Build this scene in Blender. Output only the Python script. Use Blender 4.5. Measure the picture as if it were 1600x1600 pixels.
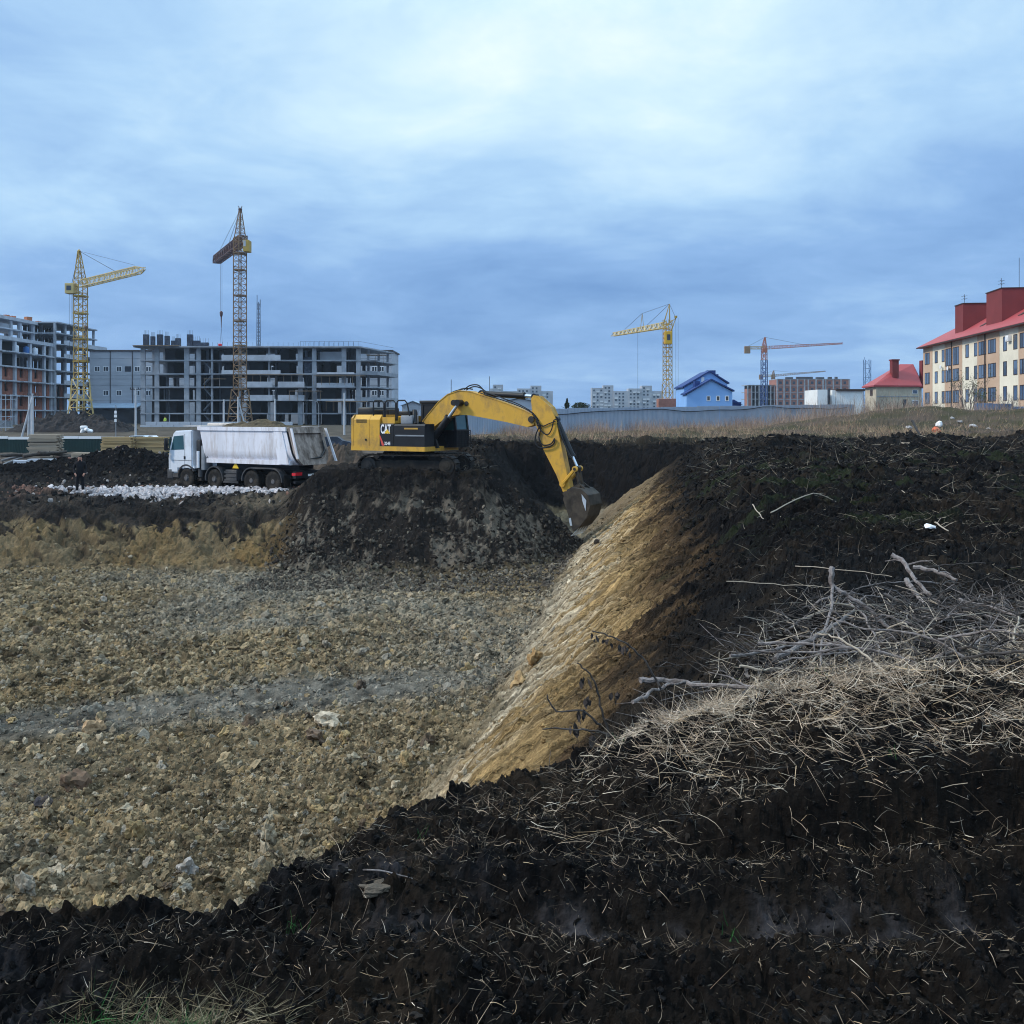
import bpy, bmesh, math, random
import numpy as np
from mathutils import Vector, Matrix, Euler

for _o in list(bpy.data.objects):
    bpy.data.objects.remove(_o)
SC = bpy.context.scene
COL = SC.collection
R = math.radians
FPX, HZ, EYE = 1500.0, 650.0, 1.7      # focal length in photo pixels, horizon row, eye height

# ------------------------------------------------------------------ camera
cam = bpy.data.cameras.new('camera')
cam.sensor_width = 36.0
cam.lens = 36.0 * FPX / 1600.0
cam.shift_y = -(800.0 - HZ) / 1600.0
cam.clip_start, cam.clip_end = 0.05, 6000.0
camo = bpy.data.objects.new('camera', cam)
camo.location = (0, 0, EYE)
camo.rotation_euler = (R(90), 0, 0)
COL.objects.link(camo)
SC.camera = camo

# ------------------------------------------------------------------ sky
SUN_AZ, SUN_EL = R(262), R(38)          # from the left, veiled by cloud
world = bpy.data.worlds.new('World')
SC.world = world
world.use_nodes = True
wn, wl = world.node_tree.nodes, world.node_tree.links
wn.clear()
def wnode(t, **k):
    n = wn.new(t)
    for a, b in k.items(): setattr(n, a, b)
    return n
w_out = wnode('ShaderNodeOutputWorld')
w_bg = wnode('ShaderNodeBackground')
w_bg.inputs['Strength'].default_value = 1.0
w_sky = wnode('ShaderNodeTexSky', sky_type='NISHITA', sun_disc=False)
w_sky.sun_elevation = SUN_EL
w_sky.sun_rotation = SUN_AZ
w_sky.air_density = 1.3
w_sky.dust_density = 2.0
w_skys = wnode('ShaderNodeVectorMath', operation='SCALE')
w_skys.inputs['Scale'].default_value = 0.07
wl.new(w_sky.outputs[0], w_skys.inputs[0])
w_tc = wnode('ShaderNodeTexCoord')
w_sep = wnode('ShaderNodeSeparateXYZ')
wl.new(w_tc.outputs['Generated'], w_sep.inputs[0])
w_zc = wnode('ShaderNodeMath', operation='MAXIMUM'); w_zc.inputs[1].default_value = 0.0
wl.new(w_sep.outputs['Z'], w_zc.inputs[0])
w_za = wnode('ShaderNodeMath', operation='ADD'); w_za.inputs[1].default_value = 0.17
wl.new(w_zc.outputs[0], w_za.inputs[0])
w_dx = wnode('ShaderNodeMath', operation='DIVIDE'); w_dy = wnode('ShaderNodeMath', operation='DIVIDE')
wl.new(w_sep.outputs['X'], w_dx.inputs[0]); wl.new(w_za.outputs[0], w_dx.inputs[1])
wl.new(w_sep.outputs['Y'], w_dy.inputs[0]); wl.new(w_za.outputs[0], w_dy.inputs[1])
w_cmb = wnode('ShaderNodeCombineXYZ')
wl.new(w_dx.outputs[0], w_cmb.inputs['X']); wl.new(w_dy.outputs[0], w_cmb.inputs['Y'])
CLOUD_SHIFT = (7.55, 4.2, 0.0)
w_add = wnode('ShaderNodeVectorMath', operation='ADD'); w_add.inputs[1].default_value = CLOUD_SHIFT
wl.new(w_cmb.outputs[0], w_add.inputs[0])
w_n1 = wnode('ShaderNodeTexNoise'); w_n1.inputs['Scale'].default_value = 0.62
w_n1.inputs['Detail'].default_value = 8.0; w_n1.inputs['Roughness'].default_value = 0.56
w_n1.inputs['Distortion'].default_value = 0.35
wl.new(w_add.outputs[0], w_n1.inputs['Vector'])
w_r1 = wnode('ShaderNodeMapRange'); w_r1.inputs['From Min'].default_value = 0.32
w_r1.inputs['From Max'].default_value = 0.70
wl.new(w_n1.outputs['Fac'], w_r1.inputs['Value'])
# thinner, brighter cloud higher up; thicker slate-blue deck towards the horizon
w_el = wnode('ShaderNodeMapRange'); w_el.inputs['From Min'].default_value = 0.06
w_el.inputs['From Max'].default_value = 0.36; w_el.interpolation_type = 'SMOOTHSTEP'
wl.new(w_zc.outputs[0], w_el.inputs['Value'])
w_m1 = wnode('ShaderNodeMath', operation='MULTIPLY'); w_m1.inputs[1].default_value = 0.36
wl.new(w_el.outputs[0], w_m1.inputs[0])
w_m2 = wnode('ShaderNodeMath', operation='MULTIPLY_ADD'); 
w_amp = wnode('ShaderNodeMapRange'); w_amp.inputs['From Min'].default_value = 0.0; w_amp.inputs['From Max'].default_value = 0.24
w_amp.inputs['To Min'].default_value = 0.40; w_amp.inputs['To Max'].default_value = 0.74
wl.new(w_zc.outputs[0], w_amp.inputs['Value']); wl.new(w_amp.outputs[0], w_m2.inputs[1])
wl.new(w_r1.outputs[0], w_m2.inputs[0]); wl.new(w_m1.outputs[0], w_m2.inputs[2])
w_ramp = wnode('ShaderNodeValToRGB')
cr = w_ramp.color_ramp
cr.elements[0].position = 0.0; cr.elements[0].color = (0.135, 0.275, 0.545, 1)
cr.elements[1].position = 1.0; cr.elements[1].color = (0.80, 0.90, 0.95, 1)
e = cr.elements.new(0.30); e.color = (0.225, 0.395, 0.680, 1)
e = cr.elements.new(0.55); e.color = (0.37, 0.57, 0.80, 1)
e = cr.elements.new(0.80); e.color = (0.57, 0.755, 0.87, 1)
w_n2 = wnode('ShaderNodeTexNoise'); w_n2.inputs['Scale'].default_value = 2.6
w_n2.inputs['Detail'].default_value = 7.0; w_n2.inputs['Roughness'].default_value = 0.62; w_n2.inputs['Distortion'].default_value = 0.6
wl.new(w_add.outputs[0], w_n2.inputs['Vector'])
w_m3 = wnode('ShaderNodeMath', operation='MULTIPLY_ADD'); w_m3.inputs[1].default_value = 0.42
wl.new(w_n2.outputs['Fac'], w_m3.inputs[0]); wl.new(w_m2.outputs[0], w_m3.inputs[2])
w_m4 = wnode('ShaderNodeMath', operation='SUBTRACT'); w_m4.inputs[1].default_value = 0.235
wl.new(w_m3.outputs[0], w_m4.inputs[0]); wl.new(w_m4.outputs[0], w_ramp.inputs[0])
w_mix = wnode('ShaderNodeMix', data_type='RGBA')
w_mix.inputs['Factor'].default_value = 0.92
wl.new(w_skys.outputs[0], w_mix.inputs[6]); wl.new(w_ramp.outputs[0], w_mix.inputs[7])
# extra brightening towards the zenith, added above the view to boost the diffuse light
w_zen = wnode('ShaderNodeMapRange'); w_zen.inputs['From Min'].default_value = 0.38; w_zen.inputs['From Max'].default_value = 1.0
w_zen.inputs['To Min'].default_value = 1.0; w_zen.inputs['To Max'].default_value = 2.2
wl.new(w_zc.outputs[0], w_zen.inputs['Value'])
w_zs = wnode('ShaderNodeVectorMath', operation='SCALE'); wl.new(w_mix.outputs[2], w_zs.inputs[0]); wl.new(w_zen.outputs[0], w_zs.inputs['Scale'])
wl.new(w_zs.outputs[0], w_bg.inputs['Color'])
wl.new(w_bg.outputs[0], w_out.inputs['Surface'])

# ------------------------------------------------------------------ sun (veiled)
sun = bpy.data.lights.new('sun', 'SUN')
sun.energy = 2.2
sun.angle = R(8)
sun.color = (1.0, 0.91, 0.77)
suno = bpy.data.objects.new('sun', sun)
_sd = Vector((math.sin(SUN_AZ) * math.cos(SUN_EL), math.cos(SUN_AZ) * math.cos(SUN_EL), math.sin(SUN_EL)))
suno.rotation_euler = _sd.to_track_quat('Z', 'Y').to_euler()
suno.location = _sd * 80
COL.objects.link(suno)

SC.view_settings.view_transform = 'Standard'
SC.view_settings.look = 'None'
SC.view_settings.exposure = 0.34
SC.view_settings.gamma = 1.0
SC.view_settings.use_curve_mapping = False
SC.render.engine = 'CYCLES'
SC.cycles.filter_width = 1.05

# ------------------------------------------------------------------ helpers
def PX(px, py, d):
    """point of the place that stands at depth d"""
    return Vector(((px - 800.0) / FPX * d, d, EYE - (py - HZ) / FPX * d))
def gx(px, d): return (px - 800.0) / FPX * d
def gz(py, d): return EYE - (py - HZ) / FPX * d

def tag(o, label=None, cat=None, group=None, kind=None):
    if label: o['label'] = label
    if cat: o['category'] = cat
    if group: o['group'] = group
    if kind: o['kind'] = kind
    return o
def empty(name, loc, rz=0.0, label=None, cat=None, group=None):
    o = bpy.data.objects.new(name, None)
    o.empty_display_size = 0.2
    o.location = loc
    o.rotation_euler = (0, 0, rz)
    COL.objects.link(o)
    return tag(o, label, cat, group)
def root_inv(parent):
    m = Matrix.Identity(4)
    p = parent
    while p is not None:
        m = (Matrix.Translation(p.location) @ p.rotation_euler.to_matrix().to_4x4()) @ m
        p = p.parent
    return m.inverted()

class MB:
    def __init__(s): s.v = []; s.f = []; s.m = []; s.mi = 0
    def add(s, vs, fs):
        o = len(s.v); s.v.extend([tuple(v) for v in vs])
        for f in fs: s.f.append(tuple(i + o for i in f)); s.m.append(s.mi)
        return s
    def box(s, x0, x1, y0, y1, z0, z1):
        v = [(x0,y0,z0),(x1,y0,z0),(x1,y1,z0),(x0,y1,z0),(x0,y0,z1),(x1,y0,z1),(x1,y1,z1),(x0,y1,z1)]
        return s.add(v, [(0,3,2,1),(4,5,6,7),(0,1,5,4),(1,2,6,5),(2,3,7,6),(3,0,4,7)])
    def bevbox(s, x0, x1, y0, y1, z0, z1, b=0.05):
        """box with all edges chamfered"""
        bm = bmesh.new()
        bmesh.ops.create_cube(bm, size=1.0)
        for v in bm.verts:
            v.co = Vector(((x0+x1)/2 + v.co.x*(x1-x0), (y0+y1)/2 + v.co.y*(y1-y0), (z0+z1)/2 + v.co.z*(z1-z0)))
        bmesh.ops.bevel(bm, geom=list(bm.edges), offset=b, segments=2, profile=0.5, affect='EDGES')
        bm.verts.index_update()
        s.add([v.co[:] for v in bm.verts], [tuple(v.index for v in f.verts) for f in bm.faces])
        bm.free(); return s
    def tube(s, p0, p1, r, n=6, r1=None, cap=True):
        return s.path([p0, p1], [r, r if r1 is None else r1], n, cap)
    def path(s, pts, rad, n=6, cap=True):
        pts = [Vector(p) for p in pts]
        if not isinstance(rad, (list, tuple)): rad = [rad] * len(pts)
        vs = []; prev = None
        for i, p in enumerate(pts):
            t = (pts[min(i+1, len(pts)-1)] - pts[max(i-1, 0)])
            if t.length < 1e-9: t = Vector((0,0,1))
            t.normalize()
            if prev is None:
                a = Vector((0,0,1)) if abs(t.z) < 0.9 else Vector((1,0,0))
                u = t.cross(a).normalized()
            else:
                u = (prev - t * prev.dot(t))
                u = u.normalized() if u.length > 1e-6 else t.orthogonal().normalized()
            prev = u; w = t.cross(u)
            for k in range(n):
                a = 2*math.pi*(k + 0.5)/n
                vs.append(p + (u*math.cos(a) + w*math.sin(a))*rad[i])
        fs = []
        for i in range(len(pts)-1):
            for k in range(n):
                fs.append((i*n+k, i*n+(k+1)%n, (i+1)*n+(k+1)%n, (i+1)*n+k))
        if cap:
            fs.append(tuple(range(n-1, -1, -1))); fs.append(tuple((len(pts)-1)*n + k for k in range(n)))
        return s.add(vs, fs)
    def prism(s, poly, f0, f1):
        """poly 2-D points; f0, f1 map (p, q) to the two 3-D sides"""
        n = len(poly)
        vs = [f0(*p) for p in poly] + [f1(*p) for p in poly]
        fs = [tuple(range(n-1, -1, -1)), tuple(range(n, 2*n))]
        for i in range(n): fs.append((i, (i+1) % n, n + (i+1) % n, n + i))
        return s.add(vs, fs)
    def slab(s, poly, z0, z1):
        return s.prism(poly, lambda x, y: (x, y, z0), lambda x, y: (x, y, z1))
    def lathe(s, prof, n, c, axis='y'):
        """prof = [(radius, offset along axis)]"""
        vs = []
        for r, h in prof:
            for k in range(n):
                a = 2*math.pi*k/n; p, q = r*math.cos(a), r*math.sin(a)
                if axis == 'y': vs.append((c[0]+p, c[1]+h, c[2]+q))
                elif axis == 'z': vs.append((c[0]+p, c[1]+q, c[2]+h))
                else: vs.append((c[0]+h, c[1]+p, c[2]+q))
        fs = []
        for i in range(len(prof)-1):
            for k in range(n): fs.append((i*n+k, i*n+(k+1)%n, (i+1)*n+(k+1)%n, (i+1)*n+k))
        fs.append(tuple(range(n))); fs.append(tuple((len(prof)-1)*n+k for k in range(n)))
        return s.add(vs, fs)
    def mesh(s, name, mats, smooth=False):
        me = bpy.data.meshes.new(name)
        me.from_pydata(s.v, [], s.f)
        if not isinstance(mats, (list, tuple)): mats = [mats]
        for m in mats: me.materials.append(m)
        if len(mats) > 1: me.polygons.foreach_set('material_index', s.m)
        bm = bmesh.new(); bm.from_mesh(me)
        bmesh.ops.recalc_face_normals(bm, faces=bm.faces)
        bm.to_mesh(me); bm.free()
        if smooth: smooth_by_angle(me)
        me.update()
        return me
    def build(s, name, mats, parent=None, world=False, smooth=False):
        if world and parent is not None:
            inv = root_inv(parent); s.v = [tuple(inv @ Vector(v)) for v in s.v]
        me = s.mesh(name, mats, smooth)
        o = bpy.data.objects.new(name, me)
        COL.objects.link(o)
        if parent is not None: o.parent = parent
        return o
def smooth_by_angle(me, ang=40):
    me.polygons.foreach_set('use_smooth', [True]*len(me.polygons))
    try: me.set_sharp_from_angle(angle=R(ang))
    except Exception: pass
def put(name, me, parent, loc=(0,0,0), rot=(0,0,0), scale=(1,1,1)):
    o = bpy.data.objects.new(name, me); COL.objects.link(o); o.parent = parent
    o.location = loc; o.rotation_euler = rot; o.scale = scale
    return o
def copy_tree(o, parent=None):
    c = o.copy(); COL.objects.link(c); c.parent = parent
    for ch in o.children: copy_tree(ch, c)
    return c

# ------------------------------------------------------------------ materials
def mat(name, col, rough=0.8, var=0.25, scale=2.0, bump=0.0, metal=0.0, spec=0.3, tint=None, tint_amt=0.5, tscale=0.7,
        stretch=(1,1,1), attr=None, atype='GEOMETRY', trans=0.0):
    m = bpy.data.materials.new(name); m.use_nodes = True
    n, l = m.node_tree.nodes, m.node_tree.links
    b = n['Principled BSDF']
    b.inputs['Roughness'].default_value = rough
    b.inputs['Metallic'].default_value = metal
    b.inputs['Specular IOR Level'].default_value = spec
    tc = n.new('ShaderNodeTexCoord'); mp = n.new('ShaderNodeMapping')
    mp.inputs['Scale'].default_value = stretch
    l.new(tc.outputs['Object'], mp.inputs['Vector'])
    nz = n.new('ShaderNodeTexNoise'); nz.inputs['Scale'].default_value = scale
    nz.inputs['Detail'].default_value = 6; nz.inputs['Roughness'].default_value = 0.6
    l.new(mp.outputs[0], nz.inputs['Vector'])
    mr = n.new('ShaderNodeMapRange'); mr.inputs['From Min'].default_value = 0.3; mr.inputs['From Max'].default_value = 0.7
    mr.inputs['To Min'].default_value = 1 - var; mr.inputs['To Max'].default_value = 1 + var
    l.new(nz.outputs['Fac'], mr.inputs['Value'])
    base = None
    if attr:
        at = n.new('ShaderNodeAttribute'); at.attribute_type = atype; at.attribute_name = attr
        base = at.outputs['Color']
    elif attr == '':
        oi = n.new('ShaderNodeObjectInfo'); base = oi.outputs['Color']
    if tint:
        n2 = n.new('ShaderNodeTexNoise'); n2.inputs['Scale'].default_value = tscale; n2.inputs['Detail'].default_value = 7
        n2.inputs['Roughness'].default_value = 0.65
        l.new(mp.outputs[0], n2.inputs['Vector'])
        r2 = n.new('ShaderNodeMapRange'); r2.inputs['From Min'].default_value = 0.48; r2.inputs['From Max'].default_value = 0.62
        r2.inputs['To Max'].default_value = tint_amt
        l.new(n2.outputs['Fac'], r2.inputs['Value'])
        mx = n.new('ShaderNodeMix'); mx.data_type = 'RGBA'
        l.new(r2.outputs[0], mx.inputs['Factor'])
        if base is None: mx.inputs[6].default_value = (*col, 1)
        else: l.new(base, mx.inputs[6])
        mx.inputs[7].default_value = (*tint, 1)
        base = mx.outputs[2]
    vm = n.new('ShaderNodeVectorMath'); vm.operation = 'SCALE'
    if base is None: vm.inputs[0].default_value = col
    else: l.new(base, vm.inputs[0])
    l.new(mr.outputs[0], vm.inputs['Scale'])
    l.new(vm.outputs[0], b.inputs['Base Color'])
    if bump:
        bp = n.new('ShaderNodeBump'); bp.inputs['Strength'].default_value = bump; bp.inputs['Distance'].default_value = 0.02
        l.new(nz.outputs['Fac'], bp.inputs['Height']); l.new(bp.outputs[0], b.inputs['Normal'])
    if trans: b.inputs['Transmission Weight'].default_value = trans
    return m

# ------------------------------------------------------------------ noise (numpy)
def _h(ix, iy, s):
    u = np.uint32
    a = ix.astype(np.int32).astype(u)*u(374761393) + iy.astype(np.int32).astype(u)*u(668265263) + u((int(s)*974634777) & 0xFFFFFFFF)
    a = (a ^ (a >> u(13)))*u(1274126177)
    a = (a ^ (a >> u(16)))*u(2246822519)
    return ((a ^ (a >> u(15))) & u(0xFFFFFF))*(1.0/0xFFFFFF)
def on(mask, f, *a):
    """evaluate f only where mask holds (0 elsewhere); f may return a tuple"""
    r = f(*[q[mask] for q in a])
    def sp(v):
        o = np.zeros(mask.shape); o[mask] = v; return o
    return tuple(sp(v) for v in r) if isinstance(r, tuple) else sp(r)
def vn(x, y, s=0):
    ix, iy = np.floor(x), np.floor(y); fx, fy = x-ix, y-iy
    fx = fx*fx*fx*(fx*(fx*6-15)+10); fy = fy*fy*fy*(fy*(fy*6-15)+10)
    a, b = _h(ix, iy, s), _h(ix+1, iy, s); c, d = _h(ix, iy+1, s), _h(ix+1, iy+1, s)
    return (a+(b-a)*fx) + ((c+(d-c)*fx) - (a+(b-a)*fx))*fy
def fbm(x, y, s=0, o=4, g=0.5):
    t = 0; a = 1; n = 0
    c, sn = math.cos(0.6), math.sin(0.6)
    for k in range(o):
        t = t + a*(vn(x, y, s+k*17)-0.5); n += a; a *= g
        x, y = (x*c - y*sn)*2.03 + 3.1, (x*sn + y*c)*2.03 + 7.7
    return t / n * 2
def fbs(q, v, s=0, o=4, g=0.5):
    """streaks: octaves get finer across (q) but stay long along (v)"""
    t = 0; a = 1; n = 0
    for k in range(o):
        t = t + a*(vn(q, v, s+k*17)-0.5); n += a; a *= g
        q, v = q*2.07 + 5.3, v*1.15 + 1.7
    return t/n*2
def worley(x, y, s=0):
    ix, iy = np.floor(x), np.floor(y)
    best = np.full(np.shape(x), 9.0); idr = np.zeros(np.shape(x))
    for dx in (-1, 0, 1):
        for dy in (-1, 0, 1):
            cx, cy = ix+dx, iy+dy
            px_, py_ = cx + _h(cx, cy, s), cy + _h(cx, cy, s+5)
            d = (px_-x)**2 + (py_-y)**2
            m = d < best
            best = np.where(m, d, best); idr = np.where(m, _h(cx, cy, s+9), idr)
    return np.sqrt(best), idr
def ss(a, b, x):
    t = np.clip((x-a)/(b-a), 0, 1)
    return t*t*(3-2*t)
def lerp(a, b, t): return a + (b-a)*t
# ================================================================== TERRAIN
# lip of the excavation (top edge) and how wide the wall below each point is
LIP = [(-42, 3.3, 3.0), (-1.8, 3.33, 3.0), (-0.95, 3.42, 3.0), (-0.62, 3.9, 3.0), (-0.30, 4.35, 3.2), (0.30, 4.8, 3.7),
       (0.95, 5.35, 4.3), (1.7, 6.5, 4.9), (2.55, 8.3, 5.2), (3.3, 11.0, 5.4), (4.8, 17.0, 5.8), (8.3, 37.0, 6.6), (10.6, 51.0, 6.2),
       (11.2, 56.2, 4.0), (5.0, 57.8, 3.0), (-0.6, 57.0, 3.0), (-1.7, 52.0, 4.0), (-1.3, 46.0, 4.6), (-0.9, 42.6, 4.6),
       (-1.7, 41.0, 4.1), (-7.6, 40.7, 3.9), (-8.9, 40.9, 3.2), (-11.0, 40.9, 2.9), (-21.0, 40.9, 3.0), (-42, 41.2, 3.0)]
RIGHT = range(4, 13)       # segments that make the long right-hand wall
def lip_fields(x, y):
    n = len(LIP)
    inside = np.zeros(x.shape, bool)
    T = np.zeros(x.shape); TR = np.zeros(x.shape); dmin = np.full(x.shape, 1e9)
    wob = 0.35*fbm(x*0.35, y*0.35, 31, 3) * ss(6, 14, y) + 0.10*fbm(x*1.7, y*1.7, 33, 3)
    for i in range(n):
        ax, ay, aw = LIP[i]; bx, by, bw = LIP[(i+1) % n]
        c = ((ay > y) != (by > y)) & (x < (bx-ax)*(y-ay)/((by-ay) if by != ay else 1e-9) + ax)
        inside ^= c
        if i == n-1: continue
        L2 = (bx-ax)**2 + (by-ay)**2
        t = np.clip(((x-ax)*(bx-ax) + (y-ay)*(by-ay))/L2, 0, 1)
        d = np.hypot(x-(ax+t*(bx-ax)), y-(ay+t*(by-ay)))
        dmin = np.minimum(dmin, d)
        tt = np.clip(1 - (d + wob)/(aw+(bw-aw)*t), 0, 1)
        if i in RIGHT: TR = np.maximum(TR, tt)
        T = np.maximum(T, tt)
    return inside, T, TR, dmin

def surf_base(x, y):
    f = 1.05*ss(14, 46, x)*ss(45, 84, y)*(1-0.55*ss(100, 150, y))
    f = f + 1.55*np.exp(-((x-38)**2/110 + (y-90)**2/36)) + 0.55*np.exp(-((x-27)**2/60 + (y-84)**2/50)) + 0.75*np.exp(-((x-46)**2/14 + (y-84)**2/12))
    f = f + 0.5*np.exp(-((x-15)**2/20+(y-78)**2/18)) - 0.25*ss(60, 90, y)*(1-ss(3, 12, x))
    pad = -2.1 + 1.55*ss(104, 170, y)
    pad = pad - 0.25*(1-ss(41, 46, y))
    # dark berms on the pad
    hb = np.where(x < -19.0, 1.0, 0.0)*0 + ss(-18.6, -20.2, x)*0
    bm_ = (0.75 + 0.65*np.exp(-((x+22.5)/3.4)**2) + 0.35*fbm(x*0.22, y*0.1, 41, 3))
    pad = pad + bm_*np.exp(-((y-57.0-0.05*(x+25))/2.3)**2) * (1 - ss(-20.4, -18.4, x))
    pad = pad + 0.45*np.exp(-((x+11.0)**2/3.0 + (y-42.2)**2/0.9)) + 0.25*np.exp(-((x+9.6)**2/1.2 + (y-43.4)**2/0.8))
    pad = pad + 0.5*np.exp(-((x+24)**2/10 + (y-45)**2/2.4)) + 0.28*np.exp(-((x+20.5)**2/8 + (y-43)**2/1.6))
    wp = (1 - ss(-10.8, -5.2, x + 0.9*fbm(x*0.2, y*0.2, 43, 2)))*ss(20, 30, y)
    s = lerp(f, pad, wp)
    far = ss(120, 200, y)
    s = lerp(s, -0.15 + 0*s, far*(1-ss(30, 60, x)*0.0))
    wm = ss(-9.9, -7.9, x)*(1-ss(45.2, 47.6, y))*ss(35, 37, y)*(1-ss(0.5, 2.0, x))
    s = lerp(s, -0.70, wm)
    for hx, hy, hh, hr in ((12.0, 44, 0.55, 1.6), (16.5, 38, 0.45, 1.8), (21, 47, 0.7, 2.2), (26, 40, 0.5, 2.0), (13.5, 29, 0.35, 1.3), (30, 52, 0.7, 2.6), (10.2, 34, 0.35, 1.1), (19, 31, 0.3, 1.6), (15, 52, 0.6, 2.0), (9.0, 24, 0.28, 1.0)):
        s = s + hh*np.exp(-(((x-hx)/(1.7*hr))**2 + ((y-hy)/hr)**2))
    return s, wp

def fore(x, y):
    """wheel ruts and the straw bank right in front of the camera"""
    w = 1 - ss(6.0, 9.0, y)
    yy = y + 0.10*fbm(x*0.9, y*0.4, 51, 3)
    bank = 0.25*ss(3.70, 3.82, yy)*ss(0.25, 1.25, x - 0.55*np.maximum(y-4.6, 0))*(1-ss(5.4, 6.8, y))
    hump = 0.16*np.exp(-((x-1.9)**2/0.5 + (y-4.7)**2/0.12)) + 0.13*np.exp(-((x-0.75)**2/0.10+(y-4.75)**2/0.10))
    rut = -0.10*np.exp(-((yy-3.27)/0.15)**2)*ss(-0.9, 0.0, x) + 0.075*np.exp(-((yy-2.96)/0.11)**2) + 0.05*np.exp(-((yy-3.53)/0.11)**2)
    low = -0.10*(1-ss(-1.3, -0.3, x))*ss(2.9, 3.3, y) - 0.09*ss(-0.6, 0.2, x)*(1-ss(0.9, 1.9, x - 0.6*np.maximum(y-4.6, 0)))*ss(3.6, 4.2, y)
    return (bank + hump + rut + low)*w

def rutw(x, y):
    """packed haul track across the pit floor"""
    e = (y-23-0.41*x)/1.25 + 0.5*fbm(x*0.4, y*0.4, 16, 2)
    return np.exp(-e**4)*(1-ss(-3.0, 1.0, x))

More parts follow.
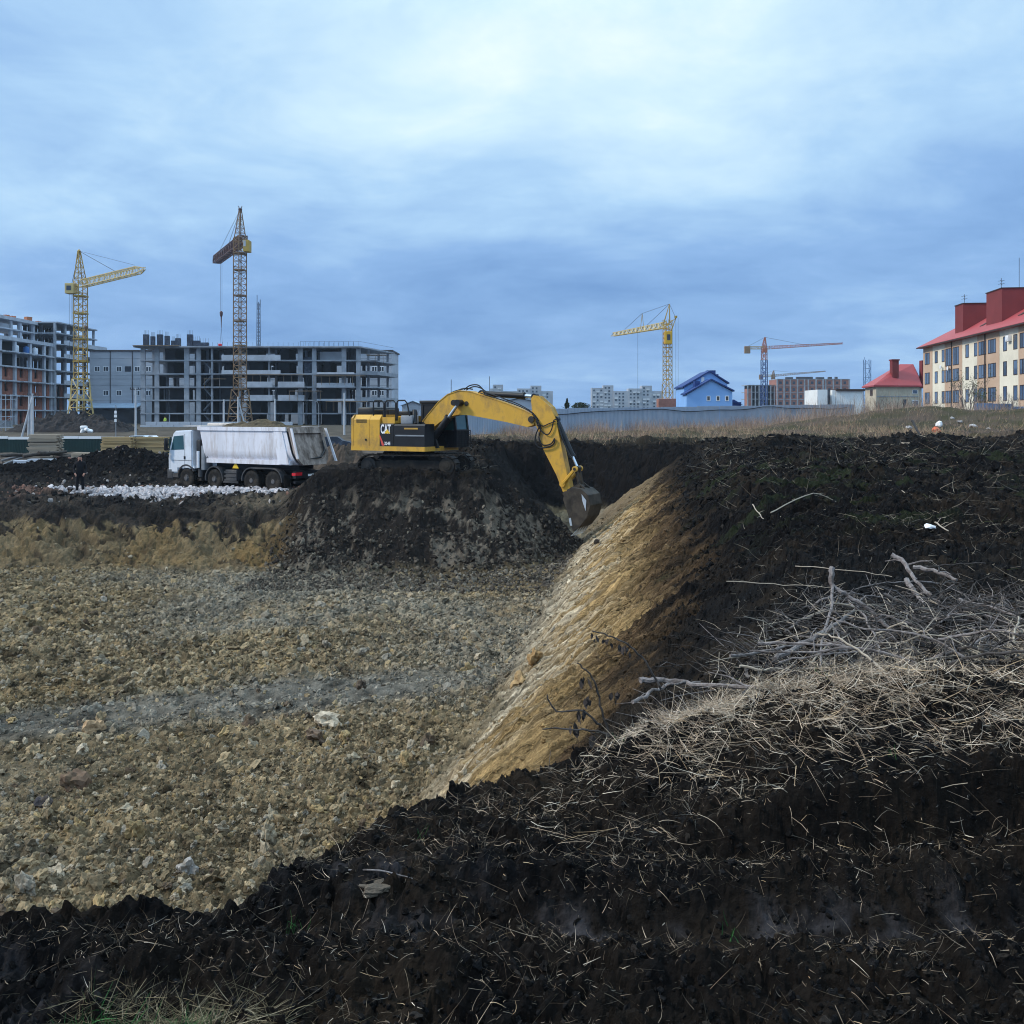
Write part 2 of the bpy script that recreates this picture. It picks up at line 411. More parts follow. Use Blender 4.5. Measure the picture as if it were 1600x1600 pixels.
def ground(x, y, full=False):
    x = np.asarray(x, float); y = np.asarray(y, float)
    s, wp = surf_base(x, y)
    inside, T, TR, dmin = lip_fields(x, y)
    T = np.where(inside, T, 1.0); TR = np.where(inside, TR, 0.0)
    near = 1 - ss(14, 40, y)
    mt = T > 0.02; mf = T < 0.98
    # churned top soil
    amp = (0.05 + 0.30*ss(14, 60, y))*(1-ss(100, 140, y))
    def top_rough(x, y):
        near = 1 - ss(14, 40, y)
        r = (0.05 + 0.30*ss(14, 60, y))*(1-ss(100, 140, y))*fbm(x*0.35, y*0.35, 1, 4)
        r = r + (0.028 + 0.14*ss(8, 34, y)*(1-ss(62, 75, y)))*fbm(x*1.3, y*1.3, 2, 4, 0.6)
        r = r + 0.030*fbm(x*6, y*6, 3, 3, 0.6)*(1-0.3*near) + on(y < 40, lambda x, y: 0.018*(1-np.abs(fbm(x*16, y*16, 4, 3, 0.6))*2)*(1-ss(14, 40, y)), x, y)
        def nr(x, y):
            bil = np.abs(fbm(x*9+0.4*fbm(x*4, y*4, 91, 2), y*9, 92, 3, 0.65))
            wc, wi = worley(x*7.5 + 0.6*bil, y*7.5, 95); wd_, wj = worley(x*19, y*19, 96)
            return (0.075*bil - 0.02)*(1-ss(14, 30, y)) + ((0.042*(wi-0.4) + 0.045*(0.5-wc)) + 0.020*(0.5-wd_)*(0.5+wj))*(1-ss(10, 18, y))
        r = r + on(y < 30, nr, x, y)
        def fr(x, y):
            we, wk = worley(x*1.5 + 0.8*fbm(x, y, 97, 2), y*1.5, 98)
            return (0.26*np.abs(fbm(x*2.4, y*2.4, 93, 5, 0.68)))*ss(6, 16, y)*(1-ss(75, 95, y)) + (0.20*(wk-0.4) + 0.22*(0.55-we))*ss(9, 18, y)*(1-ss(62, 78, y))
        return r + on((y > 6) & (y < 95), fr, x, y)
    rough = on(mt, top_rough, x, y)
    rutflat = np.exp(-((y-3.27)/0.13)**2)*ss(-0.3, 0.3, x)
    exc = np.exp(-(((x+4.4)/3.6)**4 + ((y-43.2)/2.2)**4))
    rough = rough*(1-0.8*rutflat)*(1-0.85*exc)
    trk = np.exp(-(((x+14.6)/6.5)**4 + ((y-49.5)/4.5)**4))
    rough = rough*(1-0.7*trk)
    top = s + rough + fore(x, y)
    # floor of the pit
    def floor_(x, y):
        fl = -4.4 + 0.55*ss(42, 56, y) + 0.16*fbm(x*0.12, y*0.16, 5, 3) + 0.12*np.exp(-((y-26.5-0.1*x-0.8*fbm(x*0.2, y*0.1, 8, 2))/0.8)**2)
        fl = fl + 0.10*np.exp(-((y-18-0.6*x)/1.2)**2)
        w1, _ = worley(x*2.4 + 0.3*fbm(x*2, y*2, 7, 2), y*2.4, 11)
        w2, i2 = worley(x*5.5, y*5.5, 12)
        w3, i3 = worley(x*12, y*12, 13)
        clod = 0.10*np.clip(0.75-w1, 0, 1)*ss(-0.2, 0.35, fbm(x*0.3, y*0.3, 14, 2)) + 0.075*np.clip(0.62-w2, 0, 1)*(0.35+i2) + 0.03*np.clip(0.6-w3, 0, 1)*(0.3+i3)
        rw_ = rutw(x, y); clod = clod*(1-0.6*rw_)
        return fl + clod*1.9 + 0.05*fbm(x*3, y*3, 15, 3) - 0.05*rw_*np.cos((y-23-0.41*x)*4.5), clod
    fl, clod = on(mf, floor_, x, y)
    # wall between floor and top
    P = np.where(TR >= T-1e-6, T + 0.05*np.sin(np.pi*T), ss(0, 1, T)*0.55 + T*0.45)
    z = np.where(mf, fl + (top - fl)*P, top)
    isr = (TR >= T-1e-6) & inside
    m1 = isr & (T > 0.001); m2 = inside & ~isr & (T > 0.001) & mf
    def rwall(x, y, T):
        q = 0.19*x + 0.98*y; mid = np.clip(4*T*(1-T), 0, 1)
        st = fbs(q*2.6 + 0.25*T, T*0.8 + 0.04*q, 21, 4, 0.6); st2 = fbs(q*8.0 + 0.5*T, T*1.6 + 0.06*q, 22, 3, 0.75)
        return mid*(0.06*st + 0.11*st2 + 0.012*fbm(x*9, y*9, 25, 3, 0.65)), st, st2
    dz, streak, streak2 = on(m1, rwall, x, y, T)
    z = z + dz
    def lwall(x, y, T):
        a = x + 0.45*y; v = 4.6*T; mid = np.clip(4*T*(1-T), 0, 1)**0.7
        lump = fbm(a*0.8 + 0.5*fbm(a*0.5, v*0.5, 27, 2), v*0.8, 23, 4, 0.55)
        drip_crack = fbs(a*2.2 + 0.5*v, v*0.45, 24, 3, 0.6)
        we, wk = worley(a*0.9 + 0.6*lump, v*1.1, 98); wf, wl = worley(a*2.6 + 0.4*lump, v*2.6, 99)
        h = 0.44*lump + 0.04*drip_crack + 0.14*np.abs(fbm(a*2.0+lump, v*2.0, 94, 3, 0.55)) + 0.05*fbm(a*6, v*6, 28, 3, 0.6) + 0.16*(wk-0.5) + 0.26*(0.5-we) + 0.05*(wl-0.5) + 0.10*(0.5-wf)
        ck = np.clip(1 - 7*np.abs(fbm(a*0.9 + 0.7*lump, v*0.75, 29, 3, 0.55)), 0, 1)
        drip_crack = drip_crack + 0.9*ck
        return mid*(h*0.9 - 0.12*ck), lump, drip_crack
    dz, lump, drip_crack = on(m2, lwall, x, y, T)
    z = z + dz
    if not full: return z
    return z, inside, T, TR, isr, wp, streak, streak2, dmin, clod, lump, drip_crack

def c3(a): return np.array(a)[None, :]
def soil_colour(x, y, F):
    z, inside, T, TR, isr, wp, st, st2, dmin, clod, lump, drip_crack = F
    black, dbr = c3((0.0062, 0.0058, 0.0062)), c3((0.032, 0.0235, 0.0165))
    gold, tan, grey = c3((0.310, 0.205, 0.094)), c3((0.315, 0.238, 0.142)), c3((0.285, 0.258, 0.212))
    pale = c3((0.46, 0.39, 0.29))
    n1 = fbm(x*0.5, y*0.5, 61, 4)[:, None]; n2 = fbm(x*2.5, y*2.5, 62, 4)[:, None]; n3 = fbm(x*9, y*9, 63, 3)[:, None]
    n0 = fbm(x*0.13, y*0.17, 64, 3)[:, None]
    # top soil: black, with brown and dry crust patches
    top = lerp(black, dbr, np.clip(0.22 + 0.8*n2 + 0.5*n1, 0, 1)*0.8)
    crust = (np.exp(-((y-3.25)/0.12)**2)*ss(-0.8, 0.2, x) + np.exp(-((x+1.55)/0.25)**2 - ((y-2.75)/0.2)**2) + 0.8*np.exp(-((x+0.45)/0.35)**2 - ((y-3.5)/0.1)**2))[:, None]
    top = lerp(top, c3((0.050, 0.047, 0.052)), np.clip(crust*(0.25+1.6*n2+3.0*n3), 0, 1))
    # the weedy field beyond the churned strip: greyish brown with a green cast
    fieldc = lerp(c3((0.085, 0.062, 0.048)), c3((0.050, 0.046, 0.026)), np.clip(0.5+1.2*n1, 0, 1))
    wfld = (ss(58, 70, y + 5*fbm(x*0.15, y*0.15, 65, 3) + 0.12*np.maximum(x-12, 0))*(1-wp))[:, None]
    top = lerp(top, fieldc, wfld)
    grn = (ss(0.1, 0.5, fbm(x*0.5, y*0.8, 66, 3))*ss(12, 16, y)*(1-ss(30, 45, y))*(1-wp))[:, None]
    top = lerp(top, c3((0.016, 0.021, 0.010)), grn*0.8)
    rbr = (ss(22, 34, x)*ss(40, 55, y)*(1-ss(62, 70, y)))[:, None]
    top = lerp(top, c3((0.075, 0.045, 0.022)), np.clip(rbr*(0.5+n1), 0, 0.8))
    # the pad: dark, trodden, dusty further back
    padc = lerp(c3((0.013, 0.0115, 0.0115)), c3((0.055, 0.045, 0.037)), np.clip(0.15 + 1.0*n1 + 0.6*n2, 0, 1))
    padc = lerp(padc, c3((0.12, 0.098, 0.080)), (ss(60, 66, y)*0.85)[:, None]*np.clip(0.75+n1, 0, 1))
    berm = np.exp(-((y-57)/3.4)**2)*(1-ss(-20.5, -18, x))
    padc = lerp(padc, c3((0.007, 0.0065, 0.007)), np.clip(berm*1.3, 0, 1)[:, None])
    brickb = (np.exp(-((x+24)**2/12 + (y-45.0)**2/3)))[:, None]
    padc = lerp(padc, c3((0.16, 0.095, 0.075)), np.clip(brickb*(0.2+2.2*n2), 0, 0.8))
    hump = np.exp(-((x+11.0)**2/2.6 + (y-41.8)**2/1.0))[:, None]
    padc = lerp(padc, c3((0.12, 0.095, 0.068)), np.clip(hump*(0.9+1.2*n2), 0, 0.9))
    top = lerp(top, padc, wp[:, None])
    far = ss(105, 180, y)[:, None]
    top = lerp(top, c3((0.07, 0.062, 0.05)), far)
    top = lerp(top, c3((0.055, 0.06, 0.03)), ss(260, 420, y)[:, None])
    mound = (ss(-10.2, -8.6, x)*(1-ss(46, 49, y))*(1-ss(0, 2.5, x))*ss(34, 36, y))[:, None]
    # pit floor
    Tn = T[:, None]
    fl = lerp(tan, grey, np.clip(0.25 + 1.1*n0 + 0.5*n1, 0, 0.8))
    fl = lerp(fl, gold, np.clip(-0.1 + 1.0*n1 + 0.5*n2, 0, 0.6))
    fl = lerp(fl, c3((0.29, 0.275, 0.245)), 0.75*rutw(x, y)[:, None])
    fl = fl*(0.62 + 0.55*n2 + 0.30*n3)
    fl = fl*(0.46 + 8.0*np.clip(clod, 0, 0.1)[:, None])  # gaps between the clods darkened in the colour, as shade would
    fl = lerp(fl, c3((0.050, 0.038, 0.026)), np.clip(0.75*ss(30, 37, y)*(0.35+fbm(x*0.6, y*0.6, 67, 3)), 0, 1)[:, None]*(ss(-9, -6, x)[:, None]))
    fl = np.clip(fl, 0.008, 1)
    # long right-hand wall: pale toe, golden middle, brown, then black top soil
    wv = Tn + 0.10*n1 + 0.10*st[:, None]
    rw = lerp(lerp(grey, tan, 0.5), gold, ss(0.04, 0.34, wv))
    rw = lerp(rw, pale, np.clip(ss(0.05, 0.5, st[:, None]+0.6*st2[:, None])*(1-ss(0.35, 0.62, wv)), 0, 0.75))
    rw = lerp(rw, gold*0.9, ss(0.3, 0.5, wv)*(1-ss(0.5, 0.66, wv))*0.7)
    rw = lerp(rw, c3((0.085, 0.054, 0.030)), ss(0.44, 0.64, wv))
    rw = rw*(0.85 + 0.7*st2[:, None] + 0.25*n3)
    rw = lerp(rw, top, ss(0.60, 0.76, wv + 0.10*n2))
    wfar = ss(38, 46, y)[:, None]
    rw = lerp(rw, lerp(c3((0.11, 0.08, 0.05)), top, ss(0.45, 0.62, wv)), wfar*0.8)
    # left bank (clay, drips of black soil; cracks and hollows also darkened in colour, like shade) and the black tip under the digger
    lv = Tn + 0.20*lump[:, None] + 0.30*np.clip(drip_crack, 0, 1)[:, None]
    lw = lerp(gold*0.50, tan*0.46, np.clip(0.5+1.4*n1, 0, 1))*(0.92+0.35*n2)
    lw = lw*lerp(1.25, 0.95, np.clip(0.5+1.6*n3, 0, 1))
    lw = lerp(lw, top, ss(0.70, 0.77, lv))
    lw = lerp(lw, c3((0.040, 0.031, 0.022)), ss(0.60, 0.75, drip_crack[:, None] + 0.15*n3)*0.8)
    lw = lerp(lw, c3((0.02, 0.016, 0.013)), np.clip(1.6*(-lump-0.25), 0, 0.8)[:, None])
    mw = lerp(c3((0.020, 0.017, 0.0155)), c3((0.135, 0.113, 0.090)), ss(0.15, 0.42, 0.9*n1+0.7*n2 + 0.25*(1-Tn) + 0.45*n3))
    mw = lerp(mw, c3((0.010, 0.009, 0.009)), np.clip(ss(0.5, 0.9, Tn)*0.9 + ss(44, 48, y)[:, None], 0, 1))
    wm = (ss(-10.4, -8.4, x))[:, None]
    lw = lerp(lw, mw, wm)
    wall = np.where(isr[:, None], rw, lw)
    # the near walls are dark soil
    nearw = (1-ss(5.0, 6.5, y + 0.0*x))[:, None]*(T > 0.02)[:, None]
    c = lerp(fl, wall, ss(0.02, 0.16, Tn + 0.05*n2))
    c = np.where(inside[:, None], c, lerp(top, c3((0.018, 0.0155, 0.0145)), mound*0.85))
    rim = inside[:, None] & (T > 0.90)[:, None]
    c = np.where(rim, top, c)
    return np.clip(c, 0.004, 0.7)

def soil_material():
    m = mat('soil', (0.1, 0.1, 0.1), 0.95, 0.40, 34.0, 0.0, spec=0.06, attr='col')
    n, l = m.node_tree.nodes, m.node_tree.links
    b = n['Principled BSDF']
    def N(t, **k):
        q = n.new(t)
        for a, v in k.items(): setattr(q, a, v)
        return q
    geo = N('ShaderNodeNewGeometry'); sep = N('ShaderNodeSeparateXYZ'); l.new(geo.outputs['Position'], sep.inputs[0])
    q1 = N('ShaderNodeMath', operation='MULTIPLY'); q1.inputs[1].default_value = 0.19; l.new(sep.outputs['X'], q1.inputs[0])
    q2 = N('ShaderNodeMath', operation='MULTIPLY_ADD'); q2.inputs[1].default_value = 0.98; l.new(sep.outputs['Y'], q2.inputs[0]); l.new(q1.outputs[0], q2.inputs[2])
    zz = N('ShaderNodeMath', operation='MULTIPLY'); zz.inputs[1].default_value = 0.022; l.new(sep.outputs['Z'], zz.inputs[0])
    cb = N('ShaderNodeCombineXYZ'); l.new(q2.outputs[0], cb.inputs['X']); l.new(zz.outputs[0], cb.inputs['Y'])
    ns = N('ShaderNodeTexNoise'); ns.inputs['Scale'].default_value = 11.0; ns.inputs['Detail'].default_value = 5; ns.inputs['Roughness'].default_value = 0.8; l.new(cb.outputs[0], ns.inputs['Vector'])
    at = N('ShaderNodeAttribute', attribute_name='wallw')
    # brightness streaks of the scraped clay (smeared by the bucket teeth)
    mr = N('ShaderNodeMapRange'); mr.inputs['From Min'].default_value = 0.36; mr.inputs['From Max'].default_value = 0.64; mr.inputs['To Min'].default_value = 0.32; mr.inputs['To Max'].default_value = 2.1; l.new(ns.outputs['Fac'], mr.inputs['Value'])
    mx = N('ShaderNodeMix', data_type='FLOAT'); l.new(at.outputs['Fac'], mx.inputs['Factor']); mx.inputs[2].default_value = 1.0; l.new(mr.outputs[0], mx.inputs[3])
    old = b.inputs['Base Color'].links[0].from_socket
    vs = N('ShaderNodeVectorMath', operation='SCALE'); l.new(old, vs.inputs[0]); l.new(mx.outputs[0], vs.inputs['Scale']); l.new(vs.outputs[0], b.inputs['Base Color'])
    # crumbly relief: two sizes of grain + streaks on the wall
    g1 = N('ShaderNodeTexNoise'); g1.inputs['Scale'].default_value = 26; g1.inputs['Detail'].default_value = 8; g1.inputs['Roughness'].default_value = 0.75; l.new(geo.outputs['Position'], g1.inputs['Vector'])
    bp1 = N('ShaderNodeBump'); bp1.inputs['Strength'].default_value = 0.9; bp1.inputs['Distance'].default_value = 0.04; l.new(g1.outputs['Fac'], bp1.inputs['Height'])
    m3 = N('ShaderNodeMath', operation='MULTIPLY'); l.new(ns.outputs['Fac'], m3.inputs[0]); l.new(at.outputs['Fac'], m3.inputs[1])
    bp2 = N('ShaderNodeBump'); bp2.inputs['Strength'].default_value = 1.0; bp2.inputs['Distance'].default_value = 0.15; l.new(m3.outputs[0], bp2.inputs['Height']); l.new(bp1.outputs[0], bp2.inputs['Normal'])
    l.new(bp2.outputs[0], b.inputs['Normal'])
    return m

def build_ground():
    s = np.concatenate([np.linspace(-1.0, -0.66, 22), np.linspace(-0.64, 0.64, 730), np.linspace(0.66, 1.0, 22)])
    d = [-3.2 + 0.27*i for i in range(20)]
    v = 2.22
    while v < 8: d.append(v); v *= 1.0040
    while v < 12: d.append(v); v *= 1.010
    while v < 36.6: d.append(v); v *= 1.0030
    while v < 41.8: d.append(v); v *= 1.0011
    while v < 54: d.append(v); v *= 1.005
    while v < 58.5: d.append(v); v *= 1.0013
    while v < 150: d.append(v); v *= 1.012
    while v < 1480: d.append(v); v *= 1.06
    d = np.array(d)
    nr, nc = len(d), len(s)
    X = (s[None, :]*(np.maximum(d, 0)[:, None] + 3.6 - 2.1*ss(-1, 6, d)[:, None]))
    Y = np.repeat(d[:, None], nc, 1)
    x, y = X.ravel(), Y.ravel()
    F = ground(x, y, True)
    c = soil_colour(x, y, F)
    co = np.empty((nr*nc, 3), np.float32); co[:, 0] = x; co[:, 1] = y; co[:, 2] = F[0]
    me = bpy.data.meshes.new('ground')
    i = np.arange((nr-1)*nc).reshape(nr-1, nc)[:, :-1].ravel()
    q = np.stack([i, i+1, i+nc+1, i+nc], 1).astype(np.int32)
    me.vertices.add(nr*nc); me.vertices.foreach_set('co', co.ravel())
    me.loops.add(q.size); me.loops.foreach_set('vertex_index', q.ravel())
    me.polygons.add(len(q)); me.polygons.foreach_set('loop_start', np.arange(0, q.size, 4, dtype=np.int32))
    me.polygons.foreach_set('use_smooth', np.zeros(len(q), bool))
    me.update()
    at = me.attributes.new('col', 'FLOAT_COLOR', 'POINT')
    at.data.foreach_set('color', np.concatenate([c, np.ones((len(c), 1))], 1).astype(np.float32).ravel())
    ww = (F[4]*np.clip(4*F[2]*(1-F[2]), 0, 1)*(1-ss(0.62, 0.82, F[2]))).astype(np.float32)
    a2 = me.attributes.new('wallw', 'FLOAT', 'POINT'); a2.data.foreach_set('value', ww)
    me.materials.append(soil_material())
    o = bpy.data.objects.new('ground', me); COL.objects.link(o)
    tag(o, kind='structure')
    return nr, nc
print('ground grid', build_ground())
def gz1(x, y): return float(ground(np.array([x]), np.array([y]))[0])

# ------------------------------------------------------------------ scattered lumps (one object per kind of ground cover)
def scatter(name, label, cat, pts, scl, rot, col, material, nproto=6, subdiv=2, seed=0, amp=0.5, freq=1.1):
    n = len(pts)
    me = bpy.data.meshes.new(name)
    me.vertices.add(n); me.vertices.foreach_set('co', np.asarray(pts, np.float32).ravel())
    for an, ar in (('scl', scl), ('rot', rot)):
        a = me.attributes.new(an, 'FLOAT_VECTOR', 'POINT'); a.data.foreach_set('vector', np.asarray(ar, np.float32).ravel())
    a = me.attributes.new('col', 'FLOAT_COLOR', 'POINT')
    a.data.foreach_set('color', np.concatenate([col, np.ones((n, 1))], 1).astype(np.float32).ravel())
    a = me.attributes.new('idx', 'INT', 'POINT')
    a.data.foreach_set('value', np.random.RandomState(seed).randint(0, nproto, n).astype(np.int32))
    me.update()
    o = bpy.data.objects.new(name, me); COL.objects.link(o)
    tag(o, label, cat, kind='stuff')
    ng = bpy.data.node_groups.new(name, 'GeometryNodeTree')
    ng.interface.new_socket('Geometry', in_out='INPUT', socket_type='NodeSocketGeometry')
    ng.interface.new_socket('Geometry', in_out='OUTPUT', socket_type='NodeSocketGeometry')
    N, L = ng.nodes, ng.links
    gi, go = N.new('NodeGroupInput'), N.new('NodeGroupOutput')
    g2i = N.new('GeometryNodeGeometryToInstance')
    for k in range(nproto):
        ico = N.new('GeometryNodeMeshIcoSphere'); ico.inputs['Radius'].default_value = 1.0; ico.inputs['Subdivisions'].default_value = subdiv
        pos = N.new('GeometryNodeInputPosition'); nor = N.new('GeometryNodeInputNormal')
        off = N.new('ShaderNodeVectorMath'); off.operation = 'ADD'; off.inputs[1].default_value = (seed*3.3 + k*7.31, k*2.7, -k*5.1)
        L.new(pos.outputs[0], off.inputs[0])
        nz = N.new('ShaderNodeTexNoise'); nz.inputs['Scale'].default_value = freq; nz.inputs['Detail'].default_value = 3.0
        L.new(off.outputs[0], nz.inputs['Vector'])
        sub = N.new('ShaderNodeMath'); sub.operation = 'SUBTRACT'; sub.inputs[1].default_value = 0.5; L.new(nz.outputs['Fac'], sub.inputs[0])
        mul = N.new('ShaderNodeMath'); mul.operation = 'MULTIPLY'; mul.inputs[1].default_value = amp*3.2; L.new(sub.outputs[0], mul.inputs[0])
        vs = N.new('ShaderNodeVectorMath'); vs.operation = 'SCALE'; L.new(nor.outputs[0], vs.inputs[0]); L.new(mul.outputs[0], vs.inputs['Scale'])
        sp = N.new('GeometryNodeSetPosition'); L.new(ico.outputs[0], sp.inputs['Geometry']); L.new(vs.outputs[0], sp.inputs['Offset'])
        sm = N.new('GeometryNodeSetMaterial'); sm.inputs['Material'].default_value = material; L.new(sp.outputs[0], sm.inputs['Geometry'])
        L.new(sm.outputs[0], g2i.inputs[0])
    def na(nm, t):
        q = N.new('GeometryNodeInputNamedAttribute'); q.data_type = t; q.inputs['Name'].default_value = nm; return q.outputs['Attribute']
    iop = N.new('GeometryNodeInstanceOnPoints')
    L.new(gi.outputs[0], iop.inputs['Points']); L.new(g2i.outputs[0], iop.inputs['Instance'])
    iop.inputs['Pick Instance'].default_value = True
    L.new(na('idx', 'INT'), iop.inputs['Instance Index'])
    e2r = N.new('FunctionNodeEulerToRotation'); L.new(na('rot', 'FLOAT_VECTOR'), e2r.inputs[0])
    L.new(e2r.outputs[0], iop.inputs['Rotation']); L.new(na('scl', 'FLOAT_VECTOR'), iop.inputs['Scale'])
    L.new(iop.outputs[0], go.inputs[0])
    md = o.modifiers.new('scatter', 'NODES'); md.node_group = ng
    return o

m_clod = mat('clod_earth', (0.2, 0.16, 0.1), 0.95, 0.35, 3.0, 0.6, spec=0.12, attr='col', atype='INSTANCER')
rng = np.random.RandomState(4)
def rand_rot(n): return rng.uniform(0, 6.28, (n, 3))
def lump_scale(sz):
    n = len(sz); return sz[:, None]*np.stack([rng.uniform(0.8, 1.35, n), rng.uniform(0.75, 1.2, n), rng.uniform(0.38, 0.72, n)], 1)

def floor_clods():
    n = 95000
    u = rng.uniform(0, 1, n)
    y = 8.5 + 31.5*u**1.15; x = rng.uniform(-0.60, 0.16, n)*(y+1.5)
    F = ground(x, y, True)
    inside, T, isr = F[1], F[2], F[4]
    dens = 0.35 + 0.9*ss(-0.5, 0.5, fbm(x*0.35, y*0.35, 71, 3)) + 0.6*np.exp(-((y-26.5-0.1*x)/1.0)**2)
    dens = dens*(1-0.7*rutw(x, y))
    keep = inside & (rng.uniform(0, 1, n) < np.clip(dens, 0, 1)*np.where(T > 0.05, np.where(isr, 0.05*(T < 0.3), np.where(x > -9.6, 0.55*(1-T), 0.10)), 1.0))
    x, y, z, T, isr = x[keep], y[keep], F[0][keep], T[keep], isr[keep]
    n = len(x)
    sz = 0.018 + 0.040*rng.uniform(0, 1, n)**2.2 + 0.075*(rng.uniform(0, 1, n) > 0.975)*rng.uniform(0.3, 1, n)
    sz *= 0.9 + 0.5*ss(16, 30, y)
    base = np.array([(0.33, 0.25, 0.15), (0.29, 0.245, 0.18), (0.34, 0.245, 0.12), (0.25, 0.225, 0.19), (0.09, 0.065, 0.046), (0.46, 0.385, 0.28)])
    k = rng.choice(6, n, p=[0.28, 0.24, 0.12, 0.12, 0.14, 0.10])
    G = ground(x, y, True); G = G[:9] + (np.full(n, 0.045),) + G[10:]
    fc = soil_colour(x, y, G)
    col = lerp(fc*rng.uniform(0.75, 1.6, (n, 1)), base[k]*rng.uniform(0.6, 1.05, (n, 1)), (rng.uniform(0, 1, (n, 1)) < 0.30)*0.8)
    gr = np.clip(0.4+1.3*fbm(x*0.13, y*0.17, 64, 3), 0, 1)[:, None]
    col = lerp(col, np.array([(0.28, 0.25, 0.20)])*rng.uniform(0.6, 1.1, (n, 1)), gr*0.3)
    dark = (x > -9.6) & (y > 33)
    col = np.where(dark[:, None], lerp(np.array([(0.05, 0.042, 0.035)]), np.array([(0.22, 0.19, 0.15)]), rng.uniform(0, 1, (n, 1))**2.2), col)
    pts = np.stack([x, y, z + sz*0.12], 1)
    scatter('clods', 'small tan and grey clods covering the pit floor', 'clods', pts, lump_scale(sz), rand_rot(n), col, m_clod, seed=1, amp=0.85, freq=1.3)
    return n
print('floor clods', floor_clods())

def dark_crumbs():
    n = 60000
    y = 2.3 + rng.uniform(0, 1, n)**2.0*54; x = rng.uniform(-0.62, 0.72, n)*(y+1.6)
    F = ground(x, y, True)
    inside, T = F[1], F[2]
    keep = ((~inside) | ((T > 0.72) & F[4])) & (F[5] < 0.3)
    x, y, z = x[keep], y[keep], F[0][keep]; n = len(x)
    sz = (0.005 + 0.013*rng.uniform(0, 1, n)**3)*(1 + 5.5*ss(5, 35, y))
    col = np.array([(0.0085, 0.008, 0.0085)])*rng.uniform(0.5, 1.6, (n, 1)) + np.array([(0.012, 0.009, 0.006)])*(rng.uniform(0, 1, (n, 1)) > 0.82)
    pts = np.stack([x, y, z + sz*0.1], 1)
    scatter('soil_crumbs', 'black crumbs of topsoil on the churned ground right of the pit', 'soil', pts, lump_scale(sz), rand_rot(n), col, m_clod, seed=2, amp=1.0, freq=1.6)
dark_crumbs()
def mound_lumps():
    n = 7500
    x = rng.uniform(-9.8, 3.5, n); y = rng.uniform(36.2, 42.0, n); F = ground(x, y, True)
    k = F[1] & (~F[4]) & (F[2] > 0.02) & (rng.uniform(0, 1, n) < 0.10 + 0.9*(1-F[2])**1.6)
    x, y, z, T = x[k], y[k], F[0][k], F[2][k]; n = len(x)
    sz = 0.022 + 0.085*rng.uniform(0, 1, n)**3
    c = lerp(np.array([(0.022, 0.018, 0.016)]), np.array([(0.15, 0.125, 0.10)]), rng.uniform(0, 1, (n, 1))**2.2*(1-0.75*T[:, None]))
    scatter('tipped_lumps', 'grey-brown lumps tumbled down the dark mound below the excavator', 'clods', np.stack([x, y, z + sz*0.1], 1), lump_scale(sz), rand_rot(n), c, m_clod, seed=6, amp=0.9, freq=1.3)
mound_lumps()
def wall_chips():
    n = 30000
    y = 7 + 42*rng.uniform(0, 1, n)**1.3; x = rng.uniform(-0.15, 0.24, n)*(y+4); F = ground(x, y, True)
    k = F[4] & (F[2] > 0.04) & (F[2] < 0.80)
    F = tuple(f[k] for f in F); x, y = x[k], y[k]; n = len(x)
    sz = (0.006 + 0.022*rng.uniform(0, 1, n)**3.5)*(1 + ss(12, 35, y))
    c = soil_colour(x, y, F)*rng.uniform(0.55, 1.5, (n, 1))
    scatter('wall_chips', 'small chips of clay clinging to the scraped right-hand wall', 'clay', np.stack([x, y, F[0] + sz*0.1], 1), lump_scale(sz), rand_rot(n), c, m_clod, seed=7, amp=0.9, freq=1.3)
wall_chips()

def pad_rubble():
    n = 5200
    x = rng.uniform(-24, -10.8, n); y = rng.normal(46.7, 1.2, n) + 0.10*(x+17)
    w = np.exp(-(((x+16.2)/4.6)**4))
    k = (rng.uniform(0, 1, n) < w) & (y > 44.4) & (y < 49.5)
    x, y = x[k], y[k]; n = len(x)
    sz = 0.05 + 0.09*rng.uniform(0, 1, n)**1.5
    col = np.array([(0.50, 0.46, 0.47)])*rng.uniform(0.55, 1.15, (n, 1))
    pts = np.stack([x, y, ground(x, y) + sz*0.25], 1)
    scatter('pale_rubble', 'pale lilac-grey broken stone strewn in front of the tipper truck', 'rubble', pts, lump_scale(sz)*1.0, rand_rot(n), col, m_clod, seed=3, amp=0.6)
    n = 2600
    x = rng.uniform(-27, -9.5, n); y = rng.uniform(41.3, 60, n)
    sz = 0.03 + 0.11*rng.uniform(0, 1, n)**3
    b = np.array([(0.02, 0.018, 0.018), (0.09, 0.075, 0.06), (0.30, 0.27, 0.26), (0.20, 0.11, 0.085)])
    kk = rng.choice(4, n, p=[0.62, 0.24, 0.08, 0.06]); kk = np.where((np.abs(x+24) < 3.2) & (np.abs(y-45) < 1.6) & (rng.uniform(0, 1, n) < 0.7), rng.choice([2, 3], n), kk)
    pts = np.stack([x, y, ground(x, y) + sz*0.2], 1)
    scatter('pad_clods', 'dark lumps and bits of brick on the trodden pad left of the truck', 'clods', pts, lump_scale(sz), rand_rot(n), b[kk]*rng.uniform(0.6, 1.2, (n, 1)), m_clod, seed=5)
pad_rubble()

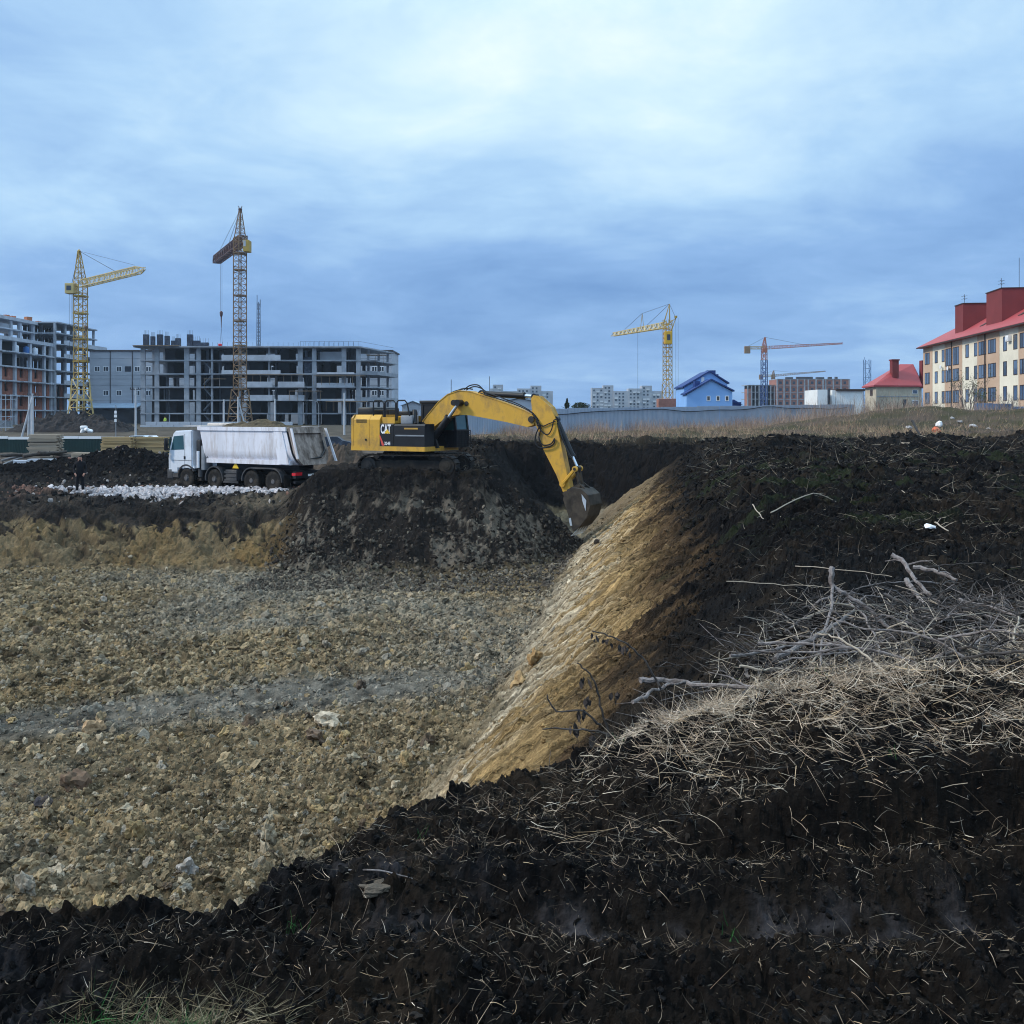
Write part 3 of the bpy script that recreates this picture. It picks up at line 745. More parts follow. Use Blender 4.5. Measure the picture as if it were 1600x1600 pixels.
# the clods that show largest: single things
def clod_mesh(k, amp=0.42):
    rr = np.random.RandomState(900+k)
    bm = bmesh.new(); bmesh.ops.create_icosphere(bm, subdivisions=3, radius=1.0)
    from mathutils import noise as mn
    for v in bm.verts:
        p = v.co + Vector((k*3.7, k*1.9, -k*2.3))
        v.co *= 1 + amp*2.0*mn.noise(p*1.15) + amp*0.9*mn.noise(p*2.9) + amp*0.5*mn.noise(p*6.5)
        v.co.z *= 0.8
    me = bpy.data.meshes.new('clod'); bm.to_mesh(me); bm.free()
    return me
m_clod1 = mat('clod_earth_single', (0.2, 0.16, 0.1), 0.95, 0.35, 2.2, 0.8, spec=0.12, attr='', tint=(0.10, 0.075, 0.045), tint_amt=0.55, tscale=1.2)
clod_meshes = [clod_mesh(k) for k in range(10)]
for me in clod_meshes: me.materials.append(m_clod1)
def big_clods():
    n = 0; rr = np.random.RandomState(77)
    cols = [(0.35, 0.265, 0.16), (0.31, 0.26, 0.185), (0.34, 0.245, 0.125), (0.28, 0.25, 0.205), (0.42, 0.35, 0.26), (0.11, 0.08, 0.058)]
    cy = 11.5 + 14*rr.uniform(size=900)**1.25; cx = rr.uniform(-0.58, 0.03, 900)*cy
    CF = ground(cx, cy, True)
    for x, y, z, ins, t in zip(cx, cy, CF[0], CF[1], CF[2]):
        if n >= 290: break
        if not ins or t > 0.03: continue
        sz = 0.05 + 0.085*rr.uniform()**3
        o = bpy.data.objects.new('clod', clod_meshes[rr.randint(10)]); COL.objects.link(o)
        o.location = (x, y, z + sz*0.25); o.rotation_euler = rr.uniform(0, 6.28, 3)
        o.scale = (sz*rr.uniform(0.9, 1.3), sz*rr.uniform(0.8, 1.2), sz*rr.uniform(0.65, 0.95))
        c = np.array(cols[rr.choice(6, p=[.3, .24, .14, .14, .12, .06])])*rr.uniform(0.75, 1.1)
        o.color = (*c, 1)
        tag(o, 'fist-sized clay clod lying loose on the near pit floor', 'clod', 'larger clods on the near pit floor')
        n += 1
    spec = [(513, 1135, 0.21, (0.52, 0.43, 0.32), 'pale rounded boulder, largest stone on the pit floor'),
            (492, 1162, 0.15, (0.14, 0.10, 0.075), 'dark brown lump beside the pale boulder on the pit floor'),
            (293, 1361, 0.13, (0.30, 0.28, 0.26), 'grey angular stone near the dark edge of the pit'),
            (118, 1222, 0.20, (0.15, 0.10, 0.07), 'brown-black clod at the left of the pit floor'),
            (148, 1136, 0.17, (0.40, 0.27, 0.16), 'peach-coloured clod on the grey streak of the pit floor'),
            (565, 1078, 0.14, (0.09, 0.07, 0.055), 'small dark clod in the middle of the pit floor'),
            (70, 1262, 0.14, (0.06, 0.055, 0.06), 'near-black clod among tan clods left on the pit floor'),
            (835, 1082, 0.17, (0.33, 0.20, 0.09), 'orange-brown lump lying at the foot of the scraped wall'),
            (812, 1098, 0.15, (0.36, 0.24, 0.12), 'ochre lump just below another at the scraped wall')]
    for i, (px, py, sz, c, lab) in enumerate(spec):
        d = (EYE+4.35)*FPX/(py-HZ)
        if i >= 7: d *= 0.93
        x = gx(px, d); o = bpy.data.objects.new('clod', clod_meshes[(i*3) % 10]); COL.objects.link(o)
        o.location = (x, d, gz1(x, d) + sz*0.45); o.rotation_euler = (0.3*i, 0.7*i, i); o.scale = (sz*1.1, sz, sz*0.85)
        o.color = (*c, 1); tag(o, lab, 'clod')
big_clods()
# ================================================================== MATERIALS for machines
M = {}
M['cat_yellow'] = mat('digger_yellow', (0.62, 0.345, 0.042), 0.45, 0.12, 1.6, spec=0.4, tint=(0.20, 0.125, 0.055), tint_amt=0.6, tscale=1.6, stretch=(1, 1, 0.6))
M['blk'] = mat('black_paint', (0.010, 0.011, 0.014), 0.45, 0.3, 2.0, spec=0.35)
M['rubber'] = mat('rubber', (0.017, 0.016, 0.016), 0.85, 0.35, 4.0, tint=(0.05, 0.042, 0.034), tint_amt=0.7, tscale=2.5, spec=0.2)
M['steel_dark'] = mat('worn_steel', (0.035, 0.033, 0.033), 0.55, 0.4, 3.0, metal=0.3, tint=(0.055, 0.042, 0.03), tint_amt=0.8)
M['track'] = mat('muddy_track', (0.013, 0.012, 0.012), 0.8, 0.4, 5.0, bump=0.5, tint=(0.04, 0.032, 0.026), tint_amt=0.8, tscale=3)
M['bucket'] = mat('bucket_steel', (0.050, 0.040, 0.031), 0.7, 0.45, 3.5, bump=0.5, tint=(0.020, 0.017, 0.014), tint_amt=0.8, tscale=2)
M['chrome'] = mat('cylinder_rod', (0.72, 0.75, 0.80), 0.18, 0.05, 2, metal=0.9, spec=0.5)
M['polish'] = mat('polished_edge', (0.55, 0.60, 0.66), 0.4, 0.2, 6, metal=0.5)
M['white_decal'] = mat('white_decal', (0.80, 0.80, 0.82), 0.5, 0.03, 2)
M['yellow_decal'] = mat('yellow_decal', (0.80, 0.48, 0.03), 0.5, 0.03, 2)
M['red_decal'] = mat('red_decal', (0.62, 0.09, 0.07), 0.5, 0.05, 2)
M['grey_metal'] = mat('grey_metal', (0.22, 0.24, 0.27), 0.5, 0.2, 3)
M['cab_glass'] = mat('cab_glass', (0.022, 0.075, 0.09), 0.08, 0.2, 1, spec=0.7)
M['truck_white'] = mat('truck_white', (0.66, 0.70, 0.77), 0.4, 0.06, 1.5, spec=0.45, tint=(0.40, 0.39, 0.40), tint_amt=0.25, tscale=1.2)
M['tip_white'] = mat('tipper_white', (0.70, 0.70, 0.76), 0.55, 0.10, 1.2, spec=0.3, tint=(0.44, 0.38, 0.36), tint_amt=0.55, tscale=2.2, stretch=(1.6, 1.6, 0.35))
M['tip_muddy'] = mat('muddy_tailgate', (0.27, 0.225, 0.20), 0.8, 0.45, 2.2, bump=0.3, tint=(0.10, 0.075, 0.06), tint_amt=0.9, tscale=1.5, stretch=(1.6, 1.6, 0.7))
M['guard'] = mat('mudguard_plastic', (0.045, 0.048, 0.055), 0.6, 0.3, 3, tint=(0.10, 0.085, 0.075), tint_amt=0.5)
M['tail_red'] = mat('tail_lamp', (0.60, 0.02, 0.03), 0.25, 0.05, 2, spec=0.5)
M['hub'] = mat('wheel_hub', (0.11, 0.11, 0.12), 0.6, 0.35, 5, tint=(0.06, 0.05, 0.042), tint_amt=0.8, tscale=4)
M['sign_yellow'] = mat('warning_yellow', (0.75, 0.50, 0.04), 0.6, 0.1, 4)
M['load'] = mat('load_soil', (0.075, 0.058, 0.033), 0.95, 0.5, 5, bump=0.8, tint=(0.05, 0.038, 0.025), tint_amt=0.8, tscale=2)
M['tarp'] = mat('beige_tarp', (0.50, 0.46, 0.43), 0.8, 0.2, 3)

def text_part(name, body, size, m, parent, loc, rot, sx=1.0, bold=0.0):
    cu = bpy.data.curves.new(name, 'FONT'); cu.body = body; cu.size = size; cu.extrude = 0.003; cu.offset = bold
    cu.resolution_u = 3
    t = bpy.data.objects.new(name, cu); COL.objects.link(t)
    bpy.context.view_layer.update()
    me = bpy.data.meshes.new_from_object(t.evaluated_get(bpy.context.evaluated_depsgraph_get()))
    bpy.data.objects.remove(t)
    me.materials.clear(); me.materials.append(m)
    return put(name, me, parent, loc, rot, (sx, 1, 1))

# ================================================================== EXCAVATOR
EX0 = (-4.24, 43.0); EZ0 = -0.9; EA = R(28)
ex = empty('excavator', (EX0[0], EX0[1], EZ0), -EA, 'yellow crawler excavator with arched boom digging from the dark mound', 'excavator')
def ez(zx, zy, b=0.0):
    px, py = 520 + zx/3.478, 580 + zy/3.478
    k = (px-800)/FPX; c, s = math.cos(EA), math.sin(EA)
    a = (k*(EX0[1] + b*c) - EX0[0] - b*s)/(c + k*s)
    d = EX0[1] - a*s + b*c
    return (a, EYE - (py-HZ)/FPX*d - EZ0)
Y, B = M['cat_yellow'], M['blk']
HW = 1.40
# --- undercarriage (turned a little against the house)
TRR = R(16)
def trk(x, y, z): return (x*math.cos(TRR) - y*math.sin(TRR), x*math.sin(TRR) + y*math.cos(TRR), z)
def track_side(sy):
    L, r = 1.78, 0.42
    path = []
    for k in range(13): a = math.pi/2 + math.pi*k/12; path.append((-L + r*math.cos(a), 0.46 + r*math.sin(a)))
    for k in range(13): a = -math.pi/2 + math.pi*k/12; path.append((L + r*math.cos(a), 0.46 + r*math.sin(a)))
    P = [Vector((p[0], 0, p[1])) for p in path] + [Vector((path[0][0], 0, path[0][1]))]
    # resample evenly -> shoes
    seg = [(P[i+1]-P[i]).length for i in range(len(P)-1)]; tot = sum(seg); n = 46
    mb = MB()
    for k in range(n):
        t = tot*k/n; i = 0
        while t > seg[i]: t -= seg[i]; i += 1
        p = P[i].lerp(P[i+1], t/seg[i]); u = (P[i+1]-P[i]).normalized(); w = Vector((-u.z, 0, u.x))
        h = 0.092
        for (lo, hi, th0, th1) in ((-h, h, -0.025, 0.012), (-h, -h+0.035, -0.06, -0.02)):
            q = []
            for yy in (sy-0.33, sy+0.33):
                for (e, g) in ((lo, th0), (hi, th0), (hi, th1), (lo, th1)): 
                    v = p + u*e - w*(-g if False else -g); q.append(trk(v.x, yy, v.z))
            mb.add(q, [(0,1,2,3), (7,6,5,4), (0,4,5,1), (1,5,6,2), (2,6,7,3), (3,7,4,0)])
    t = mb.build('track', M['track'], ex)
    fr = MB()
    vs = []
    for (x, z) in ((-1.6, 0.30), (1.6, 0.30), (1.7, 0.52), (1.2, 0.68), (-1.2, 0.68), (-1.7, 0.55)): vs.append((x, z))
    fr.prism(vs, lambda x, z: trk(x, sy-0.16, z), lambda x, z: trk(x, sy+0.16, z))
    for x in (-1.2, -0.8, -0.4, 0.0, 0.4, 0.8, 1.2):
        c = trk(x, sy, 0.17); u = Vector(trk(0, 1, 0))
        fr.tube(Vector(c) - u*0.24, Vector(c) + u*0.24, 0.11, 10)
    fr.build('track_frame', M['track'], t)
    for x, nm in ((-L, 'sprocket'), (L, 'idler')):
        mb = MB(); c = Vector(trk(x, sy, 0.46)); u = Vector(trk(0, 1, 0))
        mb.tube(c - u*0.20, c + u*0.20, 0.34, 20); mb.tube(c - u*0.27, c + u*0.27, 0.20, 16); mb.tube(c - u*0.30, c + u*0.30, 0.09, 12)
        for k in range(8):
            a = k*math.pi/4; e = Vector(trk(0.15*math.cos(a), 0, 0.15*math.sin(a)))
            mb.tube(c + e - u*0.29, c + e + u*0.29, 0.025, 6)
        mb.build(nm, M['steel_dark'], t, smooth=True)
for sy in (-1.27, 1.27): track_side(sy)
mb = MB(); mb.prism([(-1.0, 0.35), (1.0, 0.35), (0.75, 0.85), (-0.75, 0.85)], lambda x, z: trk(x, -1.0, z), lambda x, z: trk(x, 1.0, z))
mb.lathe([(0.75, 0.82), (0.75, 1.09)], 28, (0, 0, 0), 'z'); mb.build('carbody', M['track'], ex)
# --- house
def plan(a0, a1, hw, rear_r=0.0):
    if not rear_r: return [(a0, -hw), (a1, -hw), (a1, hw), (a0, hw)]
    p = [(a1, -hw)]; p.append((a1, hw))
    for k in range(9):
        t = -1 + 2*k/8; p.append((a0 + 0.36*abs(t)**2.6, hw*(1 - k/4.0)))
    return p
mb = MB(); mb.slab(plan(-2.98, 1.30, HW, 1), 1.07, 1.27); mb.build('base_frame', Y, ex)
mb = MB()
for z0, z1, g0, g1 in ((1.272, 2.50, 0.0, 0.0), (2.50, 2.66, 0.0, 0.10)):
    P0 = plan(-2.97+g0, -2.50, HW-g0-0.003, 1); P1 = plan(-2.97+g1, -2.50, HW-g1-0.003, 1)
    mb.add([(x, y, z0) for x, y in P0] + [(x, y, z1) for x, y in P1],
           [tuple(range(len(P0)-1, -1, -1)), tuple(range(len(P0), 2*len(P0)))] + [(i, (i+1) % len(P0), len(P0)+(i+1) % len(P0), len(P0)+i) for i in range(len(P0))])
mb.build('counterweight', Y, ex)
def side_box(a0, a1, zt, ch, side, m, nm, zb=1.272, inner=0.15):
    s = side
    sec = [(HW-0.006, zb), (HW-0.006, zt-ch), (HW-ch*0.9, zt), (inner, zt), (inner, zb)]
    mb = MB(); mb.prism(sec, lambda y, z: (a0, s*y, z), lambda y, z: (a1, s*y, z))
    return mb.build(nm, m, ex)
dr = side_box(-2.485, -1.62, 2.66, 0.22, -1, Y, 'engine_door')
mb = MB(); mb.box(-2.33, -1.75, -HW+0.02, -HW+0.10, 2.30, 2.46)
for k in range(5): mb.box(-2.33, -1.75, -HW-0.004, -HW+0.05, 2.305+0.032*k, 2.318+0.032*k)
mb.build('louvre', M['steel_dark'], dr)
mb = MB(); mb.tube((-1.80, -HW-0.02, 1.55), (-1.80, -HW+0.03, 1.55), 0.05, 10); mb.build('handle', M['steel_dark'], dr)
side_box(-1.605, -1.06, 2.66, 0.22, -1, Y, 'engine_door')
lp = side_box(-1.045, -0.32, 2.27, 0.05, -1, B, 'side_panel')
side_box(-2.485, -0.32, 2.60, 0.2, 1, Y, 'engine_cover', inner=-0.14)
hd = MB(); hd.bevbox(-2.55, -1.66, -1.05, 1.05, 2.55, 3.00, 0.10); hd.build('engine_hood', B, ex, smooth=True)
mb = MB(); mb.box(-1.66, -0.30, -0.95, 1.0, 2.28, 2.55); mb.box(-0.98, -0.32, -1.30, -0.96, 2.275, 2.55); mb.build('top_deck', Y, ex)
tk = side_box(-0.305, 1.30, 2.25, 0.08, -1, B, 'tank_housing', inner=0.62)
mb = MB(); mb.box(-0.20, 1.28, -HW-0.02, -HW+0.05, 1.72, 1.78); mb.build('grey_ledge', M['grey_metal'], tk)
mb = MB(); mb.box(0.25, 0.95, -HW-0.004, -HW+0.02, 2.02, 2.09); mb.build('yellow_strip', Y, tk)
mb = MB(); mb.bevbox(-0.05, 0.55, -1.25, -0.70, 2.252, 2.62, 0.04); mb.build('fluid_tank', M['grey_metal'], ex, smooth=True)
mb = MB(); mb.tube((0.62, -1.1, 2.25), (0.45, -0.9, 2.85), 0.10, 10); mb.build('air_cleaner', B, ex, smooth=True)
mb = MB(); mb.tube((-1.30, -0.45, 2.54), (-1.30, -0.45, 2.92), 0.09, 10); mb.bevbox(-1.1, -0.5, 0.1, 0.8, 2.55, 2.82, 0.04); mb.build('exhaust', B, ex, smooth=True)
# boom foot bracket between house and boom
mb = MB(); mb.prism([(-0.1, 1.2), (1.45, 1.2), (1.25, 1.75), (0.6, 2.35), (0.1, 2.35)], lambda a, z: (a, -0.55, z), lambda a, z: (a, -0.42, z))
mb.prism([(-0.1, 1.2), (1.45, 1.2), (1.25, 1.75), (0.6, 2.35), (0.1, 2.35)], lambda a, z: (a, 0.18, z), lambda a, z: (a, 0.30, z)); mb.build('boom_bracket', B, ex)
# hand rails
mb = MB()
def rail(pts, r=0.036): mb.path(pts, r, 6)
for b0 in (-1.22,):
    for a0, a1 in ((-1.52, -0.95), (-0.88, -0.32), (-0.25, 0.28)):
        zt = 3.28
        rail([(a0, b0, 2.4), (a0, b0, zt-0.08), (a0+0.08, b0, zt), (a1-0.12, b0, zt), (a1, b0, zt-0.12), (a1 + (0.14 if a0 > -0.5 else 0), b0, 2.6 if a0 > -0.5 else 2.4)])
        if a0 < -0.5: rail([(a0, b0, 2.86), (a1, b0, 2.86)], 0.028)
mb.build('hand_rail', B, ex)
# lettering on the side panel
text_part('lettering', 'CAT', 0.55, M['white_decal'], lp, (-1.00, -HW-0.002, 1.84), (R(90), 0, 0), 0.50, 0.016)
mb = MB(); mb.prism([(-0.80, 1.835), (-0.48, 1.835), (-0.64, 2.02)], lambda a, z: (a, -HW-0.009, z), lambda a, z: (a, -HW-0.005, z)); mb.build('yellow_triangle', M['yellow_decal'], lp)
text_part('lettering', '324E', 0.20, M['white_decal'], lp, (-0.80, -HW-0.002, 1.33), (R(90), 0, 0), 0.8, 0.004)
mb = MB(); mb.prism([(-1.07, 1.75), (-1.02, 1.75), (-0.80, 1.30), (-0.93, 1.30)], lambda a, z: (a, -HW-0.006, z), lambda a, z: (a, -HW-0.002, z)); mb.build('red_stripe', M['red_decal'], lp)
# --- cab (far side)
ca0, ca1, cb0, cb1 = 0.02, 1.72, 0.40, 1.42
cab = MB()
fr = 0.07
prof = [(ca0, 1.27), (ca1+0.05, 1.27), (ca1+0.05, 1.95), (ca1-0.10, 3.16), (ca0, 3.16)]
for (p, q) in ((0, 1), (1, 2), (2, 3), (3, 4), (4, 0)):
    for bb in (cb0, cb1):
        cab.tube((prof[p][0], bb, prof[p][1]), (prof[q][0], bb, prof[q][1]), fr, 4)
for p in prof: cab.tube((p[0], cb0, p[1]), (p[0], cb1, p[1]), fr, 4)
cab.tube((0.85, cb0, 1.27), (0.85, cb0, 3.16), fr, 4); cab.tube((0.85, cb1, 1.27), (0.85, cb1, 3.16), fr, 4)
cab.box(ca0, ca1+0.04, cb0+0.01, cb1-0.01, 1.20, 1.95)
cab.box(ca0-0.02, ca0+0.80, cb0-0.02, cb0+0.05, 1.95, 3.12); cab.box(ca0-0.03, ca0+0.03, cb0, cb1, 1.9, 3.1)
cb = cab.build('cab', B, ex)
mb = MB(); mb.bevbox(ca0-0.14, ca1+0.02, cb0-0.08, cb1+0.08, 3.15, 3.30, 0.04); mb.build('cab_roof', B, cb, smooth=True)
mb = MB()
for bb in (cb0+0.02, cb1-0.02): mb.prism([(0.9, 1.98), (ca1+0.02, 1.98), (ca1-0.10, 3.12), (0.9, 3.12)], lambda a, z: (a, bb-0.01, z), lambda a, z: (a, bb+0.01, z))
mb.prism([(0, 0), (1, 0), (1, 1), (0, 1)], lambda u, v: (ca1+0.04-0.14*v, cb0+0.05+u*(cb1-cb0-0.1), 1.98+1.14*v), lambda u, v: (ca1+0.055-0.14*v, cb0+0.05+u*(cb1-cb0-0.1), 1.98+1.14*v))
mb.build('window', M['cab_glass'], cb)
gd = MB()
for k in range(9):
    zz = 1.25 + 0.68*k/8; gd.tube((ca1+0.16, cb0-0.1, zz), (ca1+0.16, cb1+0.05, zz), 0.014, 4)
for k in range(10):
    bb = cb0-0.1 + (cb1-cb0+0.15)*k/9; gd.tube((ca1+0.17, bb, 1.22), (ca1+0.17, bb, 1.96), 0.014, 4)
for k in range(12):
    aa = 0.75 + (ca1-0.6)*k/11; gd.tube((aa, cb0-0.12, 1.22), (aa, cb0-0.12, 1.96), 0.012, 4)
gd.tube((0.75, cb0-0.12, 1.96), (ca1+0.16, cb0-0.12, 1.96), 0.022, 4); gd.tube((ca1+0.16, cb0-0.12, 1.96), (ca1+0.16, cb1+0.05, 1.96), 0.022, 4)
gd.tube((0.75, cb0-0.12, 1.22), (ca1+0.16, cb0-0.12, 1.22), 0.022, 4)
gd.build('front_guard', B, cb)
mb = MB(); mb.bevbox(0.45, 0.95, 0.65, 1.15, 1.95, 2.10, 0.04); mb.bevbox(0.40, 0.52, 0.65, 1.15, 2.0, 2.75, 0.04); mb.build('seat', B, cb)
# --- boom
top = [(440, 372), (465, 325), (530, 240), (590, 168), (640, 127), (700, 107), (760, 111), (850, 140), (960, 176), (1060, 216), (1098, 236)]
bot = [(1112, 262), (1105, 292), (1070, 303), (960, 277), (850, 256), (760, 240), (700, 236), (650, 246), (600, 275), (540, 322), (490, 362), (455, 388)]
bm_poly = [ez(*p) for p in top + bot]
mb = MB(); mb.prism(bm_poly, lambda a, z: (a, -0.24, z), lambda a, z: (a, 0.24, z)); boom = mb.build('boom', Y, ex)
mb = MB()
for p, q in zip(top[:-1], top[1:]):
    A_, C_ = ez(*p), ez(*q); mb.prism([(A_[0], A_[1]-0.01), (C_[0], C_[1]-0.01), (C_[0], C_[1]+0.025), (A_[0], A_[1]+0.025)], lambda a, z: (a, -0.265, z), lambda a, z: (a, 0.265, z))
mb.build('top_plate', Y, boom)
P_ = ez(742, 176); mb = MB(); mb.tube((P_[0], -0.27, P_[1]), (P_[0], 0.27, P_[1]), 0.10, 14)
P_ = ez(688, 172); mb.tube((P_[0], -0.52, P_[1]), (P_[0], 0.52, P_[1]), 0.13, 14)
P_ = ez(1094, 262); mb.tube((P_[0], -0.30, P_[1]), (P_[0], 0.30, P_[1]), 0.14, 14); mb.build('pivot_pin', M['steel_dark'], boom, smooth=True)
def cylinder(p0, p1, frac, b, r, nm='cylinder', par=ex):
    A_, C_ = Vector((p0[0], b, p0[1])), Vector((p1[0], b, p1[1])); mid = A_.lerp(C_, frac)
    mb = MB(); mb.tube(A_, mid, r, 14); mb.tube(mid - (C_-A_).normalized()*0.10, mid, r*1.18, 14); mb.tube(A_ - Vector((0, r*1.1, 0)), A_ + Vector((0, r*1.1, 0)), r*1.2, 12)
    o = mb.build(nm, B, par, smooth=True)
    mb = MB(); mb.tube(mid, C_, r*0.52, 12); mb.build('rod', M['chrome'], o, smooth=True)
    mb = MB(); mb.tube(C_ - Vector((0, r*1.15, 0)), C_ + Vector((0, r*1.15, 0)), r*0.95, 12); mb.build('rod_eye', B, o, smooth=True)
for bb in (-0.44, 0.44): cylinder(ez(505, 425, bb), ez(686, 172, bb), 0.70, bb, 0.15, 'boom_cylinder')
cylinder(ez(815, 122), ez(1100, 137), 0.80, 0.0, 0.13, 'stick_cylinder')
mb = MB(); A_ = ez(815, 122); C_ = ez(800, 150)
mb.prism([ez(780, 130), ez(850, 148), ez(822, 110)], lambda a, z: (a, -0.16, z), lambda a, z: (a, 0.16, z)); mb.build('cylinder_bracket', Y, boom)
# --- stick
st = [(1088, 150), (1102, 131), (1130, 136), (1196, 196), (1222, 260), (1255, 420), (1300, 640), (1292, 668), (1270, 676), (1225, 560), (1158, 430), (1126, 318), (1098, 262)]
mb = MB(); mb.prism([ez(*p) for p in st], lambda a, z: (a, -0.20, z), lambda a, z: (a, 0.20, z)); stick = mb.build('stick', Y, ex)
mb = MB(); mb.prism([ez(*p) for p in [(1102, 131), (1130, 136), (1196, 196), (1222, 260), (1212, 262), (1188, 200), (1126, 143), (1104, 138)]], lambda a, z: (a, -0.215, z), lambda a, z: (a, 0.215, z)); mb.build('top_plate', Y, stick)
cylinder(ez(1216, 262), ez(1332, 528), 0.76, 0.0, 0.11, 'bucket_cylinder')
mb = MB()
for bb in (-0.25, 0.25):
    for (p, q) in ((ez(1262, 612), ez(1330, 530)),):
        mb.tube((p[0], bb, p[1]), (q[0], bb, q[1]), 0.075, 6)
    p = ez(1262, 612); mb.tube((p[0], bb-0.05, p[1]), (p[0], bb+0.05, p[1]), 0.12, 12)
    p = ez(1330, 530); mb.tube((p[0], bb-0.05, p[1]), (p[0], bb+0.05, p[1]), 0.12, 12)
mb.build('tipping_link', Y, stick)
mb = MB(); p, q = ez(1330, 530), ez(1352, 632)
for bb in (-0.14, 0.14): mb.tube((p[0], bb, p[1]), (q[0], bb, q[1]), 0.08, 6)
mb.tube((p[0], -0.34, p[1]), (p[0], 0.34, p[1]), 0.06, 8); mb.build('bucket_link', M['bucket'], stick)
# --- bucket
prof = [(1300, 652), (1338, 622), (1395, 632), (1438, 668), (1452, 728), (1432, 800), (1385, 856), (1346, 884)]
mouth = [(1322, 800), (1296, 726), (1284, 690)]
def shr(p): return (1288+(p[0]-1288)*0.88, 668+(p[1]-668)*0.90)
prof = [shr(p) for p in prof]; mouth = [shr(p) for p in mouth]
BW = 0.62
def bk(p, b): q = ez(*p); return (q[0], b, q[1])
bu = MB()
n = len(prof)
ip = []
cx, cy = 1338, 731
for p in prof: ip.append((p[0] + (cx-p[0])*0.06, p[1] + (cy-p[1])*0.06))
vs = [bk(p, -BW) for p in prof] + [bk(p, BW) for p in prof] + [bk(p, -BW+0.03) for p in ip] + [bk(p, BW-0.03) for p in ip]
fs = []
for i in range(n-1):
    fs += [(i, i+1, n+i+1, n+i), (2*n+i, 3*n+i, 3*n+i+1, 2*n+i+1)]
fs += [(0, n, 3*n, 2*n), (n-1, 2*n+n-1, 3*n+n-1, 2*n-1)]
bu.add(vs, fs)
for b0, b1 in ((-BW, -BW+0.03), (BW-0.03, BW)):
    bu.prism([ez(*p) for p in prof + mouth], lambda a, z: (a, b0, z), lambda a, z: (a, b1, z))
for bb in (-0.24, 0.24):
    bu.prism([ez(*p) for p in [(1268, 676), (1290, 640), (1352, 606), (1385, 632), (1300, 700)]], lambda a, z: (a, bb-0.035, z), lambda a, z: (a, bb+0.035, z))
bucket = bu.build('bucket', M['bucket'], ex)
mb = MB()
for k in range(5):
    b = -BW + 0.10 + (2*BW-0.2)*k/4
    t0, t1 = ez(*shr((1362, 870))), ez(*shr((1330, 912)))
    mb.prism([(t0[0]-0.02, t0[1]-0.12), (t0[0]+0.10, t0[1]+0.05), (t1[0]+0.02, t1[1]), (t1[0]-0.02, t1[1])], lambda a, z: (a, b-0.055, z), lambda a, z: (a, b+0.055, z))
mb.build('tooth', M['polish'], bucket)
mb = MB()
mb.prism([ez(*shr(p)) for p in [(1400, 662), (1428, 700), (1424, 760), (1404, 700)]], lambda a, z: (a, -BW-0.02, z), lambda a, z: (a, -BW-0.003, z))
mb.prism([ez(*shr(p)) for p in [(1322, 806), (1334, 802), (1342, 850), (1330, 848)]], lambda a, z: (a, -BW-0.025, z), lambda a, z: (a, -BW-0.003, z)); mb.build('wear_plate', M['polish'], bucket)
mb = MB(); P_ = ez(1278, 662); mb.tube((P_[0], -0.34, P_[1]), (P_[0], 0.34, P_[1]), 0.09, 12); P_ = ez(1352, 626); mb.tube((P_[0], -0.34, P_[1]), (P_[0], 0.34, P_[1]), 0.08, 12); mb.build('pivot_pin', M['steel_dark'], bucket, smooth=True)
# --- hoses
def hose(pts, r=0.028, nm='hose', par=boom):
    P = [Vector(p) for p in pts]; out = []
    for i in range(len(P)-1):
        p0, p1, p2, p3 = P[max(i-1, 0)], P[i], P[i+1], P[min(i+2, len(P)-1)]
        for k in range(6):
            t = k/6; out.append(0.5*((2*p1) + (p2-p0)*t + (2*p0-5*p1+4*p2-p3)*t*t + (3*p1-p0-3*p2+p3)*t**3))
    out.append(P[-1]); m_ = MB(); m_.path(out, r, 6); return m_.build(nm, B, par, smooth=True)
def hz_(l, b): return [(ez(p[0], p[1], b)[0], b, ez(p[0], p[1], b)[1]) for p in l]
hose(hz_([(425, 290), (445, 315), (470, 300), (490, 262), (545, 205), (600, 150), (655, 112), (720, 94)], -0.16))
hose(hz_([(430, 240), (480, 280), (540, 215), (610, 145), (700, 96), (760, 98)], -0.05))
hose(hz_([(715, 100), (745, 78), (790, 76), (830, 110), (880, 128)], -0.12))
hose(hz_([(725, 102), (765, 84), (805, 92), (835, 116)], 0.10))
hose(hz_([(800, 118), (900, 150), (1000, 185), (1075, 222), (1110, 262), (1112, 300)], -0.27), 0.022)
hose(hz_([(820, 112), (900, 138), (1010, 180), (1085, 225), (1120, 270)], -0.21), 0.022)
hose(hz_([(1090, 240), (1122, 290), (1105, 340), (1100, 385), (1125, 415), (1170, 412), (1200, 395), (1206, 370)], -0.30), 0.032)
hose(hz_([(1095, 250), (1130, 300), (1120, 360), (1140, 400), (1185, 395), (1205, 365)], -0.26), 0.03)
hose(hz_([(1105, 270), (1130, 320), (1165, 345), (1188, 318), (1200, 270), (1215, 262)], -0.28), 0.026)
hose(hz_([(1112, 275), (1140, 298), (1175, 285), (1210, 272)], -0.25), 0.024)
hose(hz_([(1222, 280), (1250, 370), (1285, 450), (1300, 470)], -0.16), 0.035, par=stick)
hose(hz_([(430, 250), (425, 285), (450, 330), (455, 350)], -0.9), 0.03)

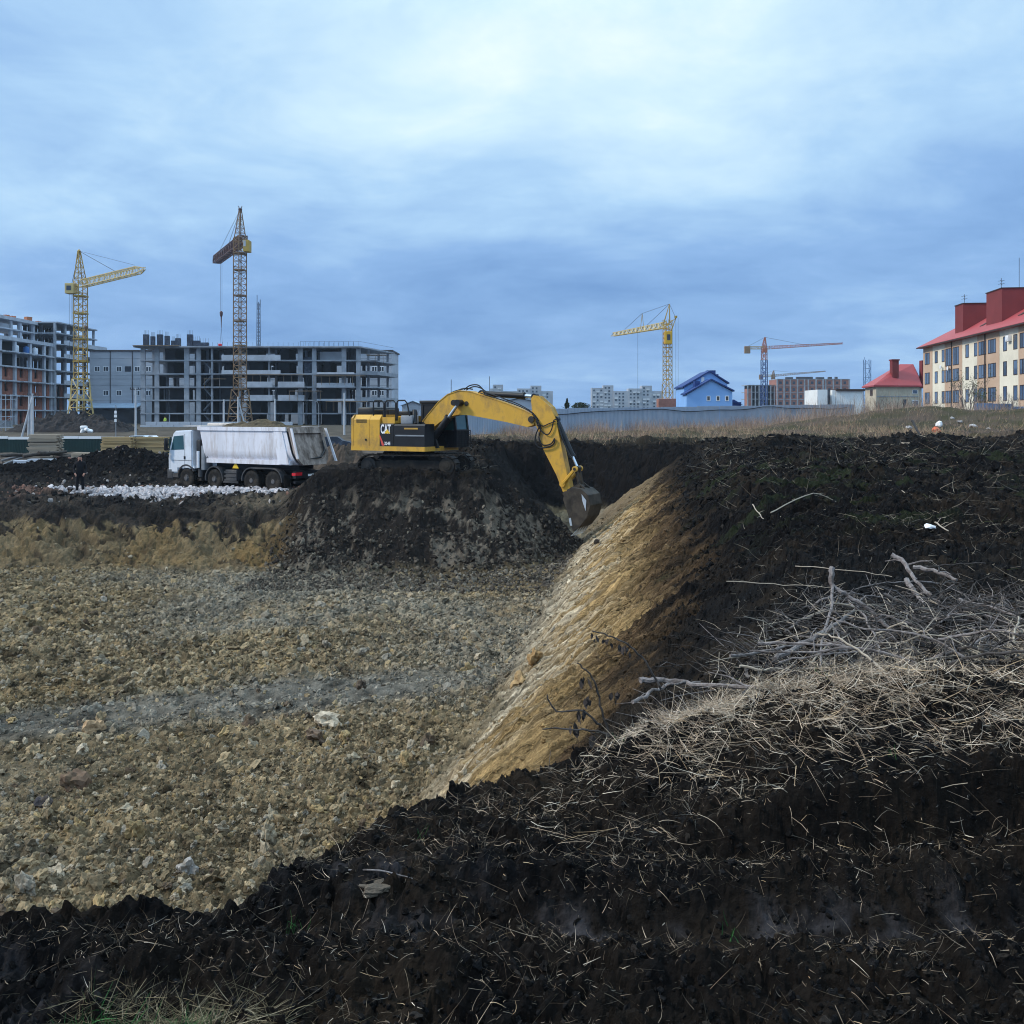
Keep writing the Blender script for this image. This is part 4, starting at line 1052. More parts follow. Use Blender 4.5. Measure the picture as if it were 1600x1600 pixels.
# ================================================================== TIPPER TRUCK
TH = R(150)          # heading: to the left and away
tz = -2.12
T0 = Vector((-17.5, 51.6, 0)) + Vector((math.sin(R(30)), math.cos(R(30)), 0))*1.2
tr = empty('tipper_truck', (T0.x, T0.y, tz), TH, 'white four-axle tipper truck parked behind the pit, tailgate caked in mud', 'truck')
AX = [0.0, -2.1, -4.75, -6.25]
def arch(cx, r0, r1, y0, y1, a0=-10, a1=190, n=14):
    mb = MB(); poly = []
    for k in range(n+1): a = R(a0 + (a1-a0)*k/n); poly.append((cx + r1*math.cos(a), 0.53 + r1*math.sin(a)))
    for k in range(n, -1, -1): a = R(a0 + (a1-a0)*k/n); poly.append((cx + r0*math.cos(a), 0.53 + r0*math.sin(a)))
    m = n+1
    for k in range(n):
        q = [poly[k], poly[k+1], poly[2*m-2-k], poly[2*m-1-k]]
        mb.prism(q, lambda x, z: (x, y0, z), lambda x, z: (x, y1, z))
    return mb
# cab
cabp = [(1.40, 0.75), (1.42, 1.55), (1.32, 2.1), (1.05, 2.86), (0.85, 3.02), (-0.42, 3.08), (-0.46, 1.1), (-0.62, 1.1), (-0.62, 0.98), (0.62, 0.98), (0.62, 0.75)]
mb = MB(); mb.prism(cabp, lambda x, z: (x, -1.22, z), lambda x, z: (x, 1.22, z))
bm = bmesh.new(); me_ = mb.mesh('cab', M['truck_white']); bm.from_mesh(me_)
bmesh.ops.bevel(bm, geom=[e for e in bm.edges if len(e.link_faces) == 2 and e.calc_face_angle(0) > 0.9], offset=0.06, segments=2, affect='EDGES'); bm.to_mesh(me_); bm.free()
tcab = put('cab', me_, tr); smooth_by_angle(me_)
mb = MB()
for s_ in (1, -1):
    mb.prism([(1.16, 1.98), (0.96, 2.72), (0.20, 2.78), (0.16, 2.02)], lambda x, z: (x, s_*1.205, z), lambda x, z: (x, s_*1.228, z))
mb.prism([(-1.08, 2.02), (1.08, 2.02), (1.0, 2.80), (-1.0, 2.80)], lambda y, z: (1.352-(z-2.1)*0.355, y, z), lambda y, z: (1.375-(z-2.1)*0.355, y, z)); mb.build('window', M['cab_glass'], tcab)
mb = MB()
for s_ in (1, -1):
    for x in (1.26, 0.10): mb.box(x-0.012, x+0.012, s_*1.215-0.008, s_*1.215+0.012, 1.0, 2.85 if x < 1 else 1.9)
    mb.box(-0.40, 1.2, s_*1.215-0.008, s_*1.215+0.012, 1.42, 1.44)
mb.build('door_seam', M['guard'], tcab)
mb = MB()
for s_ in (1, -1): mb.bevbox(0.05, 0.17, s_*1.225-0.02, s_*1.225+0.02, 1.50, 1.66, 0.01)
mb.build('door_handle', B, tcab)
for s_ in (1, -1):
    mb = MB(); mb.bevbox(1.28, 1.40, s_*1.42-0.10, s_*1.42+0.10, 1.95, 2.62, 0.03); mb.bevbox(1.28, 1.38, s_*1.42-0.09, s_*1.42+0.09, 1.62, 1.86, 0.03)
    mb.tube((1.25, s_*1.2, 2.55), (1.32, s_*1.42, 2.55), 0.02, 6); mb.tube((1.25, s_*1.2, 2.0), (1.32, s_*1.42, 2.0), 0.02, 6); mb.build('mirror', B, tcab, smooth=True)
mb = MB(); mb.bevbox(1.05, 1.50, -1.22, 1.22, 0.42, 0.98, 0.06); mb.box(0.62, 1.05, -1.20, 1.20, 0.50, 0.745); mb.build('bumper', M['guard'], tcab, smooth=True)
mb = MB()
for s_ in (1, -1): mb.bevbox(1.36, 1.52, s_*0.95-0.17, s_*0.95+0.17, 0.60, 0.85, 0.03)
mb.build('headlight', M['polish'], tcab)
mb = MB(); mb.box(1.425, 1.44, -0.9, 0.9, 1.05, 1.85); mb.build('grille', M['guard'], tcab)
# chassis
mb = MB()
for s_ in (1, -1): mb.box(-7.6, 0.9, s_*0.42-0.05, s_*0.42+0.05, 0.78, 1.08)
for x in AX: mb.tube((x, -0.95, 0.53), (x, 0.95, 0.53), 0.11, 8)
mb.box(-7.5, -1.0, -0.42, 0.42, 0.85, 0.95); mb.build('chassis', B, tr)
mb = MB(); mb.tube((-0.85, 0.95, 0.55), (-0.85, 0.95, 1.15), 0.16, 10); mb.tube((-1.25, 0.6, 0.5), (-0.65, 0.6, 0.5), 0.2, 10); mb.build('air_tank', M['guard'], tr, smooth=True)
mb = MB(); mb.bevbox(-0.98, -0.66, 0.55, 1.12, 1.0, 2.55, 0.05); mb.build('air_intake', B, tr, smooth=True)
mb = MB(); mb.tube((-0.80, 1.02, 1.05), (-0.80, 1.02, 1.95), 0.15, 12); mb.build('silencer', M['truck_white'], tr, smooth=True)
mb = MB(); mb.bevbox(-1.35, -1.10, 0.60, 1.18, 0.95, 2.25, 0.03); mb.build('hydraulic_tank', M['grey_metal'], tr, smooth=True)
mb = MB()
for y in (0.82, 1.16):
    mb.tube((-1.62, y, 1.35), (-1.42, y, 2.75), 0.018, 5)
for k in range(6): mb.tube((-1.60+0.03*k, 0.82, 1.45+0.23*k), (-1.60+0.03*k, 1.16, 1.45+0.23*k), 0.014, 5)
mb.build('ladder', B, tr)
mb = MB(); mb.bevbox(-3.72, -2.92, 0.75, 1.20, 0.50, 1.02, 0.03)
for k in range(3): mb.box(-3.75, -2.88, 1.19, 1.23, 0.45+0.2*k, 0.53+0.2*k)
mb.box(-3.85, -2.80, 1.15, 1.23, 0.34, 0.43); mb.build('toolbox', M['guard'], tr)
mb = MB(); mb.prism([(-3.35, 1.10), (-3.80, 1.10), (-3.575, 1.42)], lambda x, z: (x, 1.10, z), lambda x, z: (x, 1.13, z)); mb.build('warning_triangle', M['sign_yellow'], tr)
# wheels
def wheel_mesh(dual):
    t = MB(); w = 0.15
    prof = [(0.30, w), (0.34, w+0.01), (0.47, w), (0.515, w-0.03), (0.525, w-0.06), (0.525, -w+0.06), (0.515, -w+0.03), (0.47, -w), (0.30, -w)]
    if dual: prof = prof[:-1] + [(0.47, -w-0.02), (0.525, -w-0.08), (0.525, -w-0.27), (0.47, -w-0.31), (0.30, -w-0.31)]
    t.lathe(prof, 28, (0, 0, 0), 'y')
    for k in range(28):
        a = 2*math.pi*k/28
        for y0, y1 in ((w-0.10, w-0.02), (-0.03, 0.05), (-w+0.01, -w+0.09)):
            c, s_ = math.cos(a+0.06*(y0 > 0)), math.sin(a+0.06*(y0 > 0)); u = Vector((c, 0, s_)); v = Vector((-s_, 0, c))
            q = []
            for yy in (y0, y1):
                for (e, g) in ((0.515, -0.03), (0.54, -0.03), (0.54, 0.03), (0.515, 0.03)): p = u*e + v*g; q.append((p.x, yy, p.z))
            t.add(q, [(0,1,2,3), (7,6,5,4), (0,4,5,1), (1,5,6,2), (2,6,7,3), (3,7,4,0)])
    r = MB()
    if dual: r.lathe([(0.30, 0.14), (0.28, 0.12), (0.26, -0.02), (0.15, -0.03), (0.14, 0.13), (0.10, 0.17), (0.02, 0.17)], 20, (0, 0, 0), 'y')
    else: r.lathe([(0.30, 0.14), (0.27, 0.10), (0.20, 0.14), (0.18, 0.15), (0.13, 0.15), (0.12, 0.20), (0.02, 0.20)], 20, (0, 0, 0), 'y')
    for k in range(10):
        a = 2*math.pi*k/10; r.tube((0.165*math.cos(a), 0.10 if not dual else -0.03, 0.165*math.sin(a)), (0.165*math.cos(a), 0.17 if not dual else 0.02, 0.165*math.sin(a)), 0.016, 6)
    return t.mesh('tyre', M['rubber'], True), r.mesh('rim', M['hub'], True)
wm = {d: wheel_mesh(d) for d in (False, True)}
for i, x in enumerate(AX):
    for s_ in (1, -1):
        dual = i >= 2
        w = empty('wheel', (x, s_*1.04, 0.50), 0 if s_ > 0 else math.pi); w.parent = tr
        put('tyre', wm[dual][0], w); put('rim', wm[dual][1], w)
arch(AX[0], 0.62, 0.70, 0.80, 1.235, 5, 150).build('mudguard', M['guard'], tr)
arch(AX[1], 0.60, 0.66, 0.82, 1.235).build('mudguard', M['guard'], tr)
for s_ in (1, -1):
    mb = MB(); y0, y1 = (0.78, 1.235) if s_ > 0 else (-1.235, -0.78)
    pts = []
    for k in range(8): a = R(0 + 90*k/7); pts.append((AX[2] + 0.0 + 0.0 + 0.66*math.cos(a), 0.53+0.66*math.sin(a)))
    pts = [(AX[2]+0.66*math.cos(R(-5+95*k/7)), 0.53+0.66*math.sin(R(-5+95*k/7))) for k in range(8)] + [(AX[3]+0.66*math.cos(R(90+95*k/7)), 0.53+0.66*math.sin(R(90+95*k/7))) for k in range(8)]
    for p, q in zip(pts[:-1], pts[1:]):
        def inn(p): 
            c = AX[2] if p[0] > AX[2] else (AX[3] if p[0] < AX[3] else p[0]); v = Vector((p[0]-c, p[1]-0.53)); v = v*(0.60/0.66); return (c+v.x, 0.53+v.y)
        mb.prism([p, q, inn(q), inn(p)], lambda x, z: (x, y0, z), lambda x, z: (x, y1, z))
    mb.build('mudguard', M['guard'], tr)
arch(AX[0], 0.62, 0.70, -1.235, -0.80, 5, 150).build('mudguard', M['guard'], tr); arch(AX[1], 0.60, 0.66, -1.235, -0.82).build('mudguard', M['guard'], tr)
# tipping body: half-pipe section swept along x
def sect(n=7):
    p = [(1.25, 3.22), (1.25, 2.05)]
    for k in range(1, n+1): a = R(90*k/n); p.append((1.25-0.55+0.55*math.cos(a), 2.05-0.72*math.sin(a)))
    return p
S_ = sect(); ring = S_ + [(-y, z) for y, z in reversed(S_)]
def xs(z, end):            # slanted front and tail ends
    if end == 0: return -1.05 - 0.26*(3.22-z)
    return -7.16 - 0.31*(3.22-z)
mb = MB(); m = len(ring)
vs = [(xs(z, 0), y, z) for y, z in ring] + [(xs(z, 1), y, z) for y, z in ring] + [(xs(z, 0)-0.02, y*0.965, z+0.05*(z < 3)) for y, z in ring] + [(xs(z, 1)+0.02, y*0.965, z+0.05*(z < 3)) for y, z in ring]
fs = []
for i in range(m-1): fs += [(i, i+1, m+i+1, m+i), (2*m+i, 3*m+i, 3*m+i+1, 2*m+i+1)]
fs += [(0, m, 3*m, 2*m), (m-1, 3*m-1, 4*m-1, 2*m-1), tuple(range(m))]
mb.add(vs, fs); tip = mb.build('tipping_body', M['tip_white'], tr, smooth=True)
mb = MB()
for s_ in (1, -1):
    mb.prism([(-0.98, 3.06), (-7.22, 3.06), (-7.20, 3.26), (-0.92, 3.26)], lambda x, z: (x, s_*1.225, z), lambda x, z: (x, s_*1.315, z))
mb.box(-1.06, -0.92, -1.224, 1.224, 3.06, 3.26); mb.build('top_rail', M['tip_white'], tip)
mb = MB()
for s_ in (1, -1):
    mb.prism([(-6.35, 3.055), (-6.95, 3.055), (-7.42, 1.40), (-6.72, 1.40)], lambda x, z: (x, s_*1.15, z), lambda x, z: (x, s_*1.29, z))
    mb.box(-7.45, -1.55, min(s_*0.98, s_*1.22), max(s_*0.98, s_*1.22), 1.36, 1.58) 
mb.build('side_rib', M['tip_white'], tip)
mb = MB(); mb.box(-7.4, -1.6, -0.55, 0.55, 1.10, 1.30); mb.build('subframe', B, tip)
# tailgate
gate = MB(); TS = lambda z: -7.26 - 0.36*(3.22-z)*0.9
out_ = [(1.22, 3.26), (1.22, 1.95), (1.10, 1.62), (0.85, 1.36), (-0.85, 1.36), (-1.10, 1.62), (-1.22, 1.95), (-1.22, 3.26)]
in_ = [(1.00, 2.95), (1.00, 2.02), (0.90, 1.80), (0.72, 1.62), (-0.72, 1.62), (-0.90, 1.80), (-1.00, 2.02), (-1.00, 2.95)]
n8 = 8
vs = [(TS(z)-0.14, y, z) for y, z in out_] + [(TS(z)-0.14, y, z) for y, z in in_] + [(TS(z), y, z) for y, z in out_] + [(TS(z)-0.03, y, z) for y, z in in_]
fs = []
for i in range(8):
    j = (i+1) % 8; fs += [(i, j, 8+j, 8+i), (8+i, 8+j, 24+j, 24+i), (i, 16+i, 16+j, j)]
fs += [tuple(range(24, 32)), tuple(range(23, 15, -1))]
gate.add(vs, fs); tg = gate.build('tailgate', M['tip_muddy'], tr)
mb = MB(); mb.path([(TS(2.6)-0.16, -0.98, 2.55), (TS(2.1)-0.2, -0.92, 2.05), (TS(1.7)-0.18, -0.5, 1.72), (TS(1.66)-0.18, 0.3, 1.66)], [0.03, 0.07, 0.06, 0.02], 6); mb.build('rubber_strap', B, tg)
mb = MB(); mb.prism([(-7.5, 3.2), (-7.62, 3.2), (-8.35, 1.5), (-8.22, 1.5)], lambda x, z: (x, -1.30, z), lambda x, z: (x, -1.24, z)); mb.build('gate_arm', M['tip_white'], tg); mb = MB(); mb.prism([(-7.5, 3.2), (-7.62, 3.2), (-8.05, 1.7), (-7.92, 1.7)], lambda x, z: (x, 1.24, z), lambda x, z: (x, 1.30, z)); mb.build('gate_arm', M['tip_white'], tg)
mb = MB(); mb.box(-7.75, -7.55, -1.15, 1.15, 0.70, 1.05); mb.box(-7.72, -7.60, -1.15, 1.15, 0.45, 0.56); mb.build('rear_beam', B, tr)
for s_ in (1, -1):
    mb = MB(); mb.box(-7.79, -7.752, min(s_*0.72, s_*1.12), max(s_*0.72, s_*1.12), 0.84, 1.0); mb.box(-7.75, -7.5, s_*1.155-0.003, s_*1.155+0.004, 0.84, 0.98); mb.build('tail_light', M['tail_red'], tr)
mb = MB(); mb.box(-7.765, -7.752, -0.26, 0.26, 0.78, 0.89); mb.build('number_plate', M['white_decal'], tr)
for s_ in (1, -1):
    mb = MB(); mb.box(-7.05, -7.03, s_*1.0-0.22, s_*1.0+0.22, 0.25, 0.85); mb.build('mud_flap', M['rubber'], tr)
mb = MB(); mb.bevbox(-2.9, 0.15, -1.05, -0.35, 3.27, 3.44, 0.07); mb.box(-1.0, 0.30, -1.15, 1.15, 3.262, 3.30); mb.build('cab_canopy', M['tarp'], tip, smooth=True)
# load of soil
def soil_heap(name, poly, h, cx, cy, m, seed, label, cat, loc, rz, n=44, skirt=0.0):
    xs_ = [p[0] for p in poly]; ys_ = [p[1] for p in poly]
    U, V = np.meshgrid(np.linspace(-1, 1, n), np.linspace(-1, 1, n))
    x = (min(xs_)+max(xs_))/2 + U*(max(xs_)-min(xs_))/2; y = (min(ys_)+max(ys_))/2 + V*(max(ys_)-min(ys_))/2
    e = np.clip(1-U**2, 0, 1)*np.clip(1-V**2, 0, 1)
    z = h*e**0.7*(1 + 0.55*fbm(x*1.2+seed, y*1.2, seed, 4)) + 0.28*h*fbm(x*3.5, y*3.5+seed, seed+2, 3)*e**0.5 - skirt
    mb = MB(); mb.add(np.stack([x.ravel(), y.ravel(), z.ravel()], 1).tolist(), [(i*n+j, i*n+j+1, (i+1)*n+j+1, (i+1)*n+j) for i in range(n-1) for j in range(n-1)])
    o = mb.build(name, m); o.location = loc; o.rotation_euler = (0, 0, rz)
    return tag(o, label, cat)
lo = Vector((T0.x, T0.y, 0)) + Matrix.Rotation(TH, 3, 'Z') @ Vector((-4.2, 0, 0))
soil_heap('soil_load', [(-2.9, -1.19), (2.9, 1.19)], 0.42, 0, 0, M['load'], 5, 'heap of brown-green earth loaded in the tipper truck', 'soil load', (lo.x, lo.y, tz+3.10), TH, skirt=0.05)

# ================================================================== PEOPLE
def person(name, label, loc, rz, hgt, jacket, trousers, hat, skin, pose=0, group=None):
    V, E, Rr = [], [], []
    def v(x, y, z, r, p=None, r2=None):
        V.append((x, y, z)); Rr.append((r, r2 or r))
        if p is not None: E.append((p, len(V)-1))
        return len(V)-1
    pel = v(0, 0, 0.95, 0.155, None, 0.12); sp = v(0, 0.0, 1.15, 0.15, pel, 0.12); ch = v(0, 0.0, 1.36, 0.17, sp, 0.13)
    nk = v(0, 0.01, 1.50, 0.065, ch); hd1 = v(0, 0.03, 1.60, 0.085, nk, 0.095); hd = v(0, 0.035, 1.68, 0.085, hd1, 0.10); v(0, 0.02, 1.75, 0.06, hd, 0.07)
    v(0, 0.115, 1.625, 0.018, hd1)                      # nose / chin line
    for s in (1, -1):
        v(s*0.085, 0.02, 1.64, 0.02, hd1)               # ear
        sh = v(s*0.18, 0, 1.42, 0.075, ch); el = v(s*(0.26 if pose == 0 else 0.28), -0.03, 1.15, 0.058, sh)
        wr = v(s*0.20, 0.14, 0.96, 0.042, el); hn = v(s*0.17, 0.19, 0.90, 0.036, wr)
        for q, (fx, fl) in enumerate(((-0.026, 0.055), (-0.008, 0.066), (0.010, 0.062), (0.027, 0.05))):
            k1 = v(s*(0.165+fx*0.7), 0.215, 0.86, 0.0095, hn); v(s*(0.155+fx*0.7), 0.215, 0.86-fl*0.8, 0.0085, k1)
        k1 = v(s*0.13, 0.205, 0.885, 0.011, hn); v(s*0.115, 0.215, 0.85, 0.0095, k1)
        hp = v(s*0.10, 0, 0.88, 0.105, pel); kn = v(s*0.115, 0.02, 0.50, 0.078, hp); an = v(s*0.125, -0.02, 0.10, 0.055, kn); v(s*0.14, 0.13, 0.05, 0.045, an)
    me = bpy.data.meshes.new('person_body'); me.from_pydata(V, E, [])
    o = bpy.data.objects.new('tmp', me); COL.objects.link(o)
    sk = o.modifiers.new('s', 'SKIN'); sk.use_smooth_shade = True
    for i, r in enumerate(Rr): me.skin_vertices[0].data[i].radius = r
    me.skin_vertices[0].data[pel].use_root = True
    o.modifiers.new('d', 'SUBSURF').levels = 1
    bpy.context.view_layer.update()
    m2 = bpy.data.meshes.new_from_object(o.evaluated_get(bpy.context.evaluated_depsgraph_get()))
    bpy.data.objects.remove(o)
    for mm in (jacket, trousers, skin, hat, B): m2.materials.append(mm)
    for p in m2.polygons:
        c = p.center
        i = 0
        if c.z < 0.93: i = 1
        if abs(c.x) > 0.09 and c.y > 0.135 and 0.7 < c.z < 0.96: i = 2
        if c.z > 1.515: i = 2
        if c.z > 1.675 or (c.z > 1.60 and c.y < -0.02): i = 3
        if c.z < 0.115: i = 4
        p.material_index = i; p.use_smooth = True
    m2.name = name
    b = bpy.data.objects.new(name, m2); COL.objects.link(b)
    k = hgt/1.80
    b.location = loc; b.rotation_euler = (0, 0, rz); b.scale = (k, k, k)
    tag(b, label, 'person', group)
    return b
m_dark = mat('dark_cloth', (0.008, 0.008, 0.011), 0.9, 0.3, 6); m_skin = mat('skin', (0.42, 0.22, 0.16), 0.6, 0.08, 8)
m_vis = mat('hi_vis', (0.55, 0.72, 0.10), 0.7, 0.1, 5); m_cap = mat('dark_cap', (0.010, 0.010, 0.012), 0.8, 0.2, 6)
pd = 45.0; pxw = gx(125, pd)
person('person', 'person in dark jacket, trousers and cap standing on the left bank', (pxw, pd, gz1(pxw, pd)), R(200), 1.86, m_dark, m_dark, m_cap, m_skin)
# ================================================================== BUILDINGS AND SITE
M['concrete'] = mat('raw_concrete', (0.30, 0.33, 0.38), 0.9, 0.22, 0.6, tint=(0.18, 0.20, 0.235), tint_amt=0.6, tscale=0.35)
M['concrete_d'] = mat('dark_concrete_and_shade', (0.040, 0.045, 0.055), 0.9, 0.3, 0.5)  # interior shade of the open bays put into the colour; also annex, plinth
M['concrete_l'] = mat('pale_concrete', (0.42, 0.46, 0.53), 0.9, 0.15, 0.6, tint=(0.30, 0.33, 0.38), tint_amt=0.5, tscale=0.4)
M['brick_red'] = mat('red_brick', (0.30, 0.115, 0.075), 0.9, 0.3, 1.2, tint=(0.18, 0.075, 0.055), tint_amt=0.6)
M['brick_o'] = mat('orange_brick', (0.36, 0.14, 0.07), 0.9, 0.25, 2)
M['form'] = mat('blue_black_formwork', (0.022, 0.032, 0.055), 0.6, 0.4, 1.0, tint=(0.10, 0.12, 0.16), tint_amt=0.5, tscale=1.5)
M['wood'] = mat('form_wood', (0.26, 0.19, 0.13), 0.85, 0.3, 1.5)
M['white_tank'] = mat('white_tank', (0.62, 0.68, 0.76), 0.5, 0.08, 1)
M['blue_tank'] = mat('blue_tank', (0.03, 0.13, 0.36), 0.45, 0.12, 1)
M['silicate'] = mat('grey_block_wall', (0.40, 0.43, 0.49), 0.9, 0.10, 0.5, tint=(0.31, 0.335, 0.39), tint_amt=0.6, tscale=0.25, stretch=(1, 1, 5))
M['pvc'] = mat('white_window_frame', (0.78, 0.80, 0.84), 0.5, 0.05, 1)
M['pane'] = mat('window_pane', (0.035, 0.045, 0.065), 0.12, 0.2, 0.5, spec=0.6)
M['pane_b'] = mat('blue_window_pane', (0.07, 0.105, 0.17), 0.06, 0.3, 0.25, spec=0.9)
M['pipe'] = mat('dark_pipe', (0.05, 0.045, 0.05), 0.6, 0.2, 1)
M['steel_roof'] = mat('blue_grey_roof', (0.30, 0.40, 0.52), 0.5, 0.12, 1)

def rnd(seed): return random.Random(seed)
def frame_slab(root, poly, z0, z1, nm='floor_slab', m=None):
    mb = MB(); mb.slab(poly, z0, z1); return mb.build(nm, m or M['concrete'], root)
def block(root, nm, m, *b):
    mb = MB(); mb.box(*b); return mb.build(nm, m, root)

# ---------- concrete frame block, middle left
cz0 = -0.5
bc = empty('concrete_frame_building', (gx(223, 200), 200, cz0), 0, 'long unfinished concrete frame block with open floors behind the tipper truck', 'building')
colx = [0, 2.9, 9.1, 11.6, 14.4, 20.2, 26.3, 32.8, 35.7, 41.9, 44.9]
lev = [2.35, 5.1, 7.85, 10.6, 13.4, 16.2]; lev = [z - cz0 for z in lev]
cwid = [0.9, 0.9, 1.0, 0.9, 0.35, 0.35, 0.35, 1.0, 0.9, 0.95, 0.9]
for i, x in enumerate(colx):
    for j, yy in enumerate((0.0, 6.0, 12.5, 18.5)):
        xo = x + (yy*0.2 if i == len(colx)-1 else 0)
        w = cwid[i] if j == 0 else 0.5
        block(bc, 'column', M['concrete'], xo-w/2, xo+w/2, yy, yy+0.45, -0.6, lev[-1]-0.3)
rr = rnd(3)
for k, z in enumerate(lev):
    top_ = k == 5
    ov = 1.1 if top_ else 0.15
    poly = [(-0.6-(0.9 if top_ else 0), -ov), (45.3, -ov), (46.9, 5.0), (50.1, 19.5), (-0.6, 19.5)]
    if not top_: poly = [(-0.5, -0.12), (45.4, -0.12), (47.3 + 0.4*(k % 2), 4.0), (50.2, 19.0), (-0.5, 19.0)]
    frame_slab(bc, poly, z-0.28, z)
    if k in (0, 1, 2, 3, 4):
        # balconies and parapets on the recessed middle and the right end
        mid = [(16.8, 29.0, -1.3)] if k >= 3 else ([(21.5, 27.4, -1.6), (28.5, 34.0, -1.5)] if k in (1, 2) else [])
        for (a, b, yo) in mid:
            bl = block(bc, 'balcony', M['concrete_l'], a, b, yo, -0.14, z-0.24, z-0.02)
            block(bl, 'parapet', M['concrete_l'], a, b, yo, yo+0.15, z-0.018, z+0.95 if k != 3 else z+0.6)
        if k in (1, 2, 3):
            bl = block(bc, 'balcony', M['concrete_l'], 36.5, 44.3, -1.4, -0.14, z-0.26, z-0.04)
            block(bl, 'parapet', M['concrete_l'], 36.5, 44.3, -1.4, -1.25, z-0.038, z+0.7 if k == 2 else z+0.15)
    if k < 5:
        for (a, b) in ((45.6, 49.6),):
            mb = MB(); mb.slab([(45.5, 0.2), (48.2+0.5*rr.random(), 2.0), (51.3, 16.0), (49.8, 16.0)], z-0.25, z+0.02 + 0.5*(k % 2)); mb.build('side_balcony', M['concrete'], bc)
# inner walls: shade-dark partitions, more added to darken the bays; back wall strips with openings between
for k in range(6):
    z0, z1 = (lev[k-1] if k else -0.5), lev[k]-0.29
    for i in range(len(colx)-1):
        x0, x1 = colx[i]+0.55, colx[i+1]-0.55
        t = rr.random()
        if x1-x0 < 1.0: 
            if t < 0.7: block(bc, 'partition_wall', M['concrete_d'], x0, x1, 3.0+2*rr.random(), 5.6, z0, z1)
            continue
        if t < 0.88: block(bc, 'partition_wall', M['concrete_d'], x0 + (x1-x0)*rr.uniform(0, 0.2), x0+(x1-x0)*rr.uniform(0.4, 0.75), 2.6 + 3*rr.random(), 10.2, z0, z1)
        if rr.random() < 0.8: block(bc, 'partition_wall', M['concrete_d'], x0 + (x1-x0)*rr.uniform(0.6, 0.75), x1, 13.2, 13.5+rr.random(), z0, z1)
        if rr.random() < 0.35: block(bc, 'prop', M['concrete'], x0+0.6, x0+0.68, 1.0, 1.08, z0, z1)
block(bc, 'infill_wall', mat('pale_infill', (0.62, 0.66, 0.70), 0.85, 0.08, 0.8), 36.3, 41.3, 3.2, 3.5, lev[4], lev[5]-0.9)
block(bc, 'infill_wall', M['form'], 33.4, 35.2, 0.6, 0.8, lev[3], lev[4]+0.6)
# stair flights in the dark stair bay
for k in range(5):
    z = lev[k]; s_ = 1 if k % 2 else -1
    mb = MB(); mb.prism([(12.2, z-2.4 if s_ > 0 else z-0.4), (14.0, z-0.4 if s_ > 0 else z-2.4), (14.0, z-0.05 if s_ > 0 else z-2.05), (12.2, z-2.05 if s_ > 0 else z-0.05)], lambda x, zz: (x, 1.4, zz), lambda x, zz: (x, 2.6, zz)); mb.build('stair_flight', M['concrete'], bc)
# timber formwork decks and edges
for (a, b, z, yo) in ((21.6, 34.0, lev[2]+2.35, -1.5), (36.0, 46.5, lev[2]+2.1, -2.2), (31.0, 37.6, lev[1]+1.7, -2.3), (38.5, 47.0, lev[0]+2.3, -2.0), (-1.4, 8.0, lev[5]+0.02, -1.9), (46.5, 50.5, lev[5]-1.8, 2.5), (13.0, 17.5, lev[2]+1.5, -1.0)):
    dk = MB(); dk.box(a, b, yo, -0.2 if yo > -2 else -0.6, z, z+0.10); d_ = dk.build('formwork_deck', M['wood'], bc)
    mb = MB()
    for q in range(int((b-a)/1.6)+1): mb.tube((a+1.6*q, yo+0.5, z-1.9 if z < lev[5] else z-0.3), (a+1.6*q, yo+0.5, z), 0.05, 4)
    mb.build('prop', M['wood'], d_)
# column starters on the roof
for (x, h, w) in ((0.2, 2.6, 1.05), (1.6, 2.2, 0.8), (3.1, 2.6, 1.1), (4.6, 2.3, 0.9), (5.9, 1.3, 0.75), (6.9, 1.8, 1.0), (9.4, 2.6, 1.1), (10.8, 1.3, 1.4), (12.4, 0.9, 1.8)):
    st_ = block(bc, 'column_starter', M['form'], x-w/2, x+w/2, 1.0, 1.8, lev[5]+0.01, lev[5]+h)
    mb = MB()
    for q in range(4): mb.tube((x-w/2+0.1+q*(w-0.2)/3, 1.4, lev[5]+h), (x-w/2+0.1+q*(w-0.2)/3, 1.4, lev[5]+h+0.9), 0.03, 4)
    mb.build('rebar', M['pipe'], st_)
mb = MB()
for q in range(30):
    x = 13.5 + q*1.05; mb.tube((x, 0.0, lev[5]), (x, 0.0, lev[5]+0.7+0.25*rr.random()), 0.025, 4)
for q in range(13):
    x = 33 + q; mb.tube((x, -0.7, lev[5]), (x, -0.7, lev[5]+1.0), 0.03, 4)
mb.tube((33, -0.7, lev[5]+1.0), (45.2, -0.7, lev[5]+1.0), 0.03, 4); mb.tube((45.2, -0.7, lev[5]+1.0), (50, 18, lev[5]+1.0), 0.03, 4)
mb.build('edge_rail', M['pipe'], bc)
mb = MB(); mb.bevbox(16.0, 16.7, -1.0, -0.5, lev[5]+0.02, lev[5]+0.5, 0.1); rb = mb.build('red_tarpaulin', mat('red_tarp', (0.75, 0.04, 0.05), 0.6, 0.1, 2), bc)

